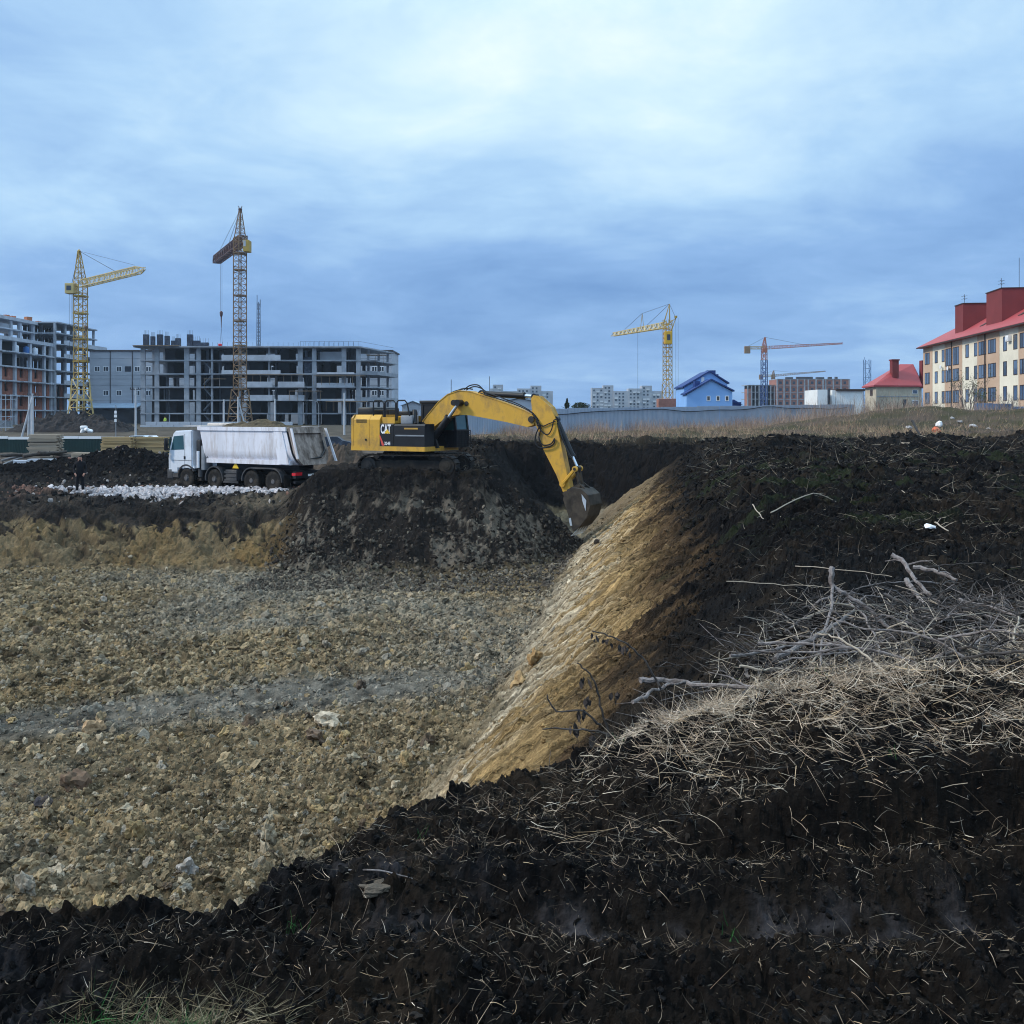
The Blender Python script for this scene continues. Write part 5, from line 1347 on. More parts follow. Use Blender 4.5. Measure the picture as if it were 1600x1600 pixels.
# ---------- grey block building behind it
bd = 236.0
bb_ = empty('grey_block_building', (gx(140, bd), bd, -0.5), 0, 'grey block-walled building with small paired windows behind the concrete frame', 'building')
Wb = gx(612, bd) - gx(140, bd); Hb = gz(549, bd) + 0.5
block(bb_, 'wall', M['silicate'], 0, Wb, 0, 14, 0, Hb)
mb = MB(); mb.box(-0.3, Wb+0.3, -0.3, 14.3, Hb, Hb+0.35); mb.build('roof', M['pipe'], bb_)
def lx(px): return gx(px, bd) - gx(140, bd)
def lz(py): return gz(py, bd) + 0.5
def small_window(root, x, z, w, h, y=0.0, m=None, frame=None, mull=1):
    fr = MB(); f = 0.12
    fr.box(x-w/2, x+w/2, y-0.06, y+0.05, z-h/2, z-h/2+f); fr.box(x-w/2, x+w/2, y-0.06, y+0.05, z+h/2-f, z+h/2)
    fr.box(x-w/2, x-w/2+f, y-0.058, y+0.05, z-h/2, z+h/2); fr.box(x+w/2-f, x+w/2, y-0.058, y+0.05, z-h/2, z+h/2)
    for q in range(mull): xm = x-w/2+w*(q+1)/(mull+1); fr.box(xm-f/2, xm+f/2, y-0.057, y+0.05, z-h/2, z+h/2)
    wd = fr.build('window', frame or M['pvc'], root)
    pb = MB(); pb.box(x-w/2+f*0.8, x+w/2-f*0.8, y-0.03, y+0.02, z-h/2+f*0.8, z+h/2-f*0.8); pb.build('pane', m or M['pane'], wd)
    return wd
for py in (576.5, 614):
    for px in (152, 165.5, 186, 200, 214.5, 232, 278, 287, 345, 352, 420, 428, 480, 520, 552, 585, 596):
        if py > 600 and px in (152, 200): continue
        if px == 200: block(bb_, 'window_opening', M['pane'], lx(px)-0.75, lx(px)+0.75, -0.05, 0.02, lz(py)-0.65, lz(py)+0.65); continue
        small_window(bb_, lx(px), lz(py), 1.35, 1.25)
for px in (172.5, 207):
    mb = MB(); mb.tube((lx(px), -0.1, 4.5), (lx(px), -0.1, Hb), 0.10, 6); mb.build('drain_pipe', M['pipe'], bb_)
for z in (lz(560), lz(586), lz(592), lz(602), lz(626)):
    mb = MB(); mb.box(0, Wb, -0.04, 0.0-0.005, z-0.06, z+0.06); mb.build('band_course', M['concrete'], bb_)
mb = MB(); mb.prism([(-4.5, lz(638)), (-4.5, lz(637)), (-0.01, lz(630)), (-0.01, lz(632))], lambda y, z: (lx(143), y, z), lambda y, z: (lx(224), y, z)); mb.build('canopy_roof', M['steel_roof'], bb_)
block(bb_, 'annex', M['concrete_d'], lx(145), lx(222), -3.6, -0.01, 0, lz(640))
mb = MB(); mb.box(lx(590), lx(609), -0.02, -0.006, 0.5, lz(592)); mb.build('rendered_wall', M['concrete_l'], bb_)

# ---------- concrete and brick block, far left
za0 = -0.4
ba = empty('brick_infilled_building', (-107.0, 196.0, za0), R(90), 'unfinished concrete block with red brick infill and water tanks at the left edge', 'building')
cx_a = [-7, -1, 5.0, 11.0, 17.6, 24.0, 27.4]
HL = [3.1*k - za0 for k in range(1, 7)]
for x in cx_a:
    for yy in (0.0, 5.0, 10.5):
        block(ba, 'column', M['concrete_l'] if yy == 0 else M['concrete'], x-0.42, x+0.42, yy, yy+0.5, -0.6, HL[5]-0.01)
for k, z in enumerate(HL):
    frame_slab(ba, [(-8, -0.5 if k < 5 else -0.2), (27.8, -0.5 if k < 5 else -0.2), (27.8, 11.2), (-8, 11.2)], z-0.30 if k < 5 else z-0.75, z, m=M['concrete_l'])
    for i in range(len(cx_a)-1):
        x0, x1 = cx_a[i], cx_a[i+1]
        if k in (1, 2, 4) and i != 5 :
            bl = block(ba, 'balcony', M['concrete_l'], x0+0.9, x1-0.6, -1.3, -0.52, z-0.26, z-0.04)
    z0, z1 = (HL[k-1] if k else -0.5), z-(0.31 if k < 5 else 0.76)
    for i in range(len(cx_a)-1):
        x0, x1 = cx_a[i]+0.43, cx_a[i+1]-0.43
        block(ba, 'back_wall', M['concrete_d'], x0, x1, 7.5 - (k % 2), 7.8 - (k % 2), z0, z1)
        if k <= 3 and not (k == 3 and i > 4):
            w_ = x1-x0
            mb = MB(); mb.box(x0, x0+w_*0.36, 0.45, 0.75, z0, z1); mb.box(x0+w_*0.60, x1, 0.45, 0.75, z0, z1)
            if w_ > 3: mb.box(x0+w_*0.36, x0+w_*0.60, 0.45, 0.75, z0, z0+0.8)
            mb.build('brick_wall', M['brick_red'], ba)
        elif rr.random() < 0.5: block(ba, 'partition_wall', M['concrete_d'], x0, x0+0.25, 1.0, 7.0, z0, z1)
# set-back upper storeys
ztops = [HL[5], 21.05-za0, 23.6-za0]
for x in (-6, 0.5, 7.5, 10.5, 17, 21, 27):
    block(ba, 'column', M['concrete_l'], x-0.45, x+0.45, 4.0, 4.5, HL[5]+0.01, ztops[2]-0.4); block(ba, 'column', M['concrete'], x-0.4, x+0.4, 10.2, 10.8, HL[5]+0.01, ztops[2]-0.4)
block(ba, 'floor_slab', M['concrete_l'], -8, 27.8, 3.6, 11.0, ztops[1]-0.25, ztops[1]); block(ba, 'floor_slab', M['concrete_l'], -8, 27.8, 3.5, 11.2, ztops[2]-0.7, ztops[2])
block(ba, 'back_wall', M['concrete_d'], -8, 12, 8.6, 8.9, HL[5]+0.01, ztops[2]-0.7)
block(ba, 'partition_wall', M['concrete'], 12, 16.4, 4.2, 4.4, ztops[1], ztops[1]+1.0)
# the taller wing
wx = [27.9, 33.0, 38.4, 43.6, 48.5]
WL = [3.1*k - za0 for k in range(1, 7)] + [21.2-za0, 23.7-za0]
for k, z in enumerate(WL):
    block(ba, 'floor_slab', M['concrete'], 27.81, 49, -1.2, 11.2, z-0.28, z)
    if k in (1, 2, 4, 5): 
        bl = block(ba, 'balcony', M['concrete_l'], 28.5, 48+ (4.0 if k == 5 else 0), -2.4, -1.21, z-0.26, z-0.05); block(bl, 'parapet', M['concrete_l'], 28.5, 48 + (4.0 if k == 5 else 0), -2.4, -2.25, z-0.049, z+0.75)
    z0, z1 = (WL[k-1] if k else -0.5), z-0.29
    for i in range(4):
        x0, x1 = wx[i]+0.4, wx[i+1]-0.4
        if k <= 2:
            mb = MB(); mb.box(x0, x0+1.4, 0, 0.3, z0, z1); mb.box(x1-1.0, x1, 0, 0.3, z0, z1); mb.build('brick_wall', M['brick_red'], ba)
            block(ba, 'back_wall', M['concrete_d'], x0, x1, 6.5, 6.8, z0, z1)
        elif i < 3:
            mb = MB(); mb.box(x0, x0+1.3, 7.0, 7.3, z0, z1); mb.box(x0+2.1, x0+2.9, 7.0, 7.3, z0, z1); mb.box(x0+3.5, x1, 7.0, 7.3, z0, z1); mb.build('back_wall', M['concrete_d'], ba)
for x in wx:
    for yy in (-0.6, 5, 10.5): block(ba, 'column', M['concrete'], x-0.35, x+0.35, yy, yy+0.4, -0.6, WL[7]-0.29)
# tanks and bricks left on the floors
def on_a(lx_, ly_, lz_): return ba.matrix_basis @ Vector((lx_, ly_, lz_))
bpy.context.view_layer.update()
for (x, nm, m, lab) in ((1.9, 'water_tank', M['white_tank'], 'white water tank, leftmost of those standing on the brick-infilled block'),
                        (11.6, 'water_tank', M['white_tank'], 'white water tank just left of the blue tank'),
                        (16.1, 'water_tank', M['blue_tank'], 'blue water tank between two white tanks on the concrete floor'),
                        (19.9, 'water_tank', M['white_tank'], 'white water tank just right of the blue tank')):
    p = on_a(x, 0.35, HL[4]); mb = MB(); mb.lathe([(0.62, 0.0), (0.66, 0.05), (0.66, 1.25), (0.6, 1.4), (0.28, 1.52), (0.22, 1.62)], 18, (0, 0, 0), 'z')
    for h in (0.4, 0.8): mb.lathe([(0.67, h), (0.69, h+0.05), (0.67, h+0.1)], 18, (0, 0, 0), 'z')
    o = mb.build(nm, m, smooth=True); o.location = p; tag(o, lab, 'tank', 'water tanks on the unfinished floor')
for (px, w, h, lab) in ((10, 7, 1.0, 'low row of orange bricks left on the far-left roof'), (19.5, 8, 2.2, 'paired stack of orange bricks on the far-left roof'), (44, 10, 4.6, 'tallest square stack of orange bricks on the far-left roof'), (60, 7, 1.4, 'small stack of orange bricks right of the tallest on the far-left roof'), (80, 10, 1.6, 'wide brick stack at the right end of the far-left roof')):
    yy = 112.0*1500/(800-px); s_ = yy/1500
    mb = MB(); W_ = w*s_*0.9; Hh = max(0.5, h*s_*1.5)
    nz_ = max(2, int(Hh/0.25))
    for q in range(nz_):
        o_ = 0.08*rr.uniform(-1, 1)
        if q == nz_-1 and h < 3: mb.box(-W_/2+o_, -W_/2+W_*0.3+o_, -0.5, 0.5, q*0.26, q*0.26+0.25); mb.box(W_*0.15+o_, W_*0.5+o_, -0.5, 0.5, q*0.26, q*0.26+0.25)
        else: mb.box(-W_/2+o_, W_/2+o_, -0.55, 0.55, q*0.26, q*0.26+0.25)
    o = mb.build('brick_stack', M['brick_o']); o.location = (-112.0, yy, ztops[2]+za0+0.003); o.rotation_euler = (0, 0, R(62)); tag(o, lab, 'bricks', 'brick stacks on the far-left roof')
# steel scaffold frame by the corner
sc = empty('scaffold_tower', (gx(10, 150), 150, gz(680, 150)), 0, 'blue-grey steel scaffold frame at the bottom left of the brick-infilled block', 'scaffold')
mb = MB()
for x in (-1.6, -0.1, 0.9):
    for y in (0, 1.5): mb.tube((x, y, 0), (x, y, 6.4), 0.06, 5)
for z in (1.2, 2.9, 4.0, 5.6):
    for y in (0, 1.5): mb.tube((-1.6, y, z), (0.9, y, z), 0.05, 5)
    for x in (-1.6, 0.9): mb.tube((x, 0, z), (x, 1.5, z), 0.05, 5)
mb.tube((-1.6, 0, 1.2), (0.9, 0, 2.9), 0.04, 5); mb.build('frame', mat('scaffold_steel', (0.30, 0.35, 0.42), 0.6, 0.2, 2), sc)
block(sc, 'deck', M['wood'], -1.6, 0.9, 0.05, 1.45, 4.06, 4.14); block(sc, 'crate', M['grey_metal'], -1.2, 0.3, 0.2, 1.2, 1.28, 2.3)

# ---------- tower cranes
def lattice(mb, p0, p1, w0, w1, n, rc, rb, up=None, tri=False):
    p0, p1 = Vector(p0), Vector(p1); t = (p1-p0).normalized()
    u = t.cross(Vector((0, 0, 1)) if abs(t.z) < 0.9 else Vector((0.62, 0.78, 0))).normalized(); w = u.cross(t).normalized()
    cs = ((-1, -1), (1, -1), (1, 1), (-1, 1)) if not tri else ((-1, -1), (1, -1), (0, 1))
    def c(i, k):
        f = i/n; hw = (w0 + (w1-w0)*f)/2; return p0.lerp(p1, f) + u*cs[k][0]*hw + w*cs[k][1]*hw
    m = len(cs)
    for k in range(m): mb.tube(c(0, k), c(n, k), rc, 4)
    for i in range(n):
        for k in range(m):
            j = (k+1) % m
            mb.tube(c(i, k), c(i+1, j) if (i+k) % 2 else c(i+1, k), rb, 3, cap=False) if False else mb.tube(c(i, k if i % 2 else j), c(i+1, j if i % 2 else k), rb, 3, cap=False)
            mb.tube(c(i, k), c(i, j), rb, 3, cap=False)
M['cr_y'] = mat('crane_yellow', (0.42, 0.28, 0.06), 0.6, 0.2, 0.4, tint=(0.20, 0.13, 0.06), tint_amt=0.6, tscale=0.3)
M['cr_pale'] = mat('crane_pale_yellow', (0.52, 0.40, 0.17), 0.6, 0.15, 0.4)
M['cr_rust'] = mat('crane_rusty', (0.20, 0.125, 0.075), 0.7, 0.3, 0.4, tint=(0.30, 0.20, 0.08), tint_amt=0.5, tscale=0.25)
M['cr_dark'] = mat('crane_dark_jib', (0.085, 0.045, 0.045), 0.7, 0.3, 0.4)
M['rope'] = mat('steel_rope', (0.045, 0.05, 0.065), 0.6, 0.1, 1)
M['cr_blue'] = mat('crane_blue', (0.035, 0.075, 0.22), 0.6, 0.2, 0.5)
M['cr_red'] = mat('crane_orange_red', (0.35, 0.12, 0.07), 0.6, 0.2, 0.5)
# crane 1: left, yellow, jib coming towards the viewer
D1 = 180.0; g1 = gz1(gx(126, D1), D1)
c1 = empty('tower_crane', (gx(126, D1), D1, g1), 0, 'yellow tower crane on a tapered portal, leftmost, jib pointing right', 'crane')
b0 = Vector((gx(126, D1), D1, 0))
zp = gz(592, D1); zj = gz(443, D1); zt = gz(393, D1)
mb = MB(); lattice(mb, (b0.x, D1, zp), (b0.x, D1, zj+0.5), 1.75, 1.75, 16, 0.10, 0.055); mast = mb.build('mast', M['cr_y'], c1, True)
mb = MB()
for z in (zp, gz(565, D1), gz(530, D1), gz(490, D1), gz(463, D1)): mb.box(b0.x-1.05, b0.x+1.05, D1-1.05, D1+1.05, z-0.12, z+0.12)
mb.build('collar', M['cr_y'], mast, True)
mb = MB(); zb = gz(625, D1)
lattice(mb, (b0.x, D1, g1+0.6), (b0.x, D1, zb), 3.6, 2.6, 3, 0.16, 0.09); lattice(mb, (b0.x, D1, zb), (b0.x, D1, zp), 2.6, 2.2, 2, 0.15, 0.08)
mb.box(b0.x-1.6, b0.x+1.6, D1-1.6, D1+1.6, zb-0.15, zb+0.15); mb.build('portal', M['cr_pale'], c1, True)
mb = MB(); mb.bevbox(gx(104, D1), gx(115, D1), D1-2.0, D1-0.4, g1, g1+1.4, 0.1); mb.bevbox(b0.x+1.2, b0.x+3.0, D1-1.2, D1+1.2, g1, g1+1.0, 0.1); mb.build('ballast', M['cr_pale'], c1, True)
mb = MB(); lattice(mb, (b0.x-0.1, D1, zj), (b0.x-0.3, D1, zt), 1.7, 0.35, 6, 0.09, 0.05); mb.lathe([(0.25, 0), (0.35, 0.2), (0.1, 0.5)], 8, (b0.x-0.3, D1, zt-0.1), 'z'); mb.build('tower_head', M['cr_y'], c1, True)
mb = MB(); mb.bevbox(gx(107, D1), gx(121, D1), D1-1.6, D1+0.2, gz(460, D1), gz(444, D1), 0.08); cb_ = mb.build('machine_cabin', M['cr_pale'], c1, True)
mb = MB(); mb.box(gx(110, D1), gx(117, D1), D1-1.63, D1-1.602, gz(455, D1), gz(448, D1)); mb.build('window', M['pane'], cb_, True)
jr = Vector((b0.x+0.9, D1-0.8, zj-0.1)); jt = PX(226, 424, 164); jt.z = zj + 0.35
mb = MB(); lattice(mb, jr, jt - (jt-jr)*0.10, 1.25, 1.15, 20, 0.085, 0.045, tri=False); lattice(mb, jt - (jt-jr)*0.10, jt, 1.15, 0.3, 2, 0.08, 0.045); jib = mb.build('jib', M['cr_pale'], c1, True)
head = Vector((b0.x-0.3, D1, zt+0.1))
mb = MB(); mb.tube(head, jr.lerp(jt, 0.55)+Vector((0, 0, 0.7)), 0.045, 4); mb.tube(head, jr.lerp(jt, 0.85)+Vector((0, 0, 1.0)), 0.03, 4); mb.tube(head, (gx(112, D1), D1, gz(444, D1)), 0.045, 4)
for dx in (-1.9, -1.55, -1.25): mb.tube((b0.x+dx, D1-0.5, gz(460, D1)), (b0.x+dx, D1-0.5, gz(560, D1)), 0.028, 4)
hp = jr + Vector((0.75, -0.6, 0)); hk = Vector((hp.x, hp.y, gz(513, D1-1.4)))
for dx in (-0.22, 0.22): mb.tube(hp + Vector((dx, 0, 0)), hk + Vector((dx*0.7, 0, 0)), 0.028, 4)
mb.build('hoist_rope', M['rope'], c1, True)
mb = MB(); mb.lathe([(0.35, 0.5), (0.4, 0.2), (0.2, -0.3), (0.1, -0.6)], 10, hk, 'z'); mb.tube(hk - Vector((0, 0, 0.6)), hk - Vector((0, 0, 3.0)), 0.13, 6, 0.06); mb.build('hook_block', M['cr_rust'], c1, True)
# crane 2: tall, centre left, dark jib pointing away
D2 = 185.0; x2 = gx(375, D2); g2 = gz1(x2, D2)
c2 = empty('tower_crane', (x2, D2, g2), 0, 'tallest rusty tower crane with dark jib slanting left above the concrete frame', 'crane')
zj = gz(374, D2); zt = gz(329, D2); zp = gz(608, D2)
mb = MB(); lattice(mb, (x2, D2, zp), (x2, D2, zj+0.3), 1.75, 1.75, 26, 0.11, 0.055); mast = mb.build('mast', M['cr_rust'], c2, True)
mb = MB()
for py in (608, 540, 502, 462, 422, 396): mb.box(x2-1.0, x2+1.0, D2-1.0, D2+1.0, gz(py, D2)-0.12, gz(py, D2)+0.12)
mb.build('collar', M['cr_rust'], mast, True)
mb = MB(); lattice(mb, (x2, D2, g2), (x2, D2, zp), 3.4, 2.2, 4, 0.15, 0.09); mb.build('portal', M['cr_rust'], c2, True)
mb = MB(); lattice(mb, (x2, D2, zj-0.5), (x2+0.05, D2, zt), 1.7, 0.35, 7, 0.10, 0.05); hd_ = mb.build('tower_head', M['cr_rust'], c2, True)
mb = MB(); mb.lathe([(0.2, 0), (0.4, 0.25), (0.35, 0.5)], 8, (x2+0.05, D2, zt-0.1), 'z'); mb.tube((x2-0.05, D2, zt+0.3), (x2-0.3, D2, zt+0.85), 0.08, 5); mb.tube((x2+0.15, D2, zt+0.3), (x2+0.4, D2, zt+0.85), 0.08, 5); mb.build('sheave', M['cr_dark'], hd_, True)
mb = MB(); mb.bevbox(gx(383, D2), gx(392.5, D2), D2-1.6, D2+0.3, gz(395, D2), gz(377, D2), 0.08); cb_ = mb.build('machine_cabin', M['cr_y'], c2, True)
mb = MB(); mb.box(gx(384, D2), gx(387.5, D2), D2-1.63, D2-1.603, gz(387, D2), gz(378, D2)); mb.build('door', M['concrete_l'], cb_, True)
jr = Vector((x2+0.5, D2+0.4, zj)); jt = PX(334, 409, 210); jt.z = zj - 0.4
mb = MB(); lattice(mb, jr, jt - (jt-jr)*0.12, 1.6, 1.5, 22, 0.11, 0.075); lattice(mb, jt - (jt-jr)*0.12, jt, 1.5, 0.4, 3, 0.10, 0.06); mb.build('jib', M['cr_dark'], c2, True)
hd0 = Vector((x2+0.05, D2, zt+0.2)); mb = MB(); mb.tube(hd0, jr.lerp(jt, 0.5)+Vector((0, 0, 0.9)), 0.045, 4); mb.tube(hd0, jr.lerp(jt, 0.88)+Vector((0, 0, 0.8)), 0.035, 4)
hp = jr.lerp(jt, 0.72); hk = Vector((hp.x, hp.y, gz(489, hp.y)))
for dx in (-0.15, 0.15): mb.tube(hp + Vector((dx, 0, 0)), hk + Vector((dx, 0, 0)), 0.028, 4)
mb.tube(hk - Vector((0, 0, 3.2)), hk - Vector((0.3, 0, 7.2)), 0.025, 4); mb.tube(hk - Vector((0, 0, 3.2)), hk - Vector((-0.3, 0, 7.2)), 0.025, 4); mb.build('hoist_rope', M['rope'], c2, True)
mb = MB(); mb.lathe([(0.15, 0.4), (0.35, 0.1), (0.3, -0.5), (0.12, -0.9)], 10, hk, 'z'); mb.tube(hk - Vector((0, 0, 0.9)), hk - Vector((0, 0, 3.2)), 0.14, 6, 0.05); mb.build('hook_block', M['cr_dark'], c2, True)
# crane 3: mid right
D3 = 210.0; x3 = gx(1043, D3); g3 = -0.2
c3_ = empty('tower_crane', (x3, D3, g3), 0, 'yellow tower crane standing left of the blue house, jib to the left', 'crane')
mb = MB(); lattice(mb, (x3, D3, gz(600, D3)), (x3, D3, gz(500, D3)), 1.45, 1.45, 14, 0.10, 0.06); lattice(mb, (x3, D3, g3), (x3, D3, gz(600, D3)), 1.75, 1.7, 5, 0.12, 0.07); mast = mb.build('mast', M['cr_y'], c3_, True)
mb = MB(); mb.bevbox(gx(1038, D3), gx(1049, D3), D3-1.1, D3+0.9, gz(538, D3), gz(518, D3), 0.08); cb_ = mb.build('machine_cabin', mat('cabin_yellow', (0.62, 0.36, 0.03), 0.5, 0.1, 1), c3_, True)
mb = MB(); mb.box(gx(1041, D3), gx(1046, D3), D3-1.13, D3-1.103, gz(532, D3), gz(523, D3)); mb.build('window', M['pane'], cb_, True)
ap = Vector((gx(1046, D3), D3, gz(475, D3))); mb = MB()
for s_ in (-0.6, 0.6): mb.tube((x3-0.8, D3+s_, gz(505, D3)), ap, 0.085, 4); mb.tube((gx(1046.5, D3), D3+s_, gz(505, D3)), ap, 0.085, 4)
cj = Vector((gx(1056, D3), D3, gz(497, D3)))
for s_ in (-0.5, 0.5): mb.tube((gx(1040, D3), D3+s_, gz(510, D3)), cj, 0.09, 4); mb.tube((gx(1048, D3), D3+s_, gz(520, D3)), cj, 0.08, 4)
mb.lathe([(0.3, 0), (0.35, 0.5)], 8, cj, 'z'); mb.build('tower_head', M['cr_y'], c3_, True)
jr = Vector((x3-0.2, D3+0.5, gz(507, D3))); jt = PX(957, 522, 236); jt.z = jr.z
mb = MB(); lattice(mb, jr, jt, 1.35, 0.8, 24, 0.10, 0.07, tri=True); mb.build('jib', M['cr_pale'], c3_, True)
js = jr.lerp(jt, 0.42); sp_ = js + Vector((0, 0, 3.6)); mb = MB()
for s_ in (-0.4, 0.4): mb.tube(js + Vector((s_, 0, 0)), sp_, 0.07, 4)
mb.build('jib_strut', M['cr_y'], c3_, True)
mb = MB(); mb.tube(ap, sp_, 0.04, 4); mb.tube(sp_, jr.lerp(jt, 0.75)+Vector((0, 0, 0.7)), 0.04, 4); mb.tube(ap, jr.lerp(jt, 0.33)+Vector((0, 0, 0.7)), 0.04, 4); mb.tube(ap, cj, 0.04, 4)
hp = jr.lerp(jt, 0.50); mb.tube(hp, (hp.x, hp.y, 2.5), 0.035, 4)
for dx in (0, 0.5): mb.tube(cj + Vector((dx, 0, 0)), (cj.x+dx, D3, 2.0), 0.03, 4)
mb.build('hoist_rope', M['rope'], c3_, True)
mb = MB(); mb.bevbox(x3-2.2, x3+2.0, D3-1.5, D3+1.5, g3, gz(623, D3), 0.1); mb.build('base', mat('brick_base', (0.30, 0.14, 0.11), 0.9, 0.25, 1), c3_, True)
# far hammerhead cranes
def far_crane(px, d, pyt, pyj, pxl, pxr, pyr, lab, m_low, m_hi, w=1.8):
    x = gx(px, d); r = empty('tower_crane', (x, d, -0.2), 0, lab, 'crane')
    zj = gz(pyj, d)
    mb = MB(); lattice(mb, (x, d, -0.2), (x, d, zj-6), w, w, 14, 0.22, 0.12); mb.build('mast', m_low, r, True)
    mb = MB(); lattice(mb, (x, d, zj-6), (x, d, zj), w*0.9, w*0.9, 3, 0.22, 0.12); lattice(mb, (x, d, zj), (x+0.4, d, gz(pyt, d)), w*0.8, 0.4, 4, 0.18, 0.10); mb.build('tower_head', m_hi, r, True)
    mb = MB(); je = Vector((gx(pxr, d), d, gz(pyr, d))); lattice(mb, (x, d, zj), je, 1.5, 0.6, 30, 0.16, 0.09, tri=True); mb.build('jib', m_hi, r, True)
    mb = MB(); ce = Vector((gx(pxl, d), d, zj)); lattice(mb, (x, d, zj), ce, 1.2, 1.2, 6, 0.16, 0.09); cj = mb.build('counter_jib', M['cr_y'], r, True)
    mb = MB(); mb.bevbox(ce.x-0.4, ce.x+2.4, d-0.8, d+0.8, ce.z-2.8, ce.z+0.8, 0.15); mb.build('counterweight', M['cr_rust'], cj, True)
    mb = MB(); a = Vector((x+0.4, d, gz(pyt, d))); mb.tube(a, Vector((x, d, zj)).lerp(je, 0.55), 0.08, 4); mb.tube(a, ce, 0.08, 4); mb.build('stay_rope', M['rope'], r, True)
    mb = MB(); mb.bevbox(x-1.2, x+1.2, d-1.6, d-0.5, zj-2.4, zj-0.3, 0.15); mb.build('cab', m_hi, r, True)
    return r
far_crane(1194, 480, 527, 543.5, 1164.5, 1317, 536.5, 'slim hammerhead crane with blue mast and long jib above the far brick block', M['cr_blue'], M['cr_red'], 2.4)
far_crane(1208, 700, 579, 587, 1187, 1290, 580, 'most distant small crane peeping over the far brick block', M['cr_rust'], M['cr_rust'], 2.2)

# ---------- poles, masts
M['pole'] = mat('concrete_pole', (0.47, 0.49, 0.53), 0.85, 0.15, 1.5)
def pole(px, pyt, pyb, d, lab, r=0.12, arms=True, brace=None, extra=(), m=None, group=None):
    x = gx(px, d); zb = gz1(x, d) - 0.15; zt = gz(pyt, d)
    o = empty('utility_pole', (x, d, zb), 0, lab, 'pole', group)
    mb = MB(); mb.tube((x, d, zb), (x, d, zt), r, 8, r*0.75); mb.build('post', m or M['pole'], o, True, smooth=True)
    for e in extra:
        mb = MB(); mb.tube((x+e, d+0.3, zb), (x+e*0.7, d+0.1, zt-0.3), r*0.9, 8, r*0.7); mb.build('post', m or M['pole'], o, True, smooth=True)
    if brace: mb = MB(); mb.tube((gx(brace, d), d+0.4, zb), (x, d, zt-0.4), r*0.9, 8, r*0.7); mb.build('brace', m or M['pole'], o, True, smooth=True)
    if arms:
        mb = MB(); mb.box(x-0.75, x+0.75, d-0.06, d+0.06, zt-0.25, zt-0.15)
        for q in (-0.7, -0.35, 0.35, 0.7): mb.lathe([(0.03, 0), (0.07, 0.06), (0.05, 0.2)], 6, (x+q, d, zt-0.15), 'z')
        mb.build('cross_arm', M['pipe'], o, True)
    return o
pole(51, 615, 680, 130, 'concrete pole with raking brace beside the scaffold, far left', 0.16, True, 30, (-0.75, -0.4))
pole(212, 606, 678, 130, 'tall single concrete pole in front of the grey block building', 0.15)
pole(372, 620, 663, 150, 'concrete pole with a slanting brace behind the truck bed', 0.15, True, 384)
pole(429.5, 623, 661, 150, 'short pale concrete pole right of the braced pole', 0.15, False)
pole(538, 614, 668, 140, 'pale pole just left of the excavator counterweight', 0.15, False)
pole(350, 624, 660, 150, 'short pale pole left of the braced pole', 0.13, False)
# lamp post and sign post
d = 150; x = gx(498, d); zb = gz1(x, d)-0.1
o = empty('street_lamp', (x, d, zb), 0, 'thin street lamp with curved arm before the concrete frame', 'street lamp')
mb = MB(); mb.path([(x, d, zb), (x, d, gz(634, d)), (x-0.2, d, gz(628, d)), (x-0.9, d, gz(626, d))], [0.07, 0.05, 0.045, 0.04], 6); mb.build('post', M['grey_metal'], o, True)
mb = MB(); mb.bevbox(x-1.5, x-0.85, d-0.12, d+0.12, gz(626, d)-0.06, gz(626, d)+0.08, 0.03); mb.build('lamp_head', M['grey_metal'], o, True)
d = 112; x = gx(181, d); zb = gz1(x, d)-0.1
o = empty('sign_post', (x, d, zb), 0, 'thin post with three small white signs above the green fence', 'sign post')
mb = MB(); mb.tube((x, d, zb), (x, d, gz(633, d)), 0.05, 6); mb.build('post', M['grey_metal'], o, True)
for py, w in ((644, 0.26), (650, 0.32), (657, 0.24)): mb = MB(); mb.box(x-w/2-0.02, x+w/2, d-0.09, d-0.055, gz(py+2.2, d), gz(py-2.2, d)); mb.build('sign_plate', M['white_decal'], o, True)
# antenna mast and lattice tower
d = 400; x = gx(404, d); o = empty('antenna_mast', (x, d, -0.2), 0, 'slim blue-grey antenna mast behind the concrete frame', 'mast')
mb = MB(); lattice(mb, (x, d, -0.2), (x, d, gz(472, d)), 1.5, 0.9, 26, 0.15, 0.09); mb.tube((x-0.6, d, gz(485, d)), (x-0.6, d, gz(461, d)), 0.16, 5); mb.tube((x+0.7, d, gz(480, d)), (x+0.7, d, gz(468, d)), 0.2, 5); mb.build('mast', mat('mast_blue_grey', (0.13, 0.18, 0.27), 0.6, 0.1, 1), o, True)
d = 300; x = gx(1355, d); o = empty('lattice_tower', (x, d, -0.2), 0, 'blue lattice tower rising behind the red-roofed house', 'tower')
mb = MB(); lattice(mb, (x, d, -0.2), (x, d, gz(562, d)), 1.7, 1.7, 7, 0.11, 0.06); mb.tube((x-0.9, d, gz(562, d)), (x-0.9, d, gz(558, d)), 0.08, 4); mb.build('mast', mat('tower_blue', (0.11, 0.19, 0.34), 0.6, 0.1, 1), o, True)
d = 260; x = gx(705, d); o = empty('flag_pole', (x, d, -0.2), 0, 'lone thin pole above the excavator boom, left one', 'pole'); mb = MB(); mb.tube((x, d, -0.2), (x, d, gz(593, d)), 0.09, 5); mb.build('post', M['rope'], o, True)
d = 300; x = gx(765, d); o = empty('flag_pole', (x, d, -0.2), 0, 'lone thin pole above the excavator boom, right one', 'pole'); mb = MB(); mb.tube((x, d, -0.2), (x, d, gz(588, d)), 0.09, 5); mb.build('post', M['rope'], o, True)

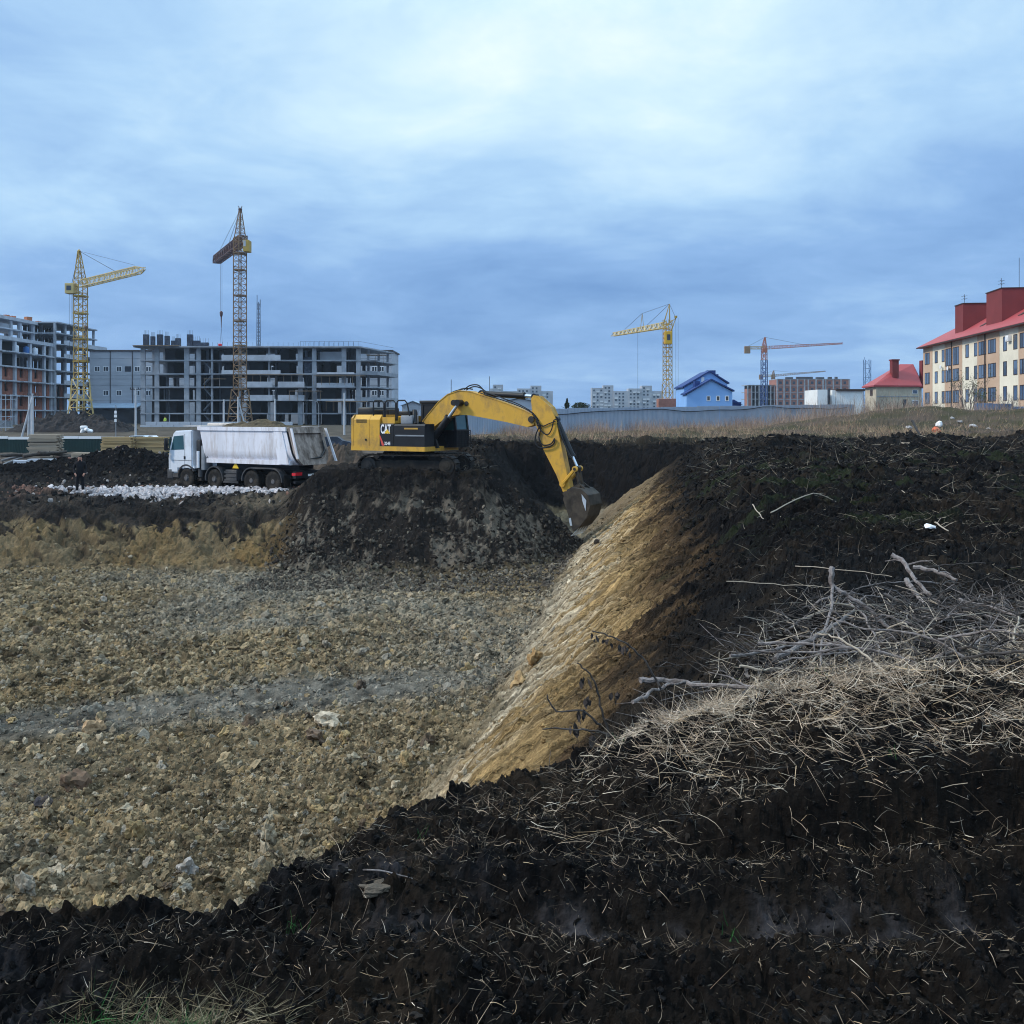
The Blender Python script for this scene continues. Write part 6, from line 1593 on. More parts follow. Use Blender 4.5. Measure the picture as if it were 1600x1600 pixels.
# ---------- green site fence, timber, logs
M['green_sheet'] = mat('green_sheet', (0.008, 0.032, 0.030), 0.5, 0.2, 0.8, spec=0.3)
gd_ = 99.0
gf = empty('green_site_fence', (gx(130, gd_), gd_, -2.1), 0, 'dark green sheet fence with white capping behind the timber stacks', 'fence')
rr = rnd(12); pw = 2.4; xx = gx(-60, gd_); kf = 0
while xx < gx(330, gd_):
    zt = gz(682.5, gd_) + 0.05*rr.uniform(-1, 1); zb = -2.25
    mb = MB(); n = 8
    for q in range(n): mb.box(xx+pw*q/n, xx+pw*(q+0.55)/n, gd_-0.04, gd_, zb, zt); mb.box(xx+pw*(q+0.55)/n, xx+pw*(q+1)/n, gd_-0.015, gd_, zb, zt)
    mb.build('panel', M['green_sheet'], gf, True)
    if rr.random() < 0.8:
        mb = MB(); mb.box(xx+0.02, xx+pw-0.02, gd_-0.08, gd_-0.042, zt-0.22, zt+0.05); mb.build('capping', M['white_decal'], gf, True)
    xx += pw+0.01; kf += 1
M['plank'] = mat('sawn_timber', (0.42, 0.30, 0.15), 0.85, 0.22, 1.5, stretch=(0.4, 4, 4), tint=(0.28, 0.20, 0.11), tint_amt=0.5, tscale=1)
M['plank_g'] = mat('weathered_timber', (0.36, 0.30, 0.235), 0.85, 0.22, 1.5, stretch=(0.4, 4, 4), tint=(0.25, 0.205, 0.16), tint_amt=0.5, tscale=1)
def timber(px0, px1, pyt, pyb, d, lab, m, seed, broken=False):
    x0, x1 = gx(px0, d), gx(px1, d); L = x1-x0; zb = gz1((x0+x1)/2, d)-0.05
    H = max(gz(pyt, d)-zb, 0.4); o = empty('timber_stack', ((x0+x1)/2, d, zb), 0, lab, 'timber', 'sawn timber stacks on the pad')
    r_ = rnd(seed); th = 0.105; n = max(3, int(H/(th+0.012)))
    mb = MB(); mb.box(-0.5, 0.5, -0.06, 0.06, 0, th*0.96); me = mb.mesh('plank', m)
    for k in range(n):
        for y in range(4):
            if broken and k > n*0.6 and r_.random() < 0.15: continue
            sx = L*r_.uniform(0.93, 1.03); put('plank', me, o, (r_.uniform(-0.04, 0.04)*L, y*0.30 + r_.uniform(-0.05, 0.05), k*(th+0.012)), (0, 0, r_.uniform(-0.02, 0.02)), (sx, r_.uniform(2.0, 2.3), 1))
    return o
timber(44, 91, 678, 706, 89, 'weathered timber stack, leftmost of the three tall stacks', M['plank_g'], 1, True)
timber(158, 206, 682, 712, 87, 'yellow timber stack in the middle, beside a dark gap', M['plank'], 2)
timber(211, 257, 681, 709, 88, 'yellow timber stack nearest the truck cab', M['plank'], 3)
timber(111, 160, 706, 716, 84.5, 'low timber stack lying in front of the tall ones', M['plank_g'], 4)
M['log'] = mat('dark_log', (0.055, 0.047, 0.042), 0.9, 0.4, 2, stretch=(0.3, 3, 3), tint=(0.13, 0.115, 0.10), tint_amt=0.6)
M['pipe_grey'] = mat('grey_pipe', (0.16, 0.165, 0.18), 0.7, 0.3, 2)
r_ = rnd(7)
logs = [(0, 712, 78, 711, 'log', 'long dark log at the top of the pile on the left'), (2, 720, 60, 708, 'pipe', 'grey pole slanting across the log pile'), (0, 729, 42, 712, 'pipe', 'grey pole nearest the frame edge in the log pile'),
        (36, 713, 104, 706, 'log', 'dark log pointing right at the timber stacks'), (42, 722, 110, 713, 'log', 'thick dark log lowest on the right of the pile'), (5, 724, 48, 724, 'log', 'short dark log lying level under the poles'), (60, 708, 110, 712, 'log', 'thin dark log on the right of the pile')]
for i, (a, b, c, e, kk, lab) in enumerate(logs):
    d0 = 71.5 + 0.25*i; p, q = PX(a, b, d0), PX(c, e, d0+2.5)
    gzb = gz1(p.x, d0); p.z = max(p.z, gzb+0.1); q.z = max(q.z, gz1(q.x, d0+2.5)+0.1)
    q = p.lerp(q, 1.0); r0 = 0.15 if kk == 'log' else 0.09
    mb = MB(); mid = p.lerp(q, 0.5) + Vector((0, 0, 0.04)); mb.path([p, p.lerp(q, 0.25)+Vector((0, 0, 0.05)), mid, q], [r0, r0*0.97, r0*0.9, r0*0.72], 9)
    if kk == 'log': mb.tube(p.lerp(q, 0.6), p.lerp(q, 0.64)+Vector((0, -0.2, 0.22)), 0.05, 6, 0.03)
    o = mb.build('log' if kk == 'log' else 'pole', M['log'] if kk == 'log' else M['pipe_grey'], smooth=True); tag(o, lab, kk if kk == 'log' else 'pole', 'logs and poles piled on the left')
for i, (px, py, w, h, lab) in enumerate(((34, 722, 1.0, 0.42, 'pale concrete block under the log pile, left one'), (66, 720, 1.9, 0.40, 'wide concrete block under the log pile, right one'))):
    d = 70.5; x = gx(px, d); mb = MB(); mb.bevbox(-w/2, w/2, -0.3, 0.3, 0, h+0.15, 0.03); o = mb.build('concrete_block', M['concrete_l']); o.location = (x, d, gz1(x, d)-0.05); tag(o, lab, 'concrete block')
# heap of soil by the first crane, bags on it, low block wall
hx, hd_ = gx(120, 150), 150
soil_heap('soil_heap', [(-10, -4), (9, 4)], 2.6, 0, 0, mat('dark_heap', (0.028, 0.024, 0.024), 0.95, 0.4, 1.2), 9, 'dark soil heap at the foot of the leftmost crane', 'soil heap', (hx, hd_, gz1(hx, hd_)-0.2), 0)
soil_heap('soil_heap', [(-2.2, -1.6), (2.4, 1.6)], 1.5, 0, 0, mat('brown_heap', (0.075, 0.055, 0.042), 0.95, 0.4, 2), 12, 'small brown soil heap between truck and excavator', 'soil heap', (gx(536, 66), 66, gz1(gx(536, 66), 66)-0.1), 0)
for i, (px, py, s_) in enumerate(((131, 668, 0.5), (137, 672, 0.55), (141, 675, 0.45), (130, 674, 0.4))):
    d = 145.6; mb = MB(); mb.bevbox(-s_, s_, -0.4, 0.4, -0.28, 0.28, 0.2); o = mb.build('white_bag', M['white_decal'], smooth=True); o.location = PX(px, py, d); o.rotation_euler = (0.2*i, 0.4*i, i)
    tag(o, ['white bag on top of the dark soil heap', 'white bag, right one in the middle of the soil heap', 'white bag lowest on the right of the soil heap', 'white bag lowest on the left of the soil heap'][i], 'bag', 'white bags on the soil heap')
wl_ = empty('concrete_barrier', (gx(280, 172), 172, -0.6), 0, 'low barrier of concrete blocks at the foot of the concrete frame', 'barrier')
mb = MB(); mb.bevbox(-0.98, 0.98, -0.3, 0.3, 0, 0.62, 0.03); me = mb.mesh('block', M['concrete_l'])
for k in range(13):
    for q in range(2): put('block', me, wl_, (gx(228, 172)-gx(280, 172)+k*2.02 + (q*1.0), 0.02*q, q*0.63))
# parked cars behind the fence
def car(px, d, lab, m, rz=0.0):
    x = gx(px, d); o = empty('parked_car', (x, d, gz1(x, d)), rz, lab, 'car')
    prof = [(-2.1, 0.35), (-2.15, 0.75), (-2.0, 0.95), (-1.5, 1.0), (-0.9, 1.42), (0.6, 1.45), (1.2, 1.02), (1.95, 0.9), (2.12, 0.7), (2.1, 0.35)]
    mb = MB(); mb.prism(prof, lambda x, z: (x, -0.82, z), lambda x, z: (x, 0.82, z)); me = mb.mesh('body', m)
    bm = bmesh.new(); bm.from_mesh(me); bmesh.ops.bevel(bm, geom=[e for e in bm.edges if len(e.link_faces) == 2 and e.calc_face_angle(0) > 1.2], offset=0.12, segments=2, affect='EDGES'); bm.to_mesh(me); bm.free(); smooth_by_angle(me)
    put('body', me, o)
    mb = MB()
    for s_ in (-1, 1): mb.prism([(-1.3, 1.0), (-0.85, 1.36), (0.55, 1.38), (0.98, 1.0)], lambda x, z: (x, s_*0.80, z), lambda x, z: (x, s_*0.832, z))
    mb.build('window', M['pane'], o)
    for wx_ in (-1.3, 1.3):
        for s_ in (-1, 1):
            mb = MB(); mb.lathe([(0.2, s_*0.86), (0.32, s_*0.84), (0.32, s_*0.66)], 16, (wx_, 0, 0.32), 'y'); mb.build('wheel', M['rubber'], o, smooth=True)
    return o
car(220, 108, 'pale blue-white car roof showing over the green fence, left one', mat('car_pale', (0.55, 0.64, 0.74), 0.3, 0.05, 1)); car(233, 109, 'pale blue-white car roof showing over the green fence, right one', M['truck_white']); car(252, 112, 'dark car roof beyond the green fence beside the cab', B)
car(520, 105, 'dark car standing between the truck tailgate and the excavator', M['form'])
# workers
wz = PX(258, 667, 183)
person('person', 'worker in yellow-green vest standing before the concrete frame', (wz.x, 183, gz1(wz.x, 183)), R(170), 1.8, m_vis, mat('work_trousers', (0.03, 0.035, 0.05), 0.9, 0.2, 3), m_vis, m_skin, 1, 'site workers')

# ---------- grey-blue sheet fence across the field, with the cable
M['fence_sheet'] = mat('blue_grey_sheet', (0.33, 0.395, 0.50), 0.6, 0.18, 0.6, spec=0.3, tint=(0.33, 0.36, 0.43), tint_amt=0.7, tscale=0.6, stretch=(1, 1, 0.35))
FA, FB = Vector((gx(655, 88), 88, 0)), Vector((gx(1345, 132), 132, 0))
fn = empty('sheet_metal_fence', (FA.x, FA.y, 0), 0, 'long blue-grey corrugated sheet fence across the field', 'fence')
fdir = (FB-FA).normalized(); fl_ = (FB-FA).length; fnrm = Vector((fdir.y, -fdir.x, 0)); pw = 2.0
mb = MB(); n = 10
for q in range(n):
    mb.box(pw*q/n, pw*(q+0.5)/n, -0.03, 0.0, 0, 2.45); mb.box(pw*(q+0.5)/n, pw*(q+1)/n-0.003, 0.0, 0.03, 0, 2.45)
pme = mb.mesh('panel', M['fence_sheet']); tops = []
fa = math.atan2(fdir.y, fdir.x); r_ = rnd(21)
for k in range(int(fl_/pw)):
    p = FA + fdir*(k*pw); g = min(gz1(p.x, p.y), gz1(p.x+fdir.x*pw, p.y+fdir.y*pw)) - 0.25
    f = k*pw/fl_; ztop = lerp(2.22, 3.35, f) + r_.uniform(-0.03, 0.03)
    o = put('panel', pme, fn, (p.x-FA.x, p.y-FA.y, g), (r_.uniform(-0.012, 0.012), 0, fa), (1, 1, (ztop-g)/2.45)); tops.append((p, ztop))
mb = MB(); mb.box(0, 0.08, -0.1, -0.031, 0, 2.6); pme2 = mb.mesh('post', M['grey_metal'])
cp = []
for k, (p, zt) in enumerate(tops):
    if p.y < 89.5: continue
    q = p - fnrm*(-0.12) if False else p + Vector((fdir.y, -fdir.x, 0))*0.15
    cp.append(q + Vector((0, 0, zt - 0.42 + 0.16*math.sin(k*0.55) + 0.08*math.sin(k*1.3))))
mb = MB(); mb.path(cp, 0.045, 5); cab_ = mb.build('cable', mat('black_cable', (0.012, 0.012, 0.016), 0.6, 0.1, 1)); tag(cab_, 'black cable sagging along the top of the blue-grey fence', 'cable')
# short blue fence at the right edge
bf = empty('blue_fence', (gx(1530, 92), 92, 0), 0, 'bright blue sheet fence before the apartment block at the right edge', 'fence')
M['fence_blue'] = mat('blue_sheet', (0.10, 0.22, 0.42), 0.5, 0.12, 0.8)
mb = MB()
for q in range(8): mb.box(q*0.24, q*0.24+0.13, -0.03, 0, 0, 2.4); mb.box(q*0.24+0.13, q*0.24+0.238, 0, 0.03, 0, 2.4)
bme = mb.mesh('panel', M['fence_blue'])
for k in range(9):
    x = gx(1522, 98)+k*1.93; put('panel', bme, bf, (x-bf.location.x, 98-92, 0.55), (0, 0, 0), (1, 1, (3.0-0.25*(k > 1) - 0.04*k - 0.55)/2.4))

# ---------- apartment block with red roof, right edge
M['peach'] = mat('peach_render', (0.52, 0.37, 0.27), 0.9, 0.07, 0.5, tint=(0.44, 0.29, 0.20), tint_amt=0.4, tscale=0.3)
M['cream'] = mat('cream_render', (0.76, 0.71, 0.59), 0.9, 0.06, 0.5, tint=(0.56, 0.53, 0.44), tint_amt=0.4, tscale=0.3)
M['red_tile'] = mat('red_roof', (0.34, 0.050, 0.055), 0.55, 0.10, 0.8, spec=0.4)
M['red_wall'] = mat('dark_red_cladding', (0.175, 0.030, 0.030), 0.7, 0.12, 0.5)
M['brown_frame'] = mat('brown_window_frame', (0.050, 0.030, 0.024), 0.6, 0.1, 1)
IA = math.atan2(38, 4.8)
bi = empty('apartment_block', (59.7, 112, -0.2), IA, 'cream and peach apartment block with red roof at the right edge', 'building')
ux, uy = math.cos(IA), math.sin(IA)
def fx(px): k = (px-800)/FPX; return (59.7 - 112*k)/(uy*k - ux)
def zx_(z): return 1400 + z*0.15
Lend = fx(1443); ev = 12.5
bands = [(zx_(285), zx_(380), 'peach'), (zx_(380), zx_(510), 'cream'), (zx_(510), zx_(690), 'peach'), (zx_(690), zx_(850), 'cream'), (zx_(850), zx_(1078), 'peach'), (zx_(1078), zx_(1280), 'cream'), (zx_(1280), zx_(1500), 'peach')]
block(bi, 'core_wall', M['cream'], -20, Lend-0.02, -14, -0.25, 0, ev)
for a, b, c in bands:
    x1, x0 = fx(a), fx(b); dp = 0.05 if c == 'peach' else 0.0
    mb = MB(); mb.box(max(x0, -20)+0.003, min(x1, Lend)-0.003, -0.249, dp, 0, ev-0.02); mb.build('facade_band', M[c], bi)
mb = MB(); mb.box(-20, fx(zx_(1500))-0.003, -0.249, 0.0, 0, ev-0.02); mb.build('facade_band', M['cream'], bi)
block(bi, 'plinth', M['concrete_d'], -20, fx(1525), 0.06, 0.6, 0, 2.1)
win = [(305, 355, 2), (405, 435, 0), (478, 507, 0), (520, 580, 2), (596, 660, 2), (725, 760, 0), (815, 850, 0), (866, 945, 2), (965, 1046, 2), (1118, 1156, 0), (1224, 1266, 0), (1296, 1400, 3)]
rows = [(11.45, 9.65), (8.4, 6.6), (5.35, 3.55)]
for (a, b, mull) in win:
    x1, x0 = fx(zx_(a)), fx(zx_(b)); xc, w = (x0+x1)/2, x1-x0
    for ri, (zt, zb) in enumerate(rows):
        H = zt-zb; yb = 0.05 if mull else 0.0
        if (a, ri) in ((520, 0), (596, 0)): zb -= 0.75; H = zt-zb
        fr = MB(); f = 0.09; zc = (zt+zb)/2+0.2
        y0, y1 = yb-0.06, yb+0.035
        fr.box(x0, x1, y0, y1, zb+0.2, zb+0.2+f); fr.box(x0, x1, y0, y1, zt+0.2-f, zt+0.2); fr.box(x0, x0+f, y0, y1-0.002, zb+0.2, zt+0.2); fr.box(x1-f, x1, y0, y1-0.002, zb+0.2, zt+0.2)
        for q in range(mull): xm = x0+w*(q+1)/(mull+1); fr.box(xm-f/2, xm+f/2, y0, y1-0.004, zb+0.2, zt+0.2)
        wd = fr.build('window', M['brown_frame'], bi)
        for q in range(mull+1):
            mb = MB(); mb.box(x0+w*q/(mull+1)+f*0.6, x0+w*(q+1)/(mull+1)-f*0.6, yb-0.02, yb+0.012, zb+0.2+f*0.9, zt+0.2-f*0.9); mb.build('pane', M['pane_b'] if (q+ri+int(a)) % 3 else M['pane'], wd)
for zz in (588, 938):
    x = fx(zx_(zz)); mb = MB(); mb.tube((x, 0.16, 0.5), (x, 0.16, ev), 0.07, 6); mb.build('drain_pipe', M['brown_frame'], bi)
mb = MB(); x = fx(zx_(1190)); mb.bevbox(x-0.5, x+0.45, 0.0, 0.45, 10.9, 11.65, 0.06); mb.lathe([(0.26, 0.46), (0.26, 0.48), (0.1, 0.5)], 16, (x-0.1, 0, 11.28), 'y'); mb.build('air_conditioner', M['pvc'], bi, smooth=True)
for zz, z in ((565, 8.75), (490, 9.1)):
    mb = MB(); x = fx(zx_(zz)); mb.lathe([(0.05, 0.1), (0.3, 0.3), (0.32, 0.36)], 12, (x, 0.05, z), 'y'); mb.build('satellite_dish', M['pvc'], bi, smooth=True)
# roof: eave along the facade, hip at the far end
ez0, rz_ = ev-0.02, ev+4.6
ev_f, ev_e = 0.75, Lend+0.75
ridge_y = -7.0
rf = MB()
v0, v1, v2, v3 = (-21, ev_f, ez0), (ev_e, ev_f, ez0), (ev_e, -14.7, ez0), (-21, -14.7, ez0)
r0, r1 = (-21, ridge_y, rz_), (ev_e-7.5, ridge_y, rz_)
dz = 0.22
def up(p, h=dz): return (p[0], p[1], p[2]+h)
rf.add([v0, v1, v2, v3, up(v0), up(v1), up(v2), up(v3), up(r0), up(r1)], [(0, 1, 2, 3), (0, 4, 5, 1), (1, 5, 6, 2), (2, 6, 7, 3), (3, 7, 8, 4, 0), (4, 8, 9, 5), (5, 9, 6), (6, 9, 8, 7)])
roof = rf.build('roof', M['red_tile'], bi)
mb = MB(); mb.box(-21, ev_e+0.05, ev_f+0.003, ev_f+0.16, ez0-0.02, ez0+0.14); mb.build('gutter', M['brown_frame'], roof)
sl = (rz_-ez0)/(ev_f-ridge_y)
for (zz, q) in ((500, 0.42), (560, 0.36), (770, 0.36), (850, 0.40), (885, 0.34), (1130, 0.40), (1240, 0.40), (1200, 0.55)):
    x = fx(zx_(zz)); yy = ev_f - q*(ev_f-ridge_y); zz_ = ez0+dz+(ev_f-yy)*sl
    mb = MB(); mb.prism([(yy+0.6, zz_-0.6*sl+0.02), (yy-0.6, zz_+0.6*sl+0.02), (yy-0.6, zz_+0.6*sl+0.10), (yy+0.6, zz_-0.6*sl+0.10)], lambda y, z: (x-0.55, y, z), lambda y, z: (x+0.55, y, z)); mb.build('skylight', M['brown_frame'], roof)
def loc_i(px, X_off):            # local x on the line parallel to the facade, X_off metres in
    k = (px-800)/FPX; ox, oy = 59.7 + uy*X_off, 112 - ux*X_off
    return (ox - oy*k)/(uy*k - ux)
s1a, s1b = loc_i(1490, 2.6), loc_i(1545, 2.6); s2a, s2b = loc_i(1541, 2.6), loc_i(1640, 2.6)
block(roof, 'stair_head', M['red_wall'], 24.6, 28.0, -9.5, -1.25, ez0+0.9, 17.85)
block(roof, 'stair_head', M['red_wall'], 10.0, 15.4, -12.0, -1.2, ez0+0.9, 18.1)
mb = MB(); mb.box(24.5, 28.1, -9.6, -1.15, 17.85, 17.95); mb.box(9.9, 15.5, -12.1, -1.1, 18.1, 18.2); mb.build('coping', M['brown_frame'], roof)
for px, off, zb, h in ((1497, 4, 17.95, 1.5), (1549, 4, 18.2, 1.6), (1578, 4, 18.2, 4.2)):
    x = 27.0 if px < 1500 else 13.0; off = {1497: 2.2, 1549: 2.2, 1578: 4.4}[px]; mb = MB(); mb.tube((x, -off, zb), (x, -off, zb+h), 0.035, 4)
    if h < 2:
        for q in (0.7, 1.1): mb.tube((x-0.35, -off, zb+q), (x+0.35, -off, zb+q+0.25), 0.03, 4); mb.tube((x, -off-0.4, zb+q+0.2), (x, -off+0.4, zb+q+0.1), 0.03, 4)
    mb.build('aerial', M['rope'], roof)

# ---------- house with hipped red roof
hd = 168.0
hh = empty('hipped_roof_house', (gx(1392, hd), hd, -0.2), 0, 'beige house with hipped red roof and chimney left of the apartment block', 'house')
M['beige'] = mat('beige_render', (0.50, 0.45, 0.36), 0.9, 0.1, 0.5, tint=(0.36, 0.31, 0.25), tint_amt=0.6, tscale=0.3)
def H(px, py, dd=0.0): p = PX(px, py, hd+dd); return (p.x, p.y, p.z)
# plan corners: left-back, front corner, right-front, right-back
A_, B_, C_, D_ = Vector((gx(1352, hd+7), hd+7, 0)), Vector((gx(1369, hd-1), hd-1, 0)), Vector((gx(1436, hd+1), hd+1, 0)), Vector((gx(1440, hd+9), hd+9, 0))
ze = gz(604, hd)
mb = MB(); mb.slab([(p.x, p.y) for p in (A_, B_, C_, D_)], -0.2, ze); mb.build('wall', M['beige'], hh, True)
cen = (A_+B_+C_+D_)/4
def out(p, k=1.12): q = cen + (p-cen)*k; return (q.x, q.y, ze-0.05)
rz1 = gz(569, hd+4); ra, rb_ = Vector((gx(1406, hd+4), hd+4, rz1)), Vector((gx(1427, hd+4), hd+4, rz1))
o4 = [out(p) for p in (A_, B_, C_, D_)]
mb = MB(); mb.add(o4 + [(p[0], p[1], p[2]+0.25) for p in o4] + [tuple(ra), tuple(rb_)], [(3, 2, 1, 0), (0, 1, 5, 4), (1, 2, 6, 5), (2, 3, 7, 6), (3, 0, 4, 7), (4, 5, 8), (5, 6, 9, 8), (6, 7, 9), (7, 4, 8, 9)]); hrf = mb.build('roof', M['red_tile'], hh, True)
mb = MB(); x0, x1 = gx(1393, hd+1), gx(1403, hd+1); mb.box(x0, x1, hd+0.6, hd+1.8, gz(590, hd), gz(563, hd)); mb.box(x0-0.12, x1+0.12, hd+0.48, hd+1.92, gz(563, hd), gz(561, hd)); mb.build('chimney', M['red_wall'], hrf, True)
mb = MB(); x0, x1 = gx(1437, hd+4), gx(1448, hd+4); mb.box(x0, x1, hd+3, hd+4.2, ze, gz(563, hd+3)); mb.build('chimney', M['red_wall'], hrf, True)
def hwin(p, q, t0, t1, py0, py1, mull=0):
    a, b = p.lerp(q, t0), p.lerp(q, t1); n_ = Vector(((q-p).y, -(q-p).x, 0)).normalized(); 
    if n_.y > 0: n_ = -n_
    z0, z1 = gz(py1, hd), gz(py0, hd)
    mb = MB(); mb.prism([(0, 0), (1, 0), (1, 1), (0, 1)], lambda u, v: tuple(a.lerp(b, u) + Vector((0, 0, z0+(z1-z0)*v)) - n_*0.02), lambda u, v: tuple(a.lerp(b, u) + Vector((0, 0, z0+(z1-z0)*v)) + n_*0.05)); w = mb.build('window', M['brown_frame'] if not mull else M['pvc'], hh, True)
    mb = MB(); e = 0.08
    mb.prism([(e, e), (1-e, e), (1-e, 1-e), (e, 1-e)], lambda u, v: tuple(a.lerp(b, u) + Vector((0, 0, z0+(z1-z0)*v)) - n_*0.01), lambda u, v: tuple(a.lerp(b, u) + Vector((0, 0, z0+(z1-z0)*v)) + n_*0.07)); mb.build('pane', M['pane_b'] if mull else M['pane'], w, True)
hwin(B_, C_, 0.63, 0.72, 624, 638); hwin(B_, C_, 0.83, 0.98, 625, 638, 1); hwin(A_, B_, 0.45, 0.7, 608, 618)
hwin(B_, C_, 0.84, 0.96, 609, 615, 1)
mb = MB(); mb.prism([(0, 0), (1, 0), (1, 1), (0, 1)], lambda u, v: tuple(B_.lerp(C_, u*0.98) + Vector((0, -0.03, gz(620, hd)+0.12*v))), lambda u, v: tuple(B_.lerp(C_, u*0.98) + Vector((0, -0.10, gz(620, hd)+0.12*v)))); mb.build('string_course', M['concrete'], hh, True)

# ---------- white low sheds
gd2 = 205.0
gs = empty('white_shed', (gx(1310, gd2), gd2, -0.2), 0, 'low white garage with dark doorway left of the red-roofed house', 'shed')
M['white_wall'] = mat('white_render', (0.74, 0.76, 0.77), 0.85, 0.05, 0.4, tint=(0.60, 0.61, 0.62), tint_amt=0.5, tscale=0.3)
for a, b, t, yo in ((1275, 1290.5, 609, -1), (1301, 1306, 609.5, 0.2), (1306.5, 1349, 611, 0)):
    mb = MB(); mb.box(gx(a, gd2), gx(b, gd2), gd2+yo, gd2+8, -0.2, gz(t, gd2)); mb.build('wall', M['white_wall'], gs, True)
mb = MB(); mb.box(gx(1290.6, gd2), gx(1300.9, gd2), gd2+1.5, gd2+7, -0.2, gz(608.5, gd2)); mb.build('doorway', M['pane'], gs, True)
mb = MB(); mb.box(gx(1306, gd2), gx(1352, gd2), gd2-0.4, gd2+8.3, gz(611, gd2)+0.003, gz(608, gd2)); mb.build('roof', M['brown_frame'], gs, True)

# ---------- blue house
ed = 192.0
eh = empty('blue_house', (gx(1108, ed), ed, -0.2), 0, 'light blue house with two stepped gables beyond the fence', 'house')
M['sky_wall'] = mat('light_blue_render', (0.22, 0.42, 0.78), 0.85, 0.06, 0.4)
M['navy'] = mat('navy_trim', (0.012, 0.04, 0.17), 0.6, 0.15, 0.6)
def gable(nm, L, Rr_, A, d0, d1, zb=-0.2):
    l, r, a = PX(*L, d0), PX(*Rr_, d0), PX(*A, d0)
    poly = [(l.x+0.35, zb), (r.x-0.35, zb), (r.x-0.35, r.z), (a.x, a.z), (l.x+0.35, l.z)]
    mb = MB(); mb.prism(poly, lambda x, z: (x, d0, z), lambda x, z: (x, d1, z)); w = mb.build(nm, M['sky_wall'], eh, True)
    mb = MB()
    for p, q in ((l, a), (a, r)):
        mb.prism([(p.x, p.z-0.02), (q.x, q.z-0.02), (q.x, q.z+0.26), (p.x, p.z+0.26)], lambda x, z: (x, d0-0.45, z+0.03), lambda x, z: (x, d1+0.3, z+0.03))
    mb.build('roof', M['navy'], w, True); return w
gable('wall', (1070, 617), (1147, 612), (1111, 594), ed-3, ed+1.5)
gable('wall', (1066, 606), (1139, 600), (1109, 581), ed+1.6, ed+11)
mb = MB(); mb.box(gx(1104, ed+5), gx(1116.5, ed+5), ed+4, ed+6, gz(590, ed), gz(579, ed+5)); mb.build('chimney', M['navy'], eh, True)
mb = MB(); mb.box(gx(1118, ed+5), gx(1121, ed+5), ed+4, ed+5, gz(592, ed), gz(585, ed+5)); mb.build('vent_pipe', M['navy'], eh, True)
mb = MB(); mb.box(gx(1083.5, ed), gx(1091.5, ed), ed-1.4, ed+0.6, gz(608, ed), gz(596, ed)); mb.build('dormer', M['navy'], eh, True)
for px in (1107, 1122, 1136): small_window(eh, gx(px, ed-3)-gx(1108, ed), gz(622.5, ed-3)+0.2, 0.75, 1.05, -3.0, mull=0, m=M['pane'])
small_window(eh, gx(1098, ed+1.6)-gx(1108, ed), gz(593, ed+1.6)+0.2, 0.6, 1.0, 1.58, m=M['pvc'], mull=0)
mb = MB(); mb.box(gx(1145, ed), gx(1162, ed), ed+2, ed+6, -0.2, gz(628, ed)); mb.prism([(gx(1144, ed), gz(628, ed)), (gx(1164, ed), gz(632, ed)), (gx(1150, ed), gz(624, ed))], lambda x, z: (x, ed+1.8, z), lambda x, z: (x, ed+6.2, z)); mb.build('annex', M['navy'], eh, True)

# ---------- far brick blocks under construction
fd = 490.0
fb = empty('brick_block_under_construction', (gx(1271, fd), fd, -0.2), 0, 'distant red brick block with concrete frame lines and parapet bits on its roof', 'building')
M['far_brick'] = mat('far_red_brick', (0.30, 0.135, 0.105), 0.9, 0.12, 0.2)
x0, x1 = gx(1214, fd), gx(1328, fd); ztp = gz(592, fd)
mb = MB(); mb.box(x0, x1, fd, fd+15, -0.2, ztp-0.1); mb.build('wall', M['far_brick'], fb, True)
nf = 5; fh = (ztp+0.2)/6.0
for k in range(1, 7): mb = MB(); mb.box(x0-0.1, x1+0.1, fd-0.15, fd+15.1, -0.2+fh*k-0.28, -0.2+fh*k + 0.003*k); mb.build('floor_slab', M['concrete'], fb, True)
for px in (1214.5, 1225, 1235, 1246, 1257, 1263, 1275, 1286, 1290, 1302, 1314, 1327): x = gx(px, fd); mb = MB(); mb.box(x-0.35, x+0.35, fd-0.2, fd+0.2, -0.2, ztp-0.2); mb.build('column', M['concrete'], fb, True)
for k in range(6):
    for px in (1219.5, 1230, 1240.5, 1251.5, 1269, 1280.5, 1296, 1308, 1320):
        x = gx(px, fd); mb = MB(); mb.box(x-0.65, x+0.65, fd-0.03, fd+0.1, -0.2+fh*k+0.8, -0.2+fh*k+2.2); mb.build('window', M['pane'], fb, True)
for a, b, h in ((1231, 1242, 1.0), (1248, 1273, 1.2), (1279, 1291, 1.0), (1298, 1303, 1.1), (1309, 1312, 1.2)): mb = MB(); mb.box(gx(a, fd), gx(b, fd), fd+3, fd+5, ztp, ztp+h); mb.build('roof_upstand', M['pipe'], fb, True)
fb2 = empty('dark_frame_under_construction', (gx(1190, fd), fd, -0.2), 0, 'distant dark concrete frame beside the far brick block', 'building')
x0, x1 = gx(1170, fd), gx(1212, fd); zt2 = gz(601, fd)
for k in range(1, 6): z = -0.2+(zt2+0.2)*k/5; mb = MB(); mb.box(x0, x1, fd+2, fd+16, z-0.3, z); mb.build('floor_slab', M['concrete'], fb2, True)
for k in range(8): x = x0+(x1-x0)*k/7; mb = MB(); mb.box(x-0.3, x+0.3, fd+2.05, fd+2.6, -0.2, zt2-0.05); mb.build('column', M['concrete'], fb2, True)
mb = MB(); mb.box(x0, x1, fd+9, fd+9.3, -0.2, zt2-0.4); mb.build('back_wall', M['concrete_d'], fb2, True)
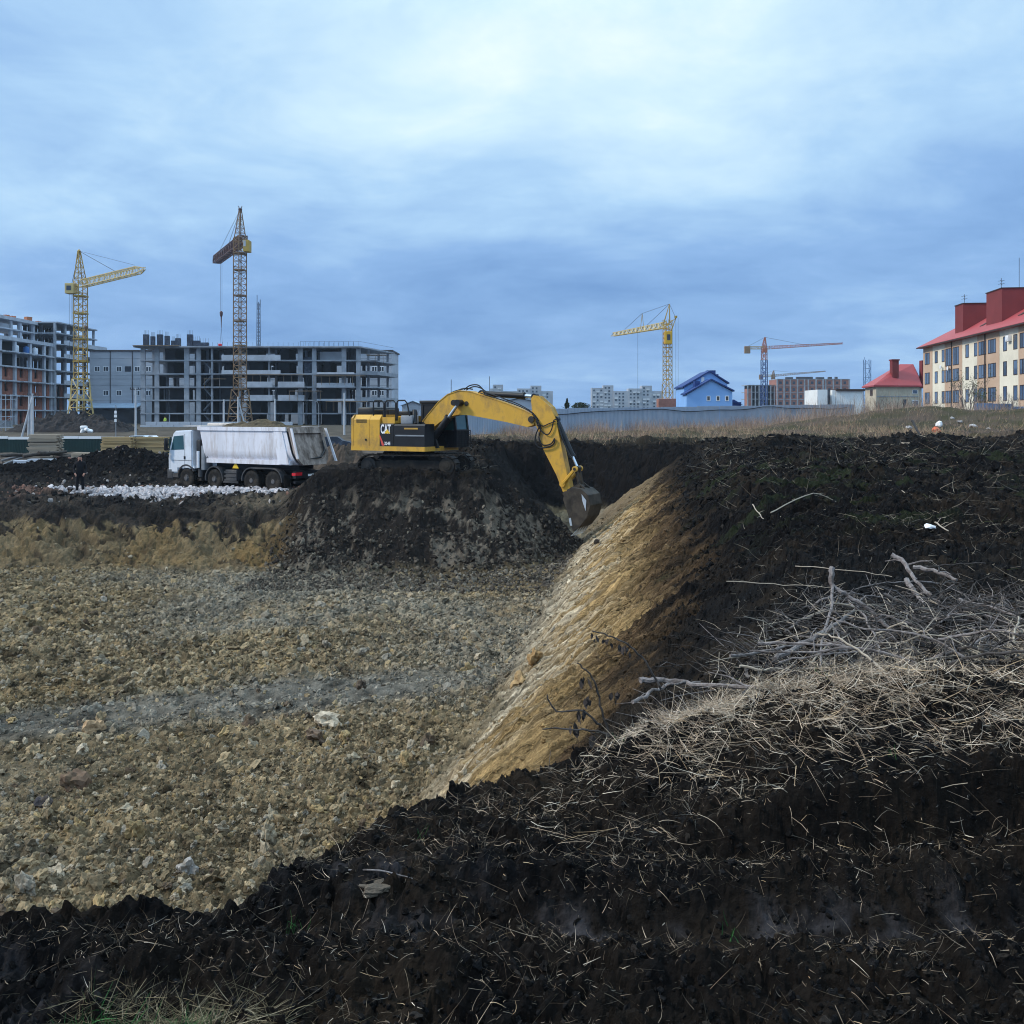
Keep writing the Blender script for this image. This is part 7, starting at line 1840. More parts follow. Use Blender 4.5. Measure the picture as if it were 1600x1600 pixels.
mb = MB(); mb.box(x0-0.02, gx(1176, fd), fd+2.1, fd+8.9, -0.2, zt2-2.0); mb.build('brick_wall', M['far_brick'], fb2, True)

# ---------- far panel blocks
M['panel_wall'] = mat('panel_block_wall', (0.36, 0.38, 0.43), 0.9, 0.12, 0.15, tint=(0.27, 0.285, 0.33), tint_amt=0.6, tscale=0.08)
M['panel_l'] = mat('panel_pale', (0.60, 0.62, 0.66), 0.9, 0.1, 0.2)
def panel_block(lab, secs, d, base=640):
    o = empty('panel_apartment_block', (gx(secs[0][0], d), d, -0.2), 0, lab, 'building')
    r_ = rnd(int(secs[0][0])); s_ = d/FPX
    for (a, b, t) in secs:
        mb = MB(); yo = r_.uniform(0, 3); mb.box(gx(a, d), gx(b, d)-0.02, d+yo, d+14, -0.2, gz(t, d)); w = mb.build('wall', M['panel_wall'], o, True)
        z = gz(t, d) - 1.4
        while z > 3:
            x = gx(a, d)+1.2
            wm_ = MB(); wl2 = MB(); n1 = n2 = 0
            while x < gx(b, d)-2.2:
                q = r_.random()
                if q < 0.72: wm_.box(x, x+1.5, d+yo-0.06, d+yo+0.1, z-1.5, z); n1 += 1
                else: wl2.box(x-0.3, x+2.4, d+yo-0.5, d+yo-0.07, z-2.5, z-1.3); n2 += 1
                x += 3.1
            if n1: wm_.build('window_row', M['pane'], w, True)['kind'] = 'stuff'
            if n2: wl2.build('balcony_row', M['panel_l'], w, True)['kind'] = 'stuff'
            z -= 2.8
    return o
panel_block('distant grey panel block left of the yellow crane with stepped roof', [(925, 943, 606), (943, 959, 602), (959, 982, 611), (982, 1003, 607), (1003, 1019, 602.5), (1019, 1036, 611)], 820)
panel_block('distant grey panel block rising behind the excavator boom', [(765, 770, 607), (770, 786, 601), (786, 808, 611), (808, 829, 607), (829, 846, 602.5), (846, 864, 611)], 800)
# low pale halls behind the excavator
for (a, b, t, e, dd, lab) in ((786, 836, 622, 627, 160, 'pale hall with shallow gable roof behind the excavator boom'), (628, 662, 627, 634, 230, 'pale blue-roofed hall behind the excavator cab')):
    o = empty('low_hall', (gx(a, dd), dd, -0.2), 0, lab, 'building'); l, r = gx(a, dd), gx(b, dd)
    mb = MB(); mb.prism([(l, -0.2), (r, -0.2), (r, gz(e, dd)), ((l+r)/2, gz(t, dd)-0.15), (l, gz(e, dd))], lambda x, z: (x, dd, z), lambda x, z: (x, dd+12, z)); mb.build('wall', M['concrete_l'], o, True)
    mb = MB()
    for p, q in (((l-0.3, gz(e, dd)-0.05), ((l+r)/2, gz(t, dd))), (((l+r)/2, gz(t, dd)), (r+0.3, gz(e, dd)-0.05))): mb.prism([p, q, (q[0], q[1]+0.15), (p[0], p[1]+0.15)], lambda x, z: (x, dd-0.4, z), lambda x, z: (x, dd+12.4, z))
    mb.build('roof', M['steel_roof'], o, True)
# ================================================================== DRY GRASS, STRAW, BRUSHWOOD, LITTER
m_blade = mat('dry_stalks', (0.3, 0.24, 0.16), 0.8, 0.18, 30.0, spec=0.2, attr='col')
rng = np.random.RandomState(11)
def blades(name, label, cat, base, dirs, length, width, curl, col, nseg=3, flat=0.0, material=None):
    n = len(base)
    d = dirs/np.linalg.norm(dirs, axis=1, keepdims=True)
    w = np.cross(d, rng.normal(size=(n, 3))); w[:, 2] *= (1-flat)
    w /= np.maximum(np.linalg.norm(w, axis=1, keepdims=True), 1e-6)
    co = np.zeros((n, nseg+1, 2, 3), np.float32)
    for k in range(nseg+1):
        t = k/nseg
        p = base + d*(length*t)[:, None] + curl*(length*t*t)[:, None]
        ww = (width*(1-0.75*t**1.6))[:, None]*w*0.5
        co[:, k, 0] = p-ww; co[:, k, 1] = p+ww
    V = co.reshape(-1, 3)
    st = np.arange(n)[:, None]*(nseg+1)*2
    q = []
    for k in range(nseg):
        a = st + k*2; q.append(np.concatenate([a, a+1, a+3, a+2], 1))
    Q = np.concatenate(q, 0).astype(np.int32)
    me = bpy.data.meshes.new(name)
    me.vertices.add(len(V)); me.vertices.foreach_set('co', V.ravel())
    me.loops.add(Q.size); me.loops.foreach_set('vertex_index', Q.ravel())
    me.polygons.add(len(Q)); me.polygons.foreach_set('loop_start', np.arange(0, Q.size, 4, dtype=np.int32))
    me.update()
    at = me.attributes.new('col', 'FLOAT_COLOR', 'POINT')
    c = np.repeat(np.concatenate([col, np.ones((n, 1))], 1), (nseg+1)*2, 0).astype(np.float32)
    at.data.foreach_set('color', c.ravel())
    me.materials.append(material or m_blade)
    o = bpy.data.objects.new(name, me); COL.objects.link(o); tag(o, label, cat, kind='stuff'); return o
def pick(pal, p, n, j=0.25):
    return np.array(pal)[rng.choice(len(pal), n, p=p)]*rng.uniform(1-j, 1+j, (n, 1))
def lying(n, tilt=0.25, lean=None, spread=3.2):
    a = rng.uniform(-spread, spread, n) + (0 if lean is None else lean)
    return np.stack([np.cos(a), np.sin(a), rng.normal(0.06, tilt, n)], 1)
STRAW = [(0.46, 0.375, 0.285), (0.34, 0.265, 0.195), (0.54, 0.465, 0.38), (0.22, 0.165, 0.12), (0.42, 0.31, 0.195)]

def straw_bank():
    n = 120000
    x = rng.uniform(-0.3, 5.2, n); y = rng.uniform(3.72, 7.6, n)
    g = lambda cx, cy, sx, sy: np.exp(-((x-cx)/sx)**2 - ((y-cy)/sy)**2)
    w = 1.0*g(1.9, 4.45, 0.9, 0.42) + 0.9*g(0.62, 4.70, 0.50, 0.30) + 0.9*g(1.3, 5.15, 0.6, 0.5) + 0.85*g(3.0, 4.2, 1.0, 0.33) + 0.7*g(3.6, 5.6, 0.7, 0.8) + 0.22*g(2.5, 6.2, 1.1, 0.9) + 0.06
    w *= 0.25 + 1.0*ss(-0.25, 0.45, fbm(x*2.2, y*2.2, 81, 3))
    F = ground(x, y, True); k = (rng.uniform(0, 1, n) < np.clip(w, 0, 1)) & (~F[1])
    x, y, z = x[k], y[k], F[0][k]; n = len(x)
    lean = 2.2*fbm(x*1.3, y*1.3, 82, 2)
    L = (0.04 + 0.17*rng.uniform(0, 1, n)**1.4)*(1 + 0.9*(rng.uniform(0, 1, n) > 0.94)); W = rng.uniform(0.0010, 0.0034, n)
    dirs = lying(n, 0.42, lean, 2.4)
    b = np.stack([x, y, z + rng.uniform(0.0, 0.055, n)], 1) - dirs*(L*0.4)[:, None]*np.array([1, 1, 0.3])
    curl = rng.normal(0, 0.34, (n, 3)) + np.array([0, 0, -0.12])
    blades('straw', 'pale flattened straw on the bank at the right foreground', 'straw', b, dirs, L, W, curl, pick(STRAW, [0.24, 0.24, 0.14, 0.28, 0.10], n, 0.4), 4)
straw_bank()
def fore_bits():
    n = 44000
    x = rng.uniform(-2.3, 3.4, n); y = rng.uniform(2.25, 4.5, n)
    F = ground(x, y, True)
    w = 0.22 + 0.75*ss(0.0, 0.5, fbm(x*1.7, y*4.0, 83, 3)) + 0.4*np.exp(-((y-3.55)/0.08)**2) + 0.35*np.exp(-((y-2.95)/0.1)**2)
    w = w*(1 - 0.75*np.exp(-((y-3.27)/0.10)**2))
    k = (~F[1]) & (rng.uniform(0, 1, n) < w)
    x, y, z = x[k], y[k], F[0][k]; n = len(x)
    L = 0.015 + 0.075*rng.uniform(0, 1, n)**2.4; W = rng.uniform(0.0006, 0.0018, n)
    dirs = lying(n, 0.5)
    b = np.stack([x, y, z + rng.uniform(-0.004, 0.022, n)], 1)
    blades('stubble', 'thin dry stalks scattered over the black foreground soil', 'stubble', b, dirs, L, W, rng.normal(0, 0.30, (n, 3)), pick(STRAW + [(0.10, 0.08, 0.055)], [0.06, 0.16, 0.05, 0.30, 0.06, 0.37], n, 0.4), 4)
fore_bits()
def field_trash():
    n = 34000
    y = 5.5 + 52*rng.uniform(0, 1, n)**1.35; x = rng.uniform(-0.05, 0.85, n)*(y+1)
    F = ground(x, y, True); k = (~F[1] | ((F[2] > 0.86) & F[4])) & (F[5] < 0.4) & (rng.uniform(0, 1, n) < 0.30 + ss(-0.1, 0.5, fbm(x*0.5, y*0.35, 84, 3)))
    x, y, z = x[k], y[k], F[0][k]; n = len(x)
    far = ss(6, 45, y)
    L = (0.05 + 0.30*rng.uniform(0, 1, n)**2.2)*(1+1.3*far); W = rng.uniform(0.0018, 0.0045, n)*(1+3.2*far)
    b = np.stack([x, y, z + rng.uniform(0, 0.05, n)*(1+far)], 1)
    c = pick([(0.20, 0.165, 0.13), (0.32, 0.27, 0.21), (0.09, 0.07, 0.055), (0.42, 0.36, 0.28), (0.05, 0.065, 0.025)], [0.32, 0.20, 0.34, 0.08, 0.06], n)
    blades('dry_weeds', 'dry stalks and roots strewn over the churned soil right of the pit', 'weeds', b, lying(n, 0.38), L, W, rng.normal(0, 0.28, (n, 3)), c, 3)
field_trash()
def field_grass():
    n = 60000
    y = 56 + 60*rng.uniform(0, 1, n)**1.1; x = rng.uniform(-0.12, 0.64, n)*y
    s, wp = surf_base(x, y); F = ground(x, y, True)
    edge = ss(57, 66, y + 4*fbm(x*0.15, y*0.15, 65, 3) + 0.06*np.maximum(x-12, 0))
    patch = ss(-0.35, 0.45, fbm(x*0.22, y*0.16, 85, 3))
    k = (wp < 0.25) & (~F[1]) & (rng.uniform(0, 1, n) < edge*(0.18 + 0.82*patch))
    x, y, z, pt = x[k], y[k], F[0][k], patch[k]; n = len(x)
    L = rng.uniform(0.15, 0.50, n)*(0.6 + 0.7*pt) + 0.5*(rng.uniform(0, 1, n) > 0.965)*rng.uniform(0.4, 1.2, n)
    W = rng.uniform(0.012, 0.030, n)
    dirs = np.stack([rng.normal(0, 0.45, n), rng.normal(0, 0.45, n), np.ones(n)], 1)
    hue = fbm(x*0.1, y*0.1, 86, 3)
    c = pick([(0.34, 0.25, 0.165), (0.25, 0.165, 0.115), (0.42, 0.32, 0.20), (0.30, 0.185, 0.135), (0.17, 0.115, 0.085)], [0.30, 0.26, 0.16, 0.18, 0.10], n)
    gr = (np.clip(hue*2.0, 0, 1)*(y < 84))[:, None]*(rng.uniform(0, 1, (n, 1)) < 0.65)
    c = lerp(c, np.array([(0.085, 0.095, 0.035)])*rng.uniform(0.7, 1.4, (n, 1)), gr)
    blades('field_grass', 'tufted dry grass covering the field before the fence', 'grass', np.stack([x, y, z-0.02], 1), dirs, L, W, rng.normal(0, 0.25, (n, 3)), c, 2)
field_grass()
def fence_reeds():
    n = 24000
    f = rng.uniform(0.12, 1.05, n); off = np.abs(rng.normal(0, 2.2, n)) + 0.4
    x = FA.x + (FB.x-FA.x)*f + off*fdir.y; y = FA.y + (FB.y-FA.y)*f - off*fdir.x
    w = ss(-0.3, 0.4, fbm(x*0.25, y*0.2, 87, 3)); k = rng.uniform(0, 1, n) < 0.08+0.55*w
    x, y = x[k], y[k]; z = ground(x, y); n = len(x)
    L = rng.uniform(0.4, 1.45, n); W = rng.uniform(0.012, 0.028, n)
    c = pick([(0.36, 0.27, 0.22), (0.28, 0.19, 0.16), (0.42, 0.33, 0.26), (0.32, 0.19, 0.13)], [0.35, 0.3, 0.2, 0.15], n)
    blades('reeds', 'reddish dry reeds growing along the foot of the fence', 'reeds', np.stack([x, y, z-0.03], 1), np.stack([rng.normal(0, 0.2, n), rng.normal(0, 0.2, n), np.ones(n)], 1), L, W, rng.normal(0, 0.12, (n, 3)), c, 2)
    n = 14000
    x = rng.uniform(26, 62, n); y = rng.normal(97, 4.5, n)
    k = rng.uniform(0, 1, n) < 0.15 + 0.85*ss(-0.3, 0.4, fbm(x*0.2, y*0.2, 88, 3)); x, y = x[k], y[k]; z = ground(x, y); n = len(x)
    L = rng.uniform(0.5, 1.7, n)*(0.65 + 0.7*ss(60, 30, x)); W = rng.uniform(0.014, 0.03, n)
    c = pick([(0.30, 0.23, 0.19), (0.22, 0.16, 0.135), (0.36, 0.29, 0.22), (0.27, 0.17, 0.12)], [0.35, 0.3, 0.2, 0.15], n)
    blades('tall_weeds', 'tall grey-brown dead weeds below the apartment block', 'weeds', np.stack([x, y, z-0.03], 1), np.stack([rng.normal(0, 0.22, n), rng.normal(0, 0.2, n), np.ones(n)], 1), L, W, rng.normal(0, 0.12, (n, 3)), c, 2)
fence_reeds()
def green_tuft():
    n = 1900
    x = rng.normal(-0.93, 0.16, n); y = rng.normal(2.66, 0.055, n); z = ground(x, y)
    L = rng.uniform(0.04, 0.13, n); W = rng.uniform(0.0008, 0.0022, n)
    dirs = np.stack([rng.normal(0.25, 0.9, n), rng.normal(0, 0.5, n), rng.uniform(-0.05, 0.30, n)], 1)
    c = pick([(0.22, 0.18, 0.11), (0.10, 0.085, 0.05), (0.38, 0.32, 0.22)], [0.40, 0.45, 0.15], n)
    blades('grass_tuft', 'tuft of matted dry grass in the bottom left corner', 'grass', np.stack([x, y, z], 1), dirs, L, W, rng.normal(0, 0.3, (n, 3)), c, 4)
    n = 300
    x = np.concatenate([rng.normal(-1.12, 0.06, n//2), rng.normal(-0.88, 0.05, n-n//2)]); y = rng.normal(2.63, 0.03, n); z = ground(x, y)
    L = rng.uniform(0.03, 0.09, n); W = rng.uniform(0.0015, 0.0034, n)
    dirs = np.stack([rng.normal(0.1, 0.45, n), rng.normal(0, 0.4, n), rng.uniform(0.4, 1, n)], 1)
    c = pick([(0.022, 0.085, 0.020), (0.045, 0.15, 0.045), (0.015, 0.055, 0.018)], [0.45, 0.25, 0.3], n)
    blades('green_grass', 'fresh green grass blades sprouting in the bottom left corner', 'grass', np.stack([x, y, z], 1), dirs, L, W, rng.normal(0, 0.2, (n, 3)), c, 4)
    n = 90
    cx = [(0.55, 4.95), (0.95, 5.05), (1.75, 5.45), (-0.35, 3.85), (2.0, 3.4), (0.75, 3.3), (-0.75, 3.3), (2.2, 5.3), (1.55, 3.95)]
    i = rng.randint(0, len(cx), n); x = np.array(cx)[i, 0] + rng.normal(0, 0.022, n); y = np.array(cx)[i, 1] + rng.normal(0, 0.022, n); z = ground(x, y)
    blades('green_shoots', 'single fresh green shoots among the straw and black soil', 'shoots', np.stack([x, y, z], 1), np.stack([rng.normal(0, 0.4, n), rng.normal(0, 0.4, n), np.ones(n)], 1), rng.uniform(0.02, 0.06, n), rng.uniform(0.002, 0.005, n), rng.normal(0, 0.2, (n, 3)), pick([(0.022, 0.08, 0.02), (0.035, 0.11, 0.035)], [0.6, 0.4], n), 4)
green_tuft()

# ---------- brush pile
def zp9(zx, zy, d): return PX(1000 + zx*0.375, 640 + zy*0.375, d)
def bend(pts, r, seed, wob=0.012):
    r_ = rnd(seed); P = [Vector(p) for p in pts]; out = []; rad = []
    for i in range(len(P)-1):
        p0, p1, p2, p3 = P[max(i-1, 0)], P[i], P[i+1], P[min(i+2, len(P)-1)]
        for k in range(5):
            t = k/5; out.append(0.5*((2*p1) + (p2-p0)*t + (2*p0-5*p1+4*p2-p3)*t*t + (3*p1-p0-3*p2+p3)*t**3) + Vector((r_.uniform(-wob, wob), r_.uniform(-wob, wob), r_.uniform(-wob, wob))))
    out.append(P[-1]); n = len(out)
    return out, [r*(1-0.45*i/(n-1))*r_.uniform(0.92, 1.08) for i in range(n)]
M['bark'] = mat('lilac_grey_bark', (0.200, 0.176, 0.172), 0.85, 0.35, 40, bump=0.8, tint=(0.085, 0.066, 0.058), tint_amt=0.8, tscale=11)
M['bark_p'] = mat('pale_dry_wood', (0.34, 0.29, 0.235), 0.85, 0.2, 25, tint=(0.30, 0.24, 0.18), tint_amt=0.6, tscale=9)
M['bark_d'] = mat('dark_bark', (0.046, 0.039, 0.036), 0.85, 0.3, 25, bump=0.4, tint=(0.11, 0.10, 0.098), tint_amt=0.5, tscale=9)
M['stake'] = mat('charred_wood', (0.02, 0.018, 0.018), 0.9, 0.3, 8)
BR = [([(800, 685, 7.45), (803, 760, 7.4), (870, 805, 7.35), (960, 865, 7.3), (1045, 945, 7.2)], 0.020, 'bark', 'thick lilac-grey branch forked upright in the middle of the brush pile', [(1, (795, 830, 7.2), (760, 950, 6.9), (752, 1130, 6.0), 0.012)]),
      ([(380, 1060, 6.35), (600, 1020, 6.6), (750, 970, 7.0), (860, 965, 7.05)], 0.010, 'bark', 'slender grey branch lying level across the left of the brush pile', []),
      ([(560, 1070, 6.3), (690, 1000, 6.7), (800, 930, 7.05), (930, 840, 7.6)], 0.017, 'bark', 'grey branch rising to the right behind the fork', [(2, (860, 1000, 6.7), (900, 1080, 6.3), None, 0.009)]),
      ([(1050, 625, 8.6), (1100, 660, 8.5), (1150, 740, 8.2), (1215, 800, 8.0)], 0.020, 'bark', 'stubby knobbed branch highest at the back of the brush pile', []),
      ([(1140, 680, 8.4), (1220, 695, 8.3), (1320, 735, 8.1)], 0.021, 'bark', 'short thick lilac branch at the upper right of the pile', []),
      ([(1015, 800, 7.8), (1100, 830, 7.7), (1190, 860, 7.6), (1290, 890, 7.4)], 0.018, 'bark_d', 'dark olive straight branch in the right of the pile', []),
      ([(1110, 735, 8.1), (1145, 790, 7.9), (1185, 832, 7.7)], 0.022, 'bark', 'short fat branch stub below the knobbed branch', []),
      ([(870, 820, 7.6), (930, 880, 7.3), (980, 980, 6.9), (1010, 1075, 6.35)], 0.009, 'bark', 'thin branch drooping towards the straw in the middle of the pile', []),
      ([(650, 650, 9.0), (850, 690, 8.6), (1050, 720, 8.3)], 0.0042, 'bark_p', 'long pale stick pointing left above the brush pile', []),
      ([(360, 738, 7.9), (600, 755, 7.8), (800, 765, 7.7)], 0.0042, 'bark_p', 'long pale stick reaching left from the fork', []),
      ([(0, 1165, 5.7), (120, 1165, 5.7), (250, 1180, 5.6), (480, 1225, 5.3)], 0.017, 'bark', 'grey branch lying on the straw at the edge of the pit', []),
      ([(-30, 1262, 5.2), (60, 1210, 5.4), (130, 1180, 5.6), (250, 1170, 5.7)], 0.010, 'bark', 'thin branch crossing under the branch at the pit edge', []),
      ([(545, 430, 16.0), (720, 400, 17.0), (830, 395, 17.2)], 0.011, 'bark_p', 'pale bent stick lying alone on the dark soil mid field', []),
      ([(1090, 180, 45), (1200, 190, 44), (1265, 202, 42)], 0.045, 'bark_p', 'pale plank-like stick on the far churned soil', []),
      ([(1135, 48, 62), (1160, 95, 58), (1195, 145, 54)], 0.075, 'stake', 'dark leaning stake in the far field', []),
      ([(1128, 88, 56), (1130, 170, 50)], 0.035, 'stake', 'thin upright dead stem beside the leaning stake', []),
      ([(470, 395, 16.5), (500, 440, 15.5), (515, 455, 15)], 0.009, 'bark_p', 'short pale stick left of the bent stick', []),
      ([(1030, 330, 20), (1090, 350, 19), (1150, 385, 17.5)], 0.010, 'bark_p', 'pale stick lying mid field at the right', []),
      ([(1410, 175, 50), (1425, 230, 42)], 0.07, 'bark_p', 'reddish upright stick stub at the far right', []),
      ([(1230, 470, 13.5), (1285, 505, 12.5)], 0.012, 'bark_p', 'short pale chip of wood near the brush pile', []),
      ([(980, 1105, 6.0), (1100, 1085, 6.2), (1260, 1050, 6.3)], 0.008, 'bark_p', 'pale stick lying under the right of the brush pile', []),
      ([(1150, 660, 9.0), (1300, 645, 9.0), (1440, 640, 9.0)], 0.008, 'bark_d', 'long dark stick along the back of the brush pile', []),
      ([(1300, 960, 6.9), (1420, 1020, 6.5), (1520, 1110, 6.1)], 0.012, 'bark_d', 'dark branch at the right end of the brush pile', []),
      ([(1330, 820, 7.7), (1460, 850, 7.5), (1600, 905, 7.2)], 0.013, 'bark', 'grey branch at the far right of the brush pile', [])]
for i, (pts, r, m, lab, forks) in enumerate(BR):
    P = [zp9(*p) for p in pts]; r *= 1.08
    for p in P: p.z = max(p.z, gz1(p.x, p.y) + r*0.8) + (0.05 if p.y < 9 else 0)
    mb = MB(); path, rad = bend(P, r, i, 0.008 if r < 0.05 else 0.02); mb.path(path, rad, 7)
    o = mb.build('branch', M[m], smooth=True); o['label'] = lab; o['category'] = 'branch'
    for (ix, a, b, c, rr2) in forks:
        Q = [P[ix]] + [zp9(*t) for t in (a, b, c) if t]
        for p in Q[1:]: p.z = max(p.z, gz1(p.x, p.y) + rr2)
        mb = MB(); path, rad = bend(Q, rr2, i+50, 0.004); mb.path(path, rad, 6); mb.build('fork', M[m], o, smooth=True)
    if r < 0.03 and r > 0.009:
        r_ = rnd(i+5)
        mb = MB()
        for k in range(3):
            t = r_.uniform(0.3, 0.95); p = path[int(t*(len(path)-1))]; q = p + Vector((r_.uniform(-0.2, 0.2), r_.uniform(-0.15, 0.15), r_.uniform(-0.05, 0.10)))
            mb.path([p, p.lerp(q, 0.5)+Vector((0.01, 0, 0.015)), q], [r*0.35, r*0.28, r*0.15], 5)
        mb.build('twig', M[m], o)['kind'] = 'stuff'
def brush_twigs():
    mb = MB(); r_ = rnd(99); XY = []
    for k in range(1300):
        XY.append((r_.uniform(1.2, 5.0), r_.uniform(5.2, 9.2)) if k % 4 == 0 else (r_.gauss(3.1, 0.95), r_.gauss(7.2, 0.75)))
    G = ground(np.array(XY)[:, 0], np.array(XY)[:, 1])
    for k in range(1300):
        x, y = XY[k]
        g = float(G[k]) + r_.uniform(0.02, 0.30)*math.exp(-((x-3.1)/1.2)**2-((y-7.2)/0.9)**2) + 0.01
        a = r_.uniform(0, 6.28); L = r_.uniform(0.10, 0.50); dz = r_.uniform(-0.09, 0.20)
        p = Vector((x, y, g)); q = p + Vector((math.cos(a)*L, math.sin(a)*L, dz)); mid = p.lerp(q, 0.5) + Vector((r_.uniform(-0.04, 0.04), r_.uniform(-0.04, 0.04), r_.uniform(-0.01, 0.04)))
        r = r_.uniform(0.0016, 0.0050); mb.mi = r_.choice([0, 1, 2, 2, 2, 2, 2]); mb.path([p, mid, q], [r, r*0.85, r*0.5], 4, cap=False)
    o = mb.build('brush_twigs', [M['bark'], M['bark_p'], M['bark_d']]); tag(o, 'tangle of thin twigs filling the brush pile', 'twigs', kind='stuff')
brush_twigs()
r_ = rnd(321); bx = [(r_.gauss(3.2, 0.85), r_.gauss(7.2, 0.7)) for _ in range(64)] + [(r_.uniform(0.9, 2.6), r_.uniform(5.3, 7.0)) for _ in range(14)]
bg = ground(np.array(bx)[:, 0], np.array(bx)[:, 1], True)
for k, (x, y) in enumerate(bx):
    if bg[1][k]: continue
    a = r_.uniform(0, 6.28); L = r_.uniform(0.35, 1.1); r = r_.uniform(0.0045, 0.0105)
    p = Vector((x-math.cos(a)*L/2, y-math.sin(a)*L/2*0.7, float(bg[0][k]) + r_.uniform(0.02, 0.14))); q = Vector((x+math.cos(a)*L/2, y+math.sin(a)*L/2*0.7, float(bg[0][k]) + r_.uniform(0.02, 0.26)))
    path, rad = bend([p, p.lerp(q, 0.35)+Vector((r_.uniform(-0.06, 0.06), 0, r_.uniform(-0.02, 0.09))), p.lerp(q, 0.7)+Vector((0, r_.uniform(-0.05, 0.05), r_.uniform(-0.02, 0.05))), q], r, 400+k, 0.007)
    mb = MB(); mb.path(path, rad, 6)
    for t in (0.35, 0.6, 0.8):
        c = path[int(t*(len(path)-1))]; e_ = c + Vector((r_.uniform(-0.16, 0.16), r_.uniform(-0.12, 0.12), r_.uniform(0.0, 0.13))); mb.path([c, c.lerp(e_, 0.5)+Vector((0.01, 0, 0.01)), e_], [r*0.45, r*0.33, r*0.15], 5)
    o = mb.build('branch', M[r_.choice(['bark', 'bark', 'bark_d', 'bark_p'])], smooth=True); tag(o, 'thin bare branch tangled in the brush pile', 'branch', 'thin branches tangled in the brush pile')
def dead_leaves():
    n = 7000
    x = rng.normal(3.2, 0.95, n); y = rng.normal(7.1, 0.8, n); F = ground(x, y, True); k = ~F[1]; x, y, z = x[k], y[k], F[0][k]; n = len(x)
    L = rng.uniform(0.02, 0.055, n); c = pick([(0.016, 0.015, 0.016), (0.035, 0.032, 0.033), (0.09, 0.08, 0.075)], [0.55, 0.35, 0.10], n)
    blades('dead_leaves', 'dark curled dead leaves under the brush pile', 'leaves', np.stack([x, y, z + rng.uniform(0, 0.09, n)], 1), lying(n, 0.6), L, L*rng.uniform(0.4, 0.8, n), rng.normal(0, 0.5, (n, 3)), c, 3)
dead_leaves()
# shrivelled dark weed hanging over the edge of the pit
def zp10(zx, zy, d): return PX(600 + zx*0.375, 800 + zy*0.375, d)
wd = empty('shrivelled_weed', zp10(1000, 960, 4.9), 0, 'shrivelled dark weed with drooping leaves overhanging the scraped wall', 'plant')
for i, pts in enumerate(([(1150, 740, 5.3), (1100, 640, 5.3), (1030, 560, 5.3), (950, 520, 5.3), (865, 495, 5.3)], [(940, 940, 4.95), (900, 800, 4.95), (870, 690, 4.95), (805, 630, 4.95)], [(930, 920, 4.9), (800, 905, 4.9), (660, 905, 4.9)], [(900, 890, 4.95), (830, 830, 4.95), (720, 830, 4.95), (680, 760, 4.95)])):
    mb = MB(); path, rad = bend([zp10(*p) for p in pts], 0.0065, i+20, 0.006); mb.path(path, rad, 5); mb.build('stem', M['bark_d'], wd, True)
M['dead_leaf'] = mat('shrivelled_leaf', (0.040, 0.034, 0.034), 0.85, 0.4, 20, tint=(0.12, 0.09, 0.07), tint_amt=0.5, tscale=9)
r_ = rnd(44)
for (zx, zy, s_) in ((835, 690, 1.1), (850, 770, 1.0), (820, 840, 1.2), (790, 890, 1.0), (880, 950, 1.3), (990, 560, 0.8), (930, 540, 0.7), (880, 520, 0.6), (960, 770, 0.8), (900, 1000, 1.2), (1010, 575, 0.6)):
    mb = MB(); c = zp10(zx, zy, 4.95 if zy > 600 else 5.3)
    for k in range(5):
        L = 0.055*s_*r_.uniform(0.7, 1.2); a = r_.uniform(-0.7, 0.7); u = Vector((math.sin(a)*0.6, r_.uniform(-0.4, 0.4), -1)).normalized(); w = u.cross(Vector((r_.uniform(-1, 1), r_.uniform(-1, 1), 0.1))).normalized()
        o_ = c + Vector((r_.uniform(-0.02, 0.02), r_.uniform(-0.02, 0.02), r_.uniform(-0.01, 0.03))); W = L*0.28
        mb.add([o_, o_+u*L*0.4+w*W, o_+u*L*0.4-w*W, o_+u*L*0.75+w*W*0.7+Vector((0, 0.01, 0)), o_+u*L*0.75-w*W*0.7, o_+u*L], [(0, 1, 2), (1, 3, 4, 2), (3, 5, 4)])
    mb.build('leaf', M['dead_leaf'], wd, True)

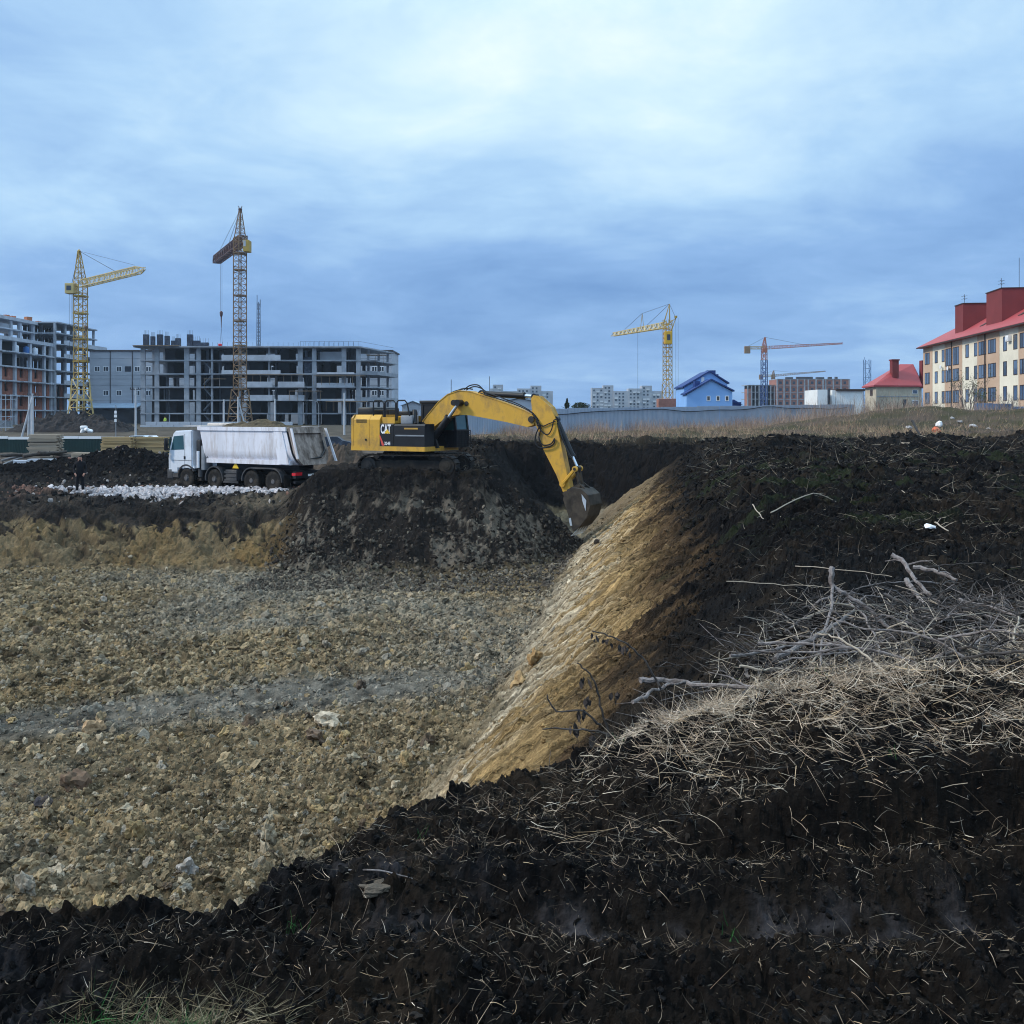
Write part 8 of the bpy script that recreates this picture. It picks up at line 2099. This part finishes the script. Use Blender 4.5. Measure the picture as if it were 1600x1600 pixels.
# ---------- trees and shrubs
def bare_shrub(name, lab, cat, loc, h, seed, n0=7, spread=0.5, m=None, green=False):
    o = empty(name, loc, 0, lab, cat); r_ = rnd(seed); st_ = MB(); tips = []
    def grow(p, d, L, r, lv):
        q = p + d*L; mid = p.lerp(q, 0.5) + Vector((r_.uniform(-1, 1), r_.uniform(-1, 1), 0))*L*0.06
        st_.path([p, mid, q], [r, r*0.8, r*0.6], 4, cap=False)
        if lv == 0: tips.append((q, d)); return
        for k in range(r_.choice([2, 3, 3])):
            nd = (d + Vector((r_.uniform(-1, 1), r_.uniform(-1, 1), r_.uniform(-0.1, 0.7)))*spread).normalized(); grow(p.lerp(q, r_.uniform(0.55, 1.0)), nd, L*r_.uniform(0.55, 0.8), r*0.55, lv-1)
    for k in range(n0):
        a = r_.uniform(0, 6.28); d = Vector((math.cos(a)*spread*0.7, math.sin(a)*spread*0.7, 1)).normalized()
        grow(Vector((math.cos(a)*0.15, math.sin(a)*0.15, 0)), d, h*r_.uniform(0.34, 0.48), h*0.010, 3)
    st_.build('stems', m or M['bark'], o)
    if green:
        mb = MB()
        for (q, d) in tips:
            for k in range(3):
                c = q + Vector((r_.uniform(-1, 1), r_.uniform(-1, 1), r_.uniform(-1, 1)))*0.22; s_ = r_.uniform(0.04, 0.09); u = Vector((r_.uniform(-1, 1), r_.uniform(-1, 1), r_.uniform(-1, 1))).normalized()*s_; w = u.cross(Vector((0.3, 0.5, 1))).normalized()*s_*0.6
                mb.add([c-u, c+w, c+u, c-w], [(0, 1, 2, 3)])
        mb.build('young_leaves', mat(name+'_leaf', (0.11, 0.14, 0.055), 0.7, 0.3, 2), o)['kind'] = 'stuff'
    return o
for i, (px, d, h, lab, cat, gr) in enumerate(((1512, 96, 4.6, 'bare thin tree before the apartment facade, larger one', 'tree', True), (1540, 99, 3.6, 'bare thin tree before the apartment facade, right one', 'tree', True), (1111, 176, 2.9, 'greenish shrub before the middle of the blue house', 'shrub', True), (1092, 177, 2.2, 'greenish shrub at the left of the blue house', 'shrub', True),
        (1385, 130, 4.2, 'grey bare bush before the red-roofed house', 'shrub', False), (1362, 132, 3.2, 'grey bare bush left of the red-roofed house', 'shrub', False), (1410, 128, 3.4, 'grey bare bush at the right of the red-roofed house', 'shrub', False), (1575, 97, 3.2, 'bare bush at the right edge before the blue fence', 'shrub', False), (1490, 100, 2.8, 'bare brown bush left of the thin trees', 'shrub', False))):
    x = gx(px, d); bare_shrub('bare_tree' if cat == 'tree' else 'bare_shrub', lab, cat, (x, d, gz1(x, d)-0.05), h, 60+i, 8, 0.55 if cat == 'shrub' else 0.42, M['bark_d'] if i in (4, 5, 6) else M['bark'], gr)
def leafy(name, lab, px, d, h, w, conifer, seed):
    x = gx(px, d); o = empty(name, (x, d, -0.2), 0, lab, 'tree'); r_ = rnd(seed)
    mb = MB(); mb.tube((0, 0, 0), (0, 0, h*0.9), 0.16, 7, 0.03)
    for k in range(8):
        a = r_.uniform(0, 6.28); z = h*r_.uniform(0.25, 0.8); mb.tube((0, 0, z), (math.cos(a)*w*0.35, math.sin(a)*w*0.35, z+0.4), 0.05, 5, 0.02)
    mb.build('trunk', M['bark_d'], o)
    mb = MB()
    for k in range(2600):
        t = r_.random(); 
        if conifer: z = h*(0.12+0.88*t); rad = w*0.5*(1-t)**0.85*(0.75+0.25*math.sin(z*5.5))
        else: z = h*(0.25+0.75*t); rad = w*0.5*math.sqrt(max(0, 1-((t-0.45)/0.58)**2))*(0.8+0.25*math.sin(5*z+k % 7))
        a = r_.uniform(0, 6.28); rr_ = rad*math.sqrt(r_.random()); c = Vector((math.cos(a)*rr_, math.sin(a)*rr_, z)); s_ = r_.uniform(0.08, 0.2)
        u = Vector((r_.uniform(-1, 1), r_.uniform(-1, 1), r_.uniform(-1, 0.6))).normalized()*s_; v = u.cross(Vector((r_.uniform(-1, 1), r_.uniform(-1, 1), r_.uniform(-1, 1)))).normalized()*s_*0.5
        mb.add([c-u, c+v, c+u, c-v], [(0, 1, 2, 3)])
    mb.build('crown', mat(name+'_crown', (0.022, 0.040, 0.022) if conifer else (0.028, 0.042, 0.024), 0.8, 0.4, 1.2), o)['kind'] = 'stuff'
leafy('conifer', 'small dark conifer behind the fence right of the boom', 886, 150, 4.6, 2.6, True, 1)
leafy('bushy_tree', 'dark rounded tree behind the fence right of the conifer', 907, 152, 4.0, 4.4, False, 2)
leafy('bushy_tree', 'low dark bush between the conifer and the stick', 922, 150, 2.7, 2.6, False, 3)

# ---------- litter
def litter(px, py, d, s_, m, lab, nm='litter', flat=0.35):
    x = gx(px, d); r_ = rnd(int(px*7+py)); bm = bmesh.new(); bmesh.ops.create_icosphere(bm, subdivisions=2, radius=1)
    from mathutils import noise as mn
    for v in bm.verts: v.co *= 1 + 0.5*mn.noise(v.co*1.6 + Vector((px, py, 0))); v.co.z *= flat
    me = bpy.data.meshes.new(nm); bm.to_mesh(me); bm.free(); me.materials.append(m); smooth_by_angle(me, 30)
    o = bpy.data.objects.new(nm, me); COL.objects.link(o); o.location = (x, d, gz1(x, d) + s_*flat*0.6); o.scale = (s_, s_*0.8, s_); o.rotation_euler = (r_.uniform(-0.3, 0.3), r_.uniform(-0.3, 0.3), r_.uniform(0, 6)); tag(o, lab, 'litter')
W_ = M['white_decal']; OR = mat('orange_plastic', (0.65, 0.13, 0.05), 0.5, 0.1, 3)
litter(1453, 841, 13.2, 0.085, W_, 'white scrap of plastic on the dark soil above the brush pile')
litter(1224, 820, 15.5, 0.05, W_, 'small white scrap of plastic mid field')
litter(1468, 655, 76, 0.30, W_, 'white bag standing out on the weedy knoll', flat=0.9)
litter(1463, 668, 72, 0.40, OR, 'orange plastic sheet below the white bag on the knoll', flat=0.6)
for i, (px, py, d, s_) in enumerate(((1420, 660, 76, 0.28), (1488, 648, 84, 0.2), (1500, 655, 80, 0.24), (1520, 662, 77, 0.32), (1545, 668, 74, 0.24), (1513, 672, 73, 0.2))):
    litter(px, py, d, s_, mat('rubble_grey_%d' % i, (0.34, 0.33, 0.34), 0.9, 0.2, 3), ['pale lump of rubble left of the orange sheet', 'small pale lump highest on the knoll', 'pale lump right of the white bag', 'largest pale lump in the middle of the knoll', 'pale lump rightmost on the knoll', 'pale lump lowest on the knoll'][i], 'rubble_lump', 0.5)
litter(1250, 707, 42, 0.16, mat('brown_scrap', (0.40, 0.28, 0.18), 0.8, 0.2, 4), 'tan scrap on the churned soil mid field')
litter(1555, 928, 8.2, 0.03, mat('ochre_scrap', (0.55, 0.33, 0.12), 0.7, 0.2, 4), 'small ochre scrap at the right of the brush pile', flat=0.8)
sx, sy = gx(590, 3.46), 3.46
me = clod_meshes[4].copy(); me.materials.clear(); me.materials.append(mat('buff_stone', (0.11, 0.088, 0.068), 0.9, 0.35, 6, bump=0.6)); o = bpy.data.objects.new('flat_stone', me); COL.objects.link(o); o.scale = (0.058, 0.036, 0.022); o.location = (sx, sy, gz1(sx, sy)-0.004); o.rotation_euler = (0.05, 0.08, 0.1); tag(o, 'flat buff stone bedded in the black soil at the pit edge', 'stone')
mb = MB(); p = PX(545, 1367, 3.5); q = PX(645, 1370, 3.48); p.z = gz1(p.x, p.y)+0.006; q.z = gz1(q.x, q.y)+0.006; path, rad = bend([p, p.lerp(q, 0.5)+Vector((0, 0, 0.012)), q], 0.0035, 3, 0.002); mb.path(path, rad, 6); o = mb.build('root', M['bark'], smooth=True); tag(o, 'dry root lying just above the flat buff stone', 'root')

# ---------- air
hz = MB(); hz.box(-1500, 1500, -30, 1560, -6.5, 52.0)
m_hz = bpy.data.materials.new('haze'); m_hz.use_nodes = True
n_, l_ = m_hz.node_tree.nodes, m_hz.node_tree.links
n_.clear(); ho = n_.new('ShaderNodeOutputMaterial'); pv = n_.new('ShaderNodeVolumePrincipled')
pv.inputs['Color'].default_value = (0.66, 0.80, 0.98, 1); pv.inputs['Density'].default_value = 0.00014; pv.inputs['Anisotropy'].default_value = 0.2
l_.new(pv.outputs[0], ho.inputs['Volume'])
hob = hz.build('haze', m_hz); tag(hob, kind='stuff')
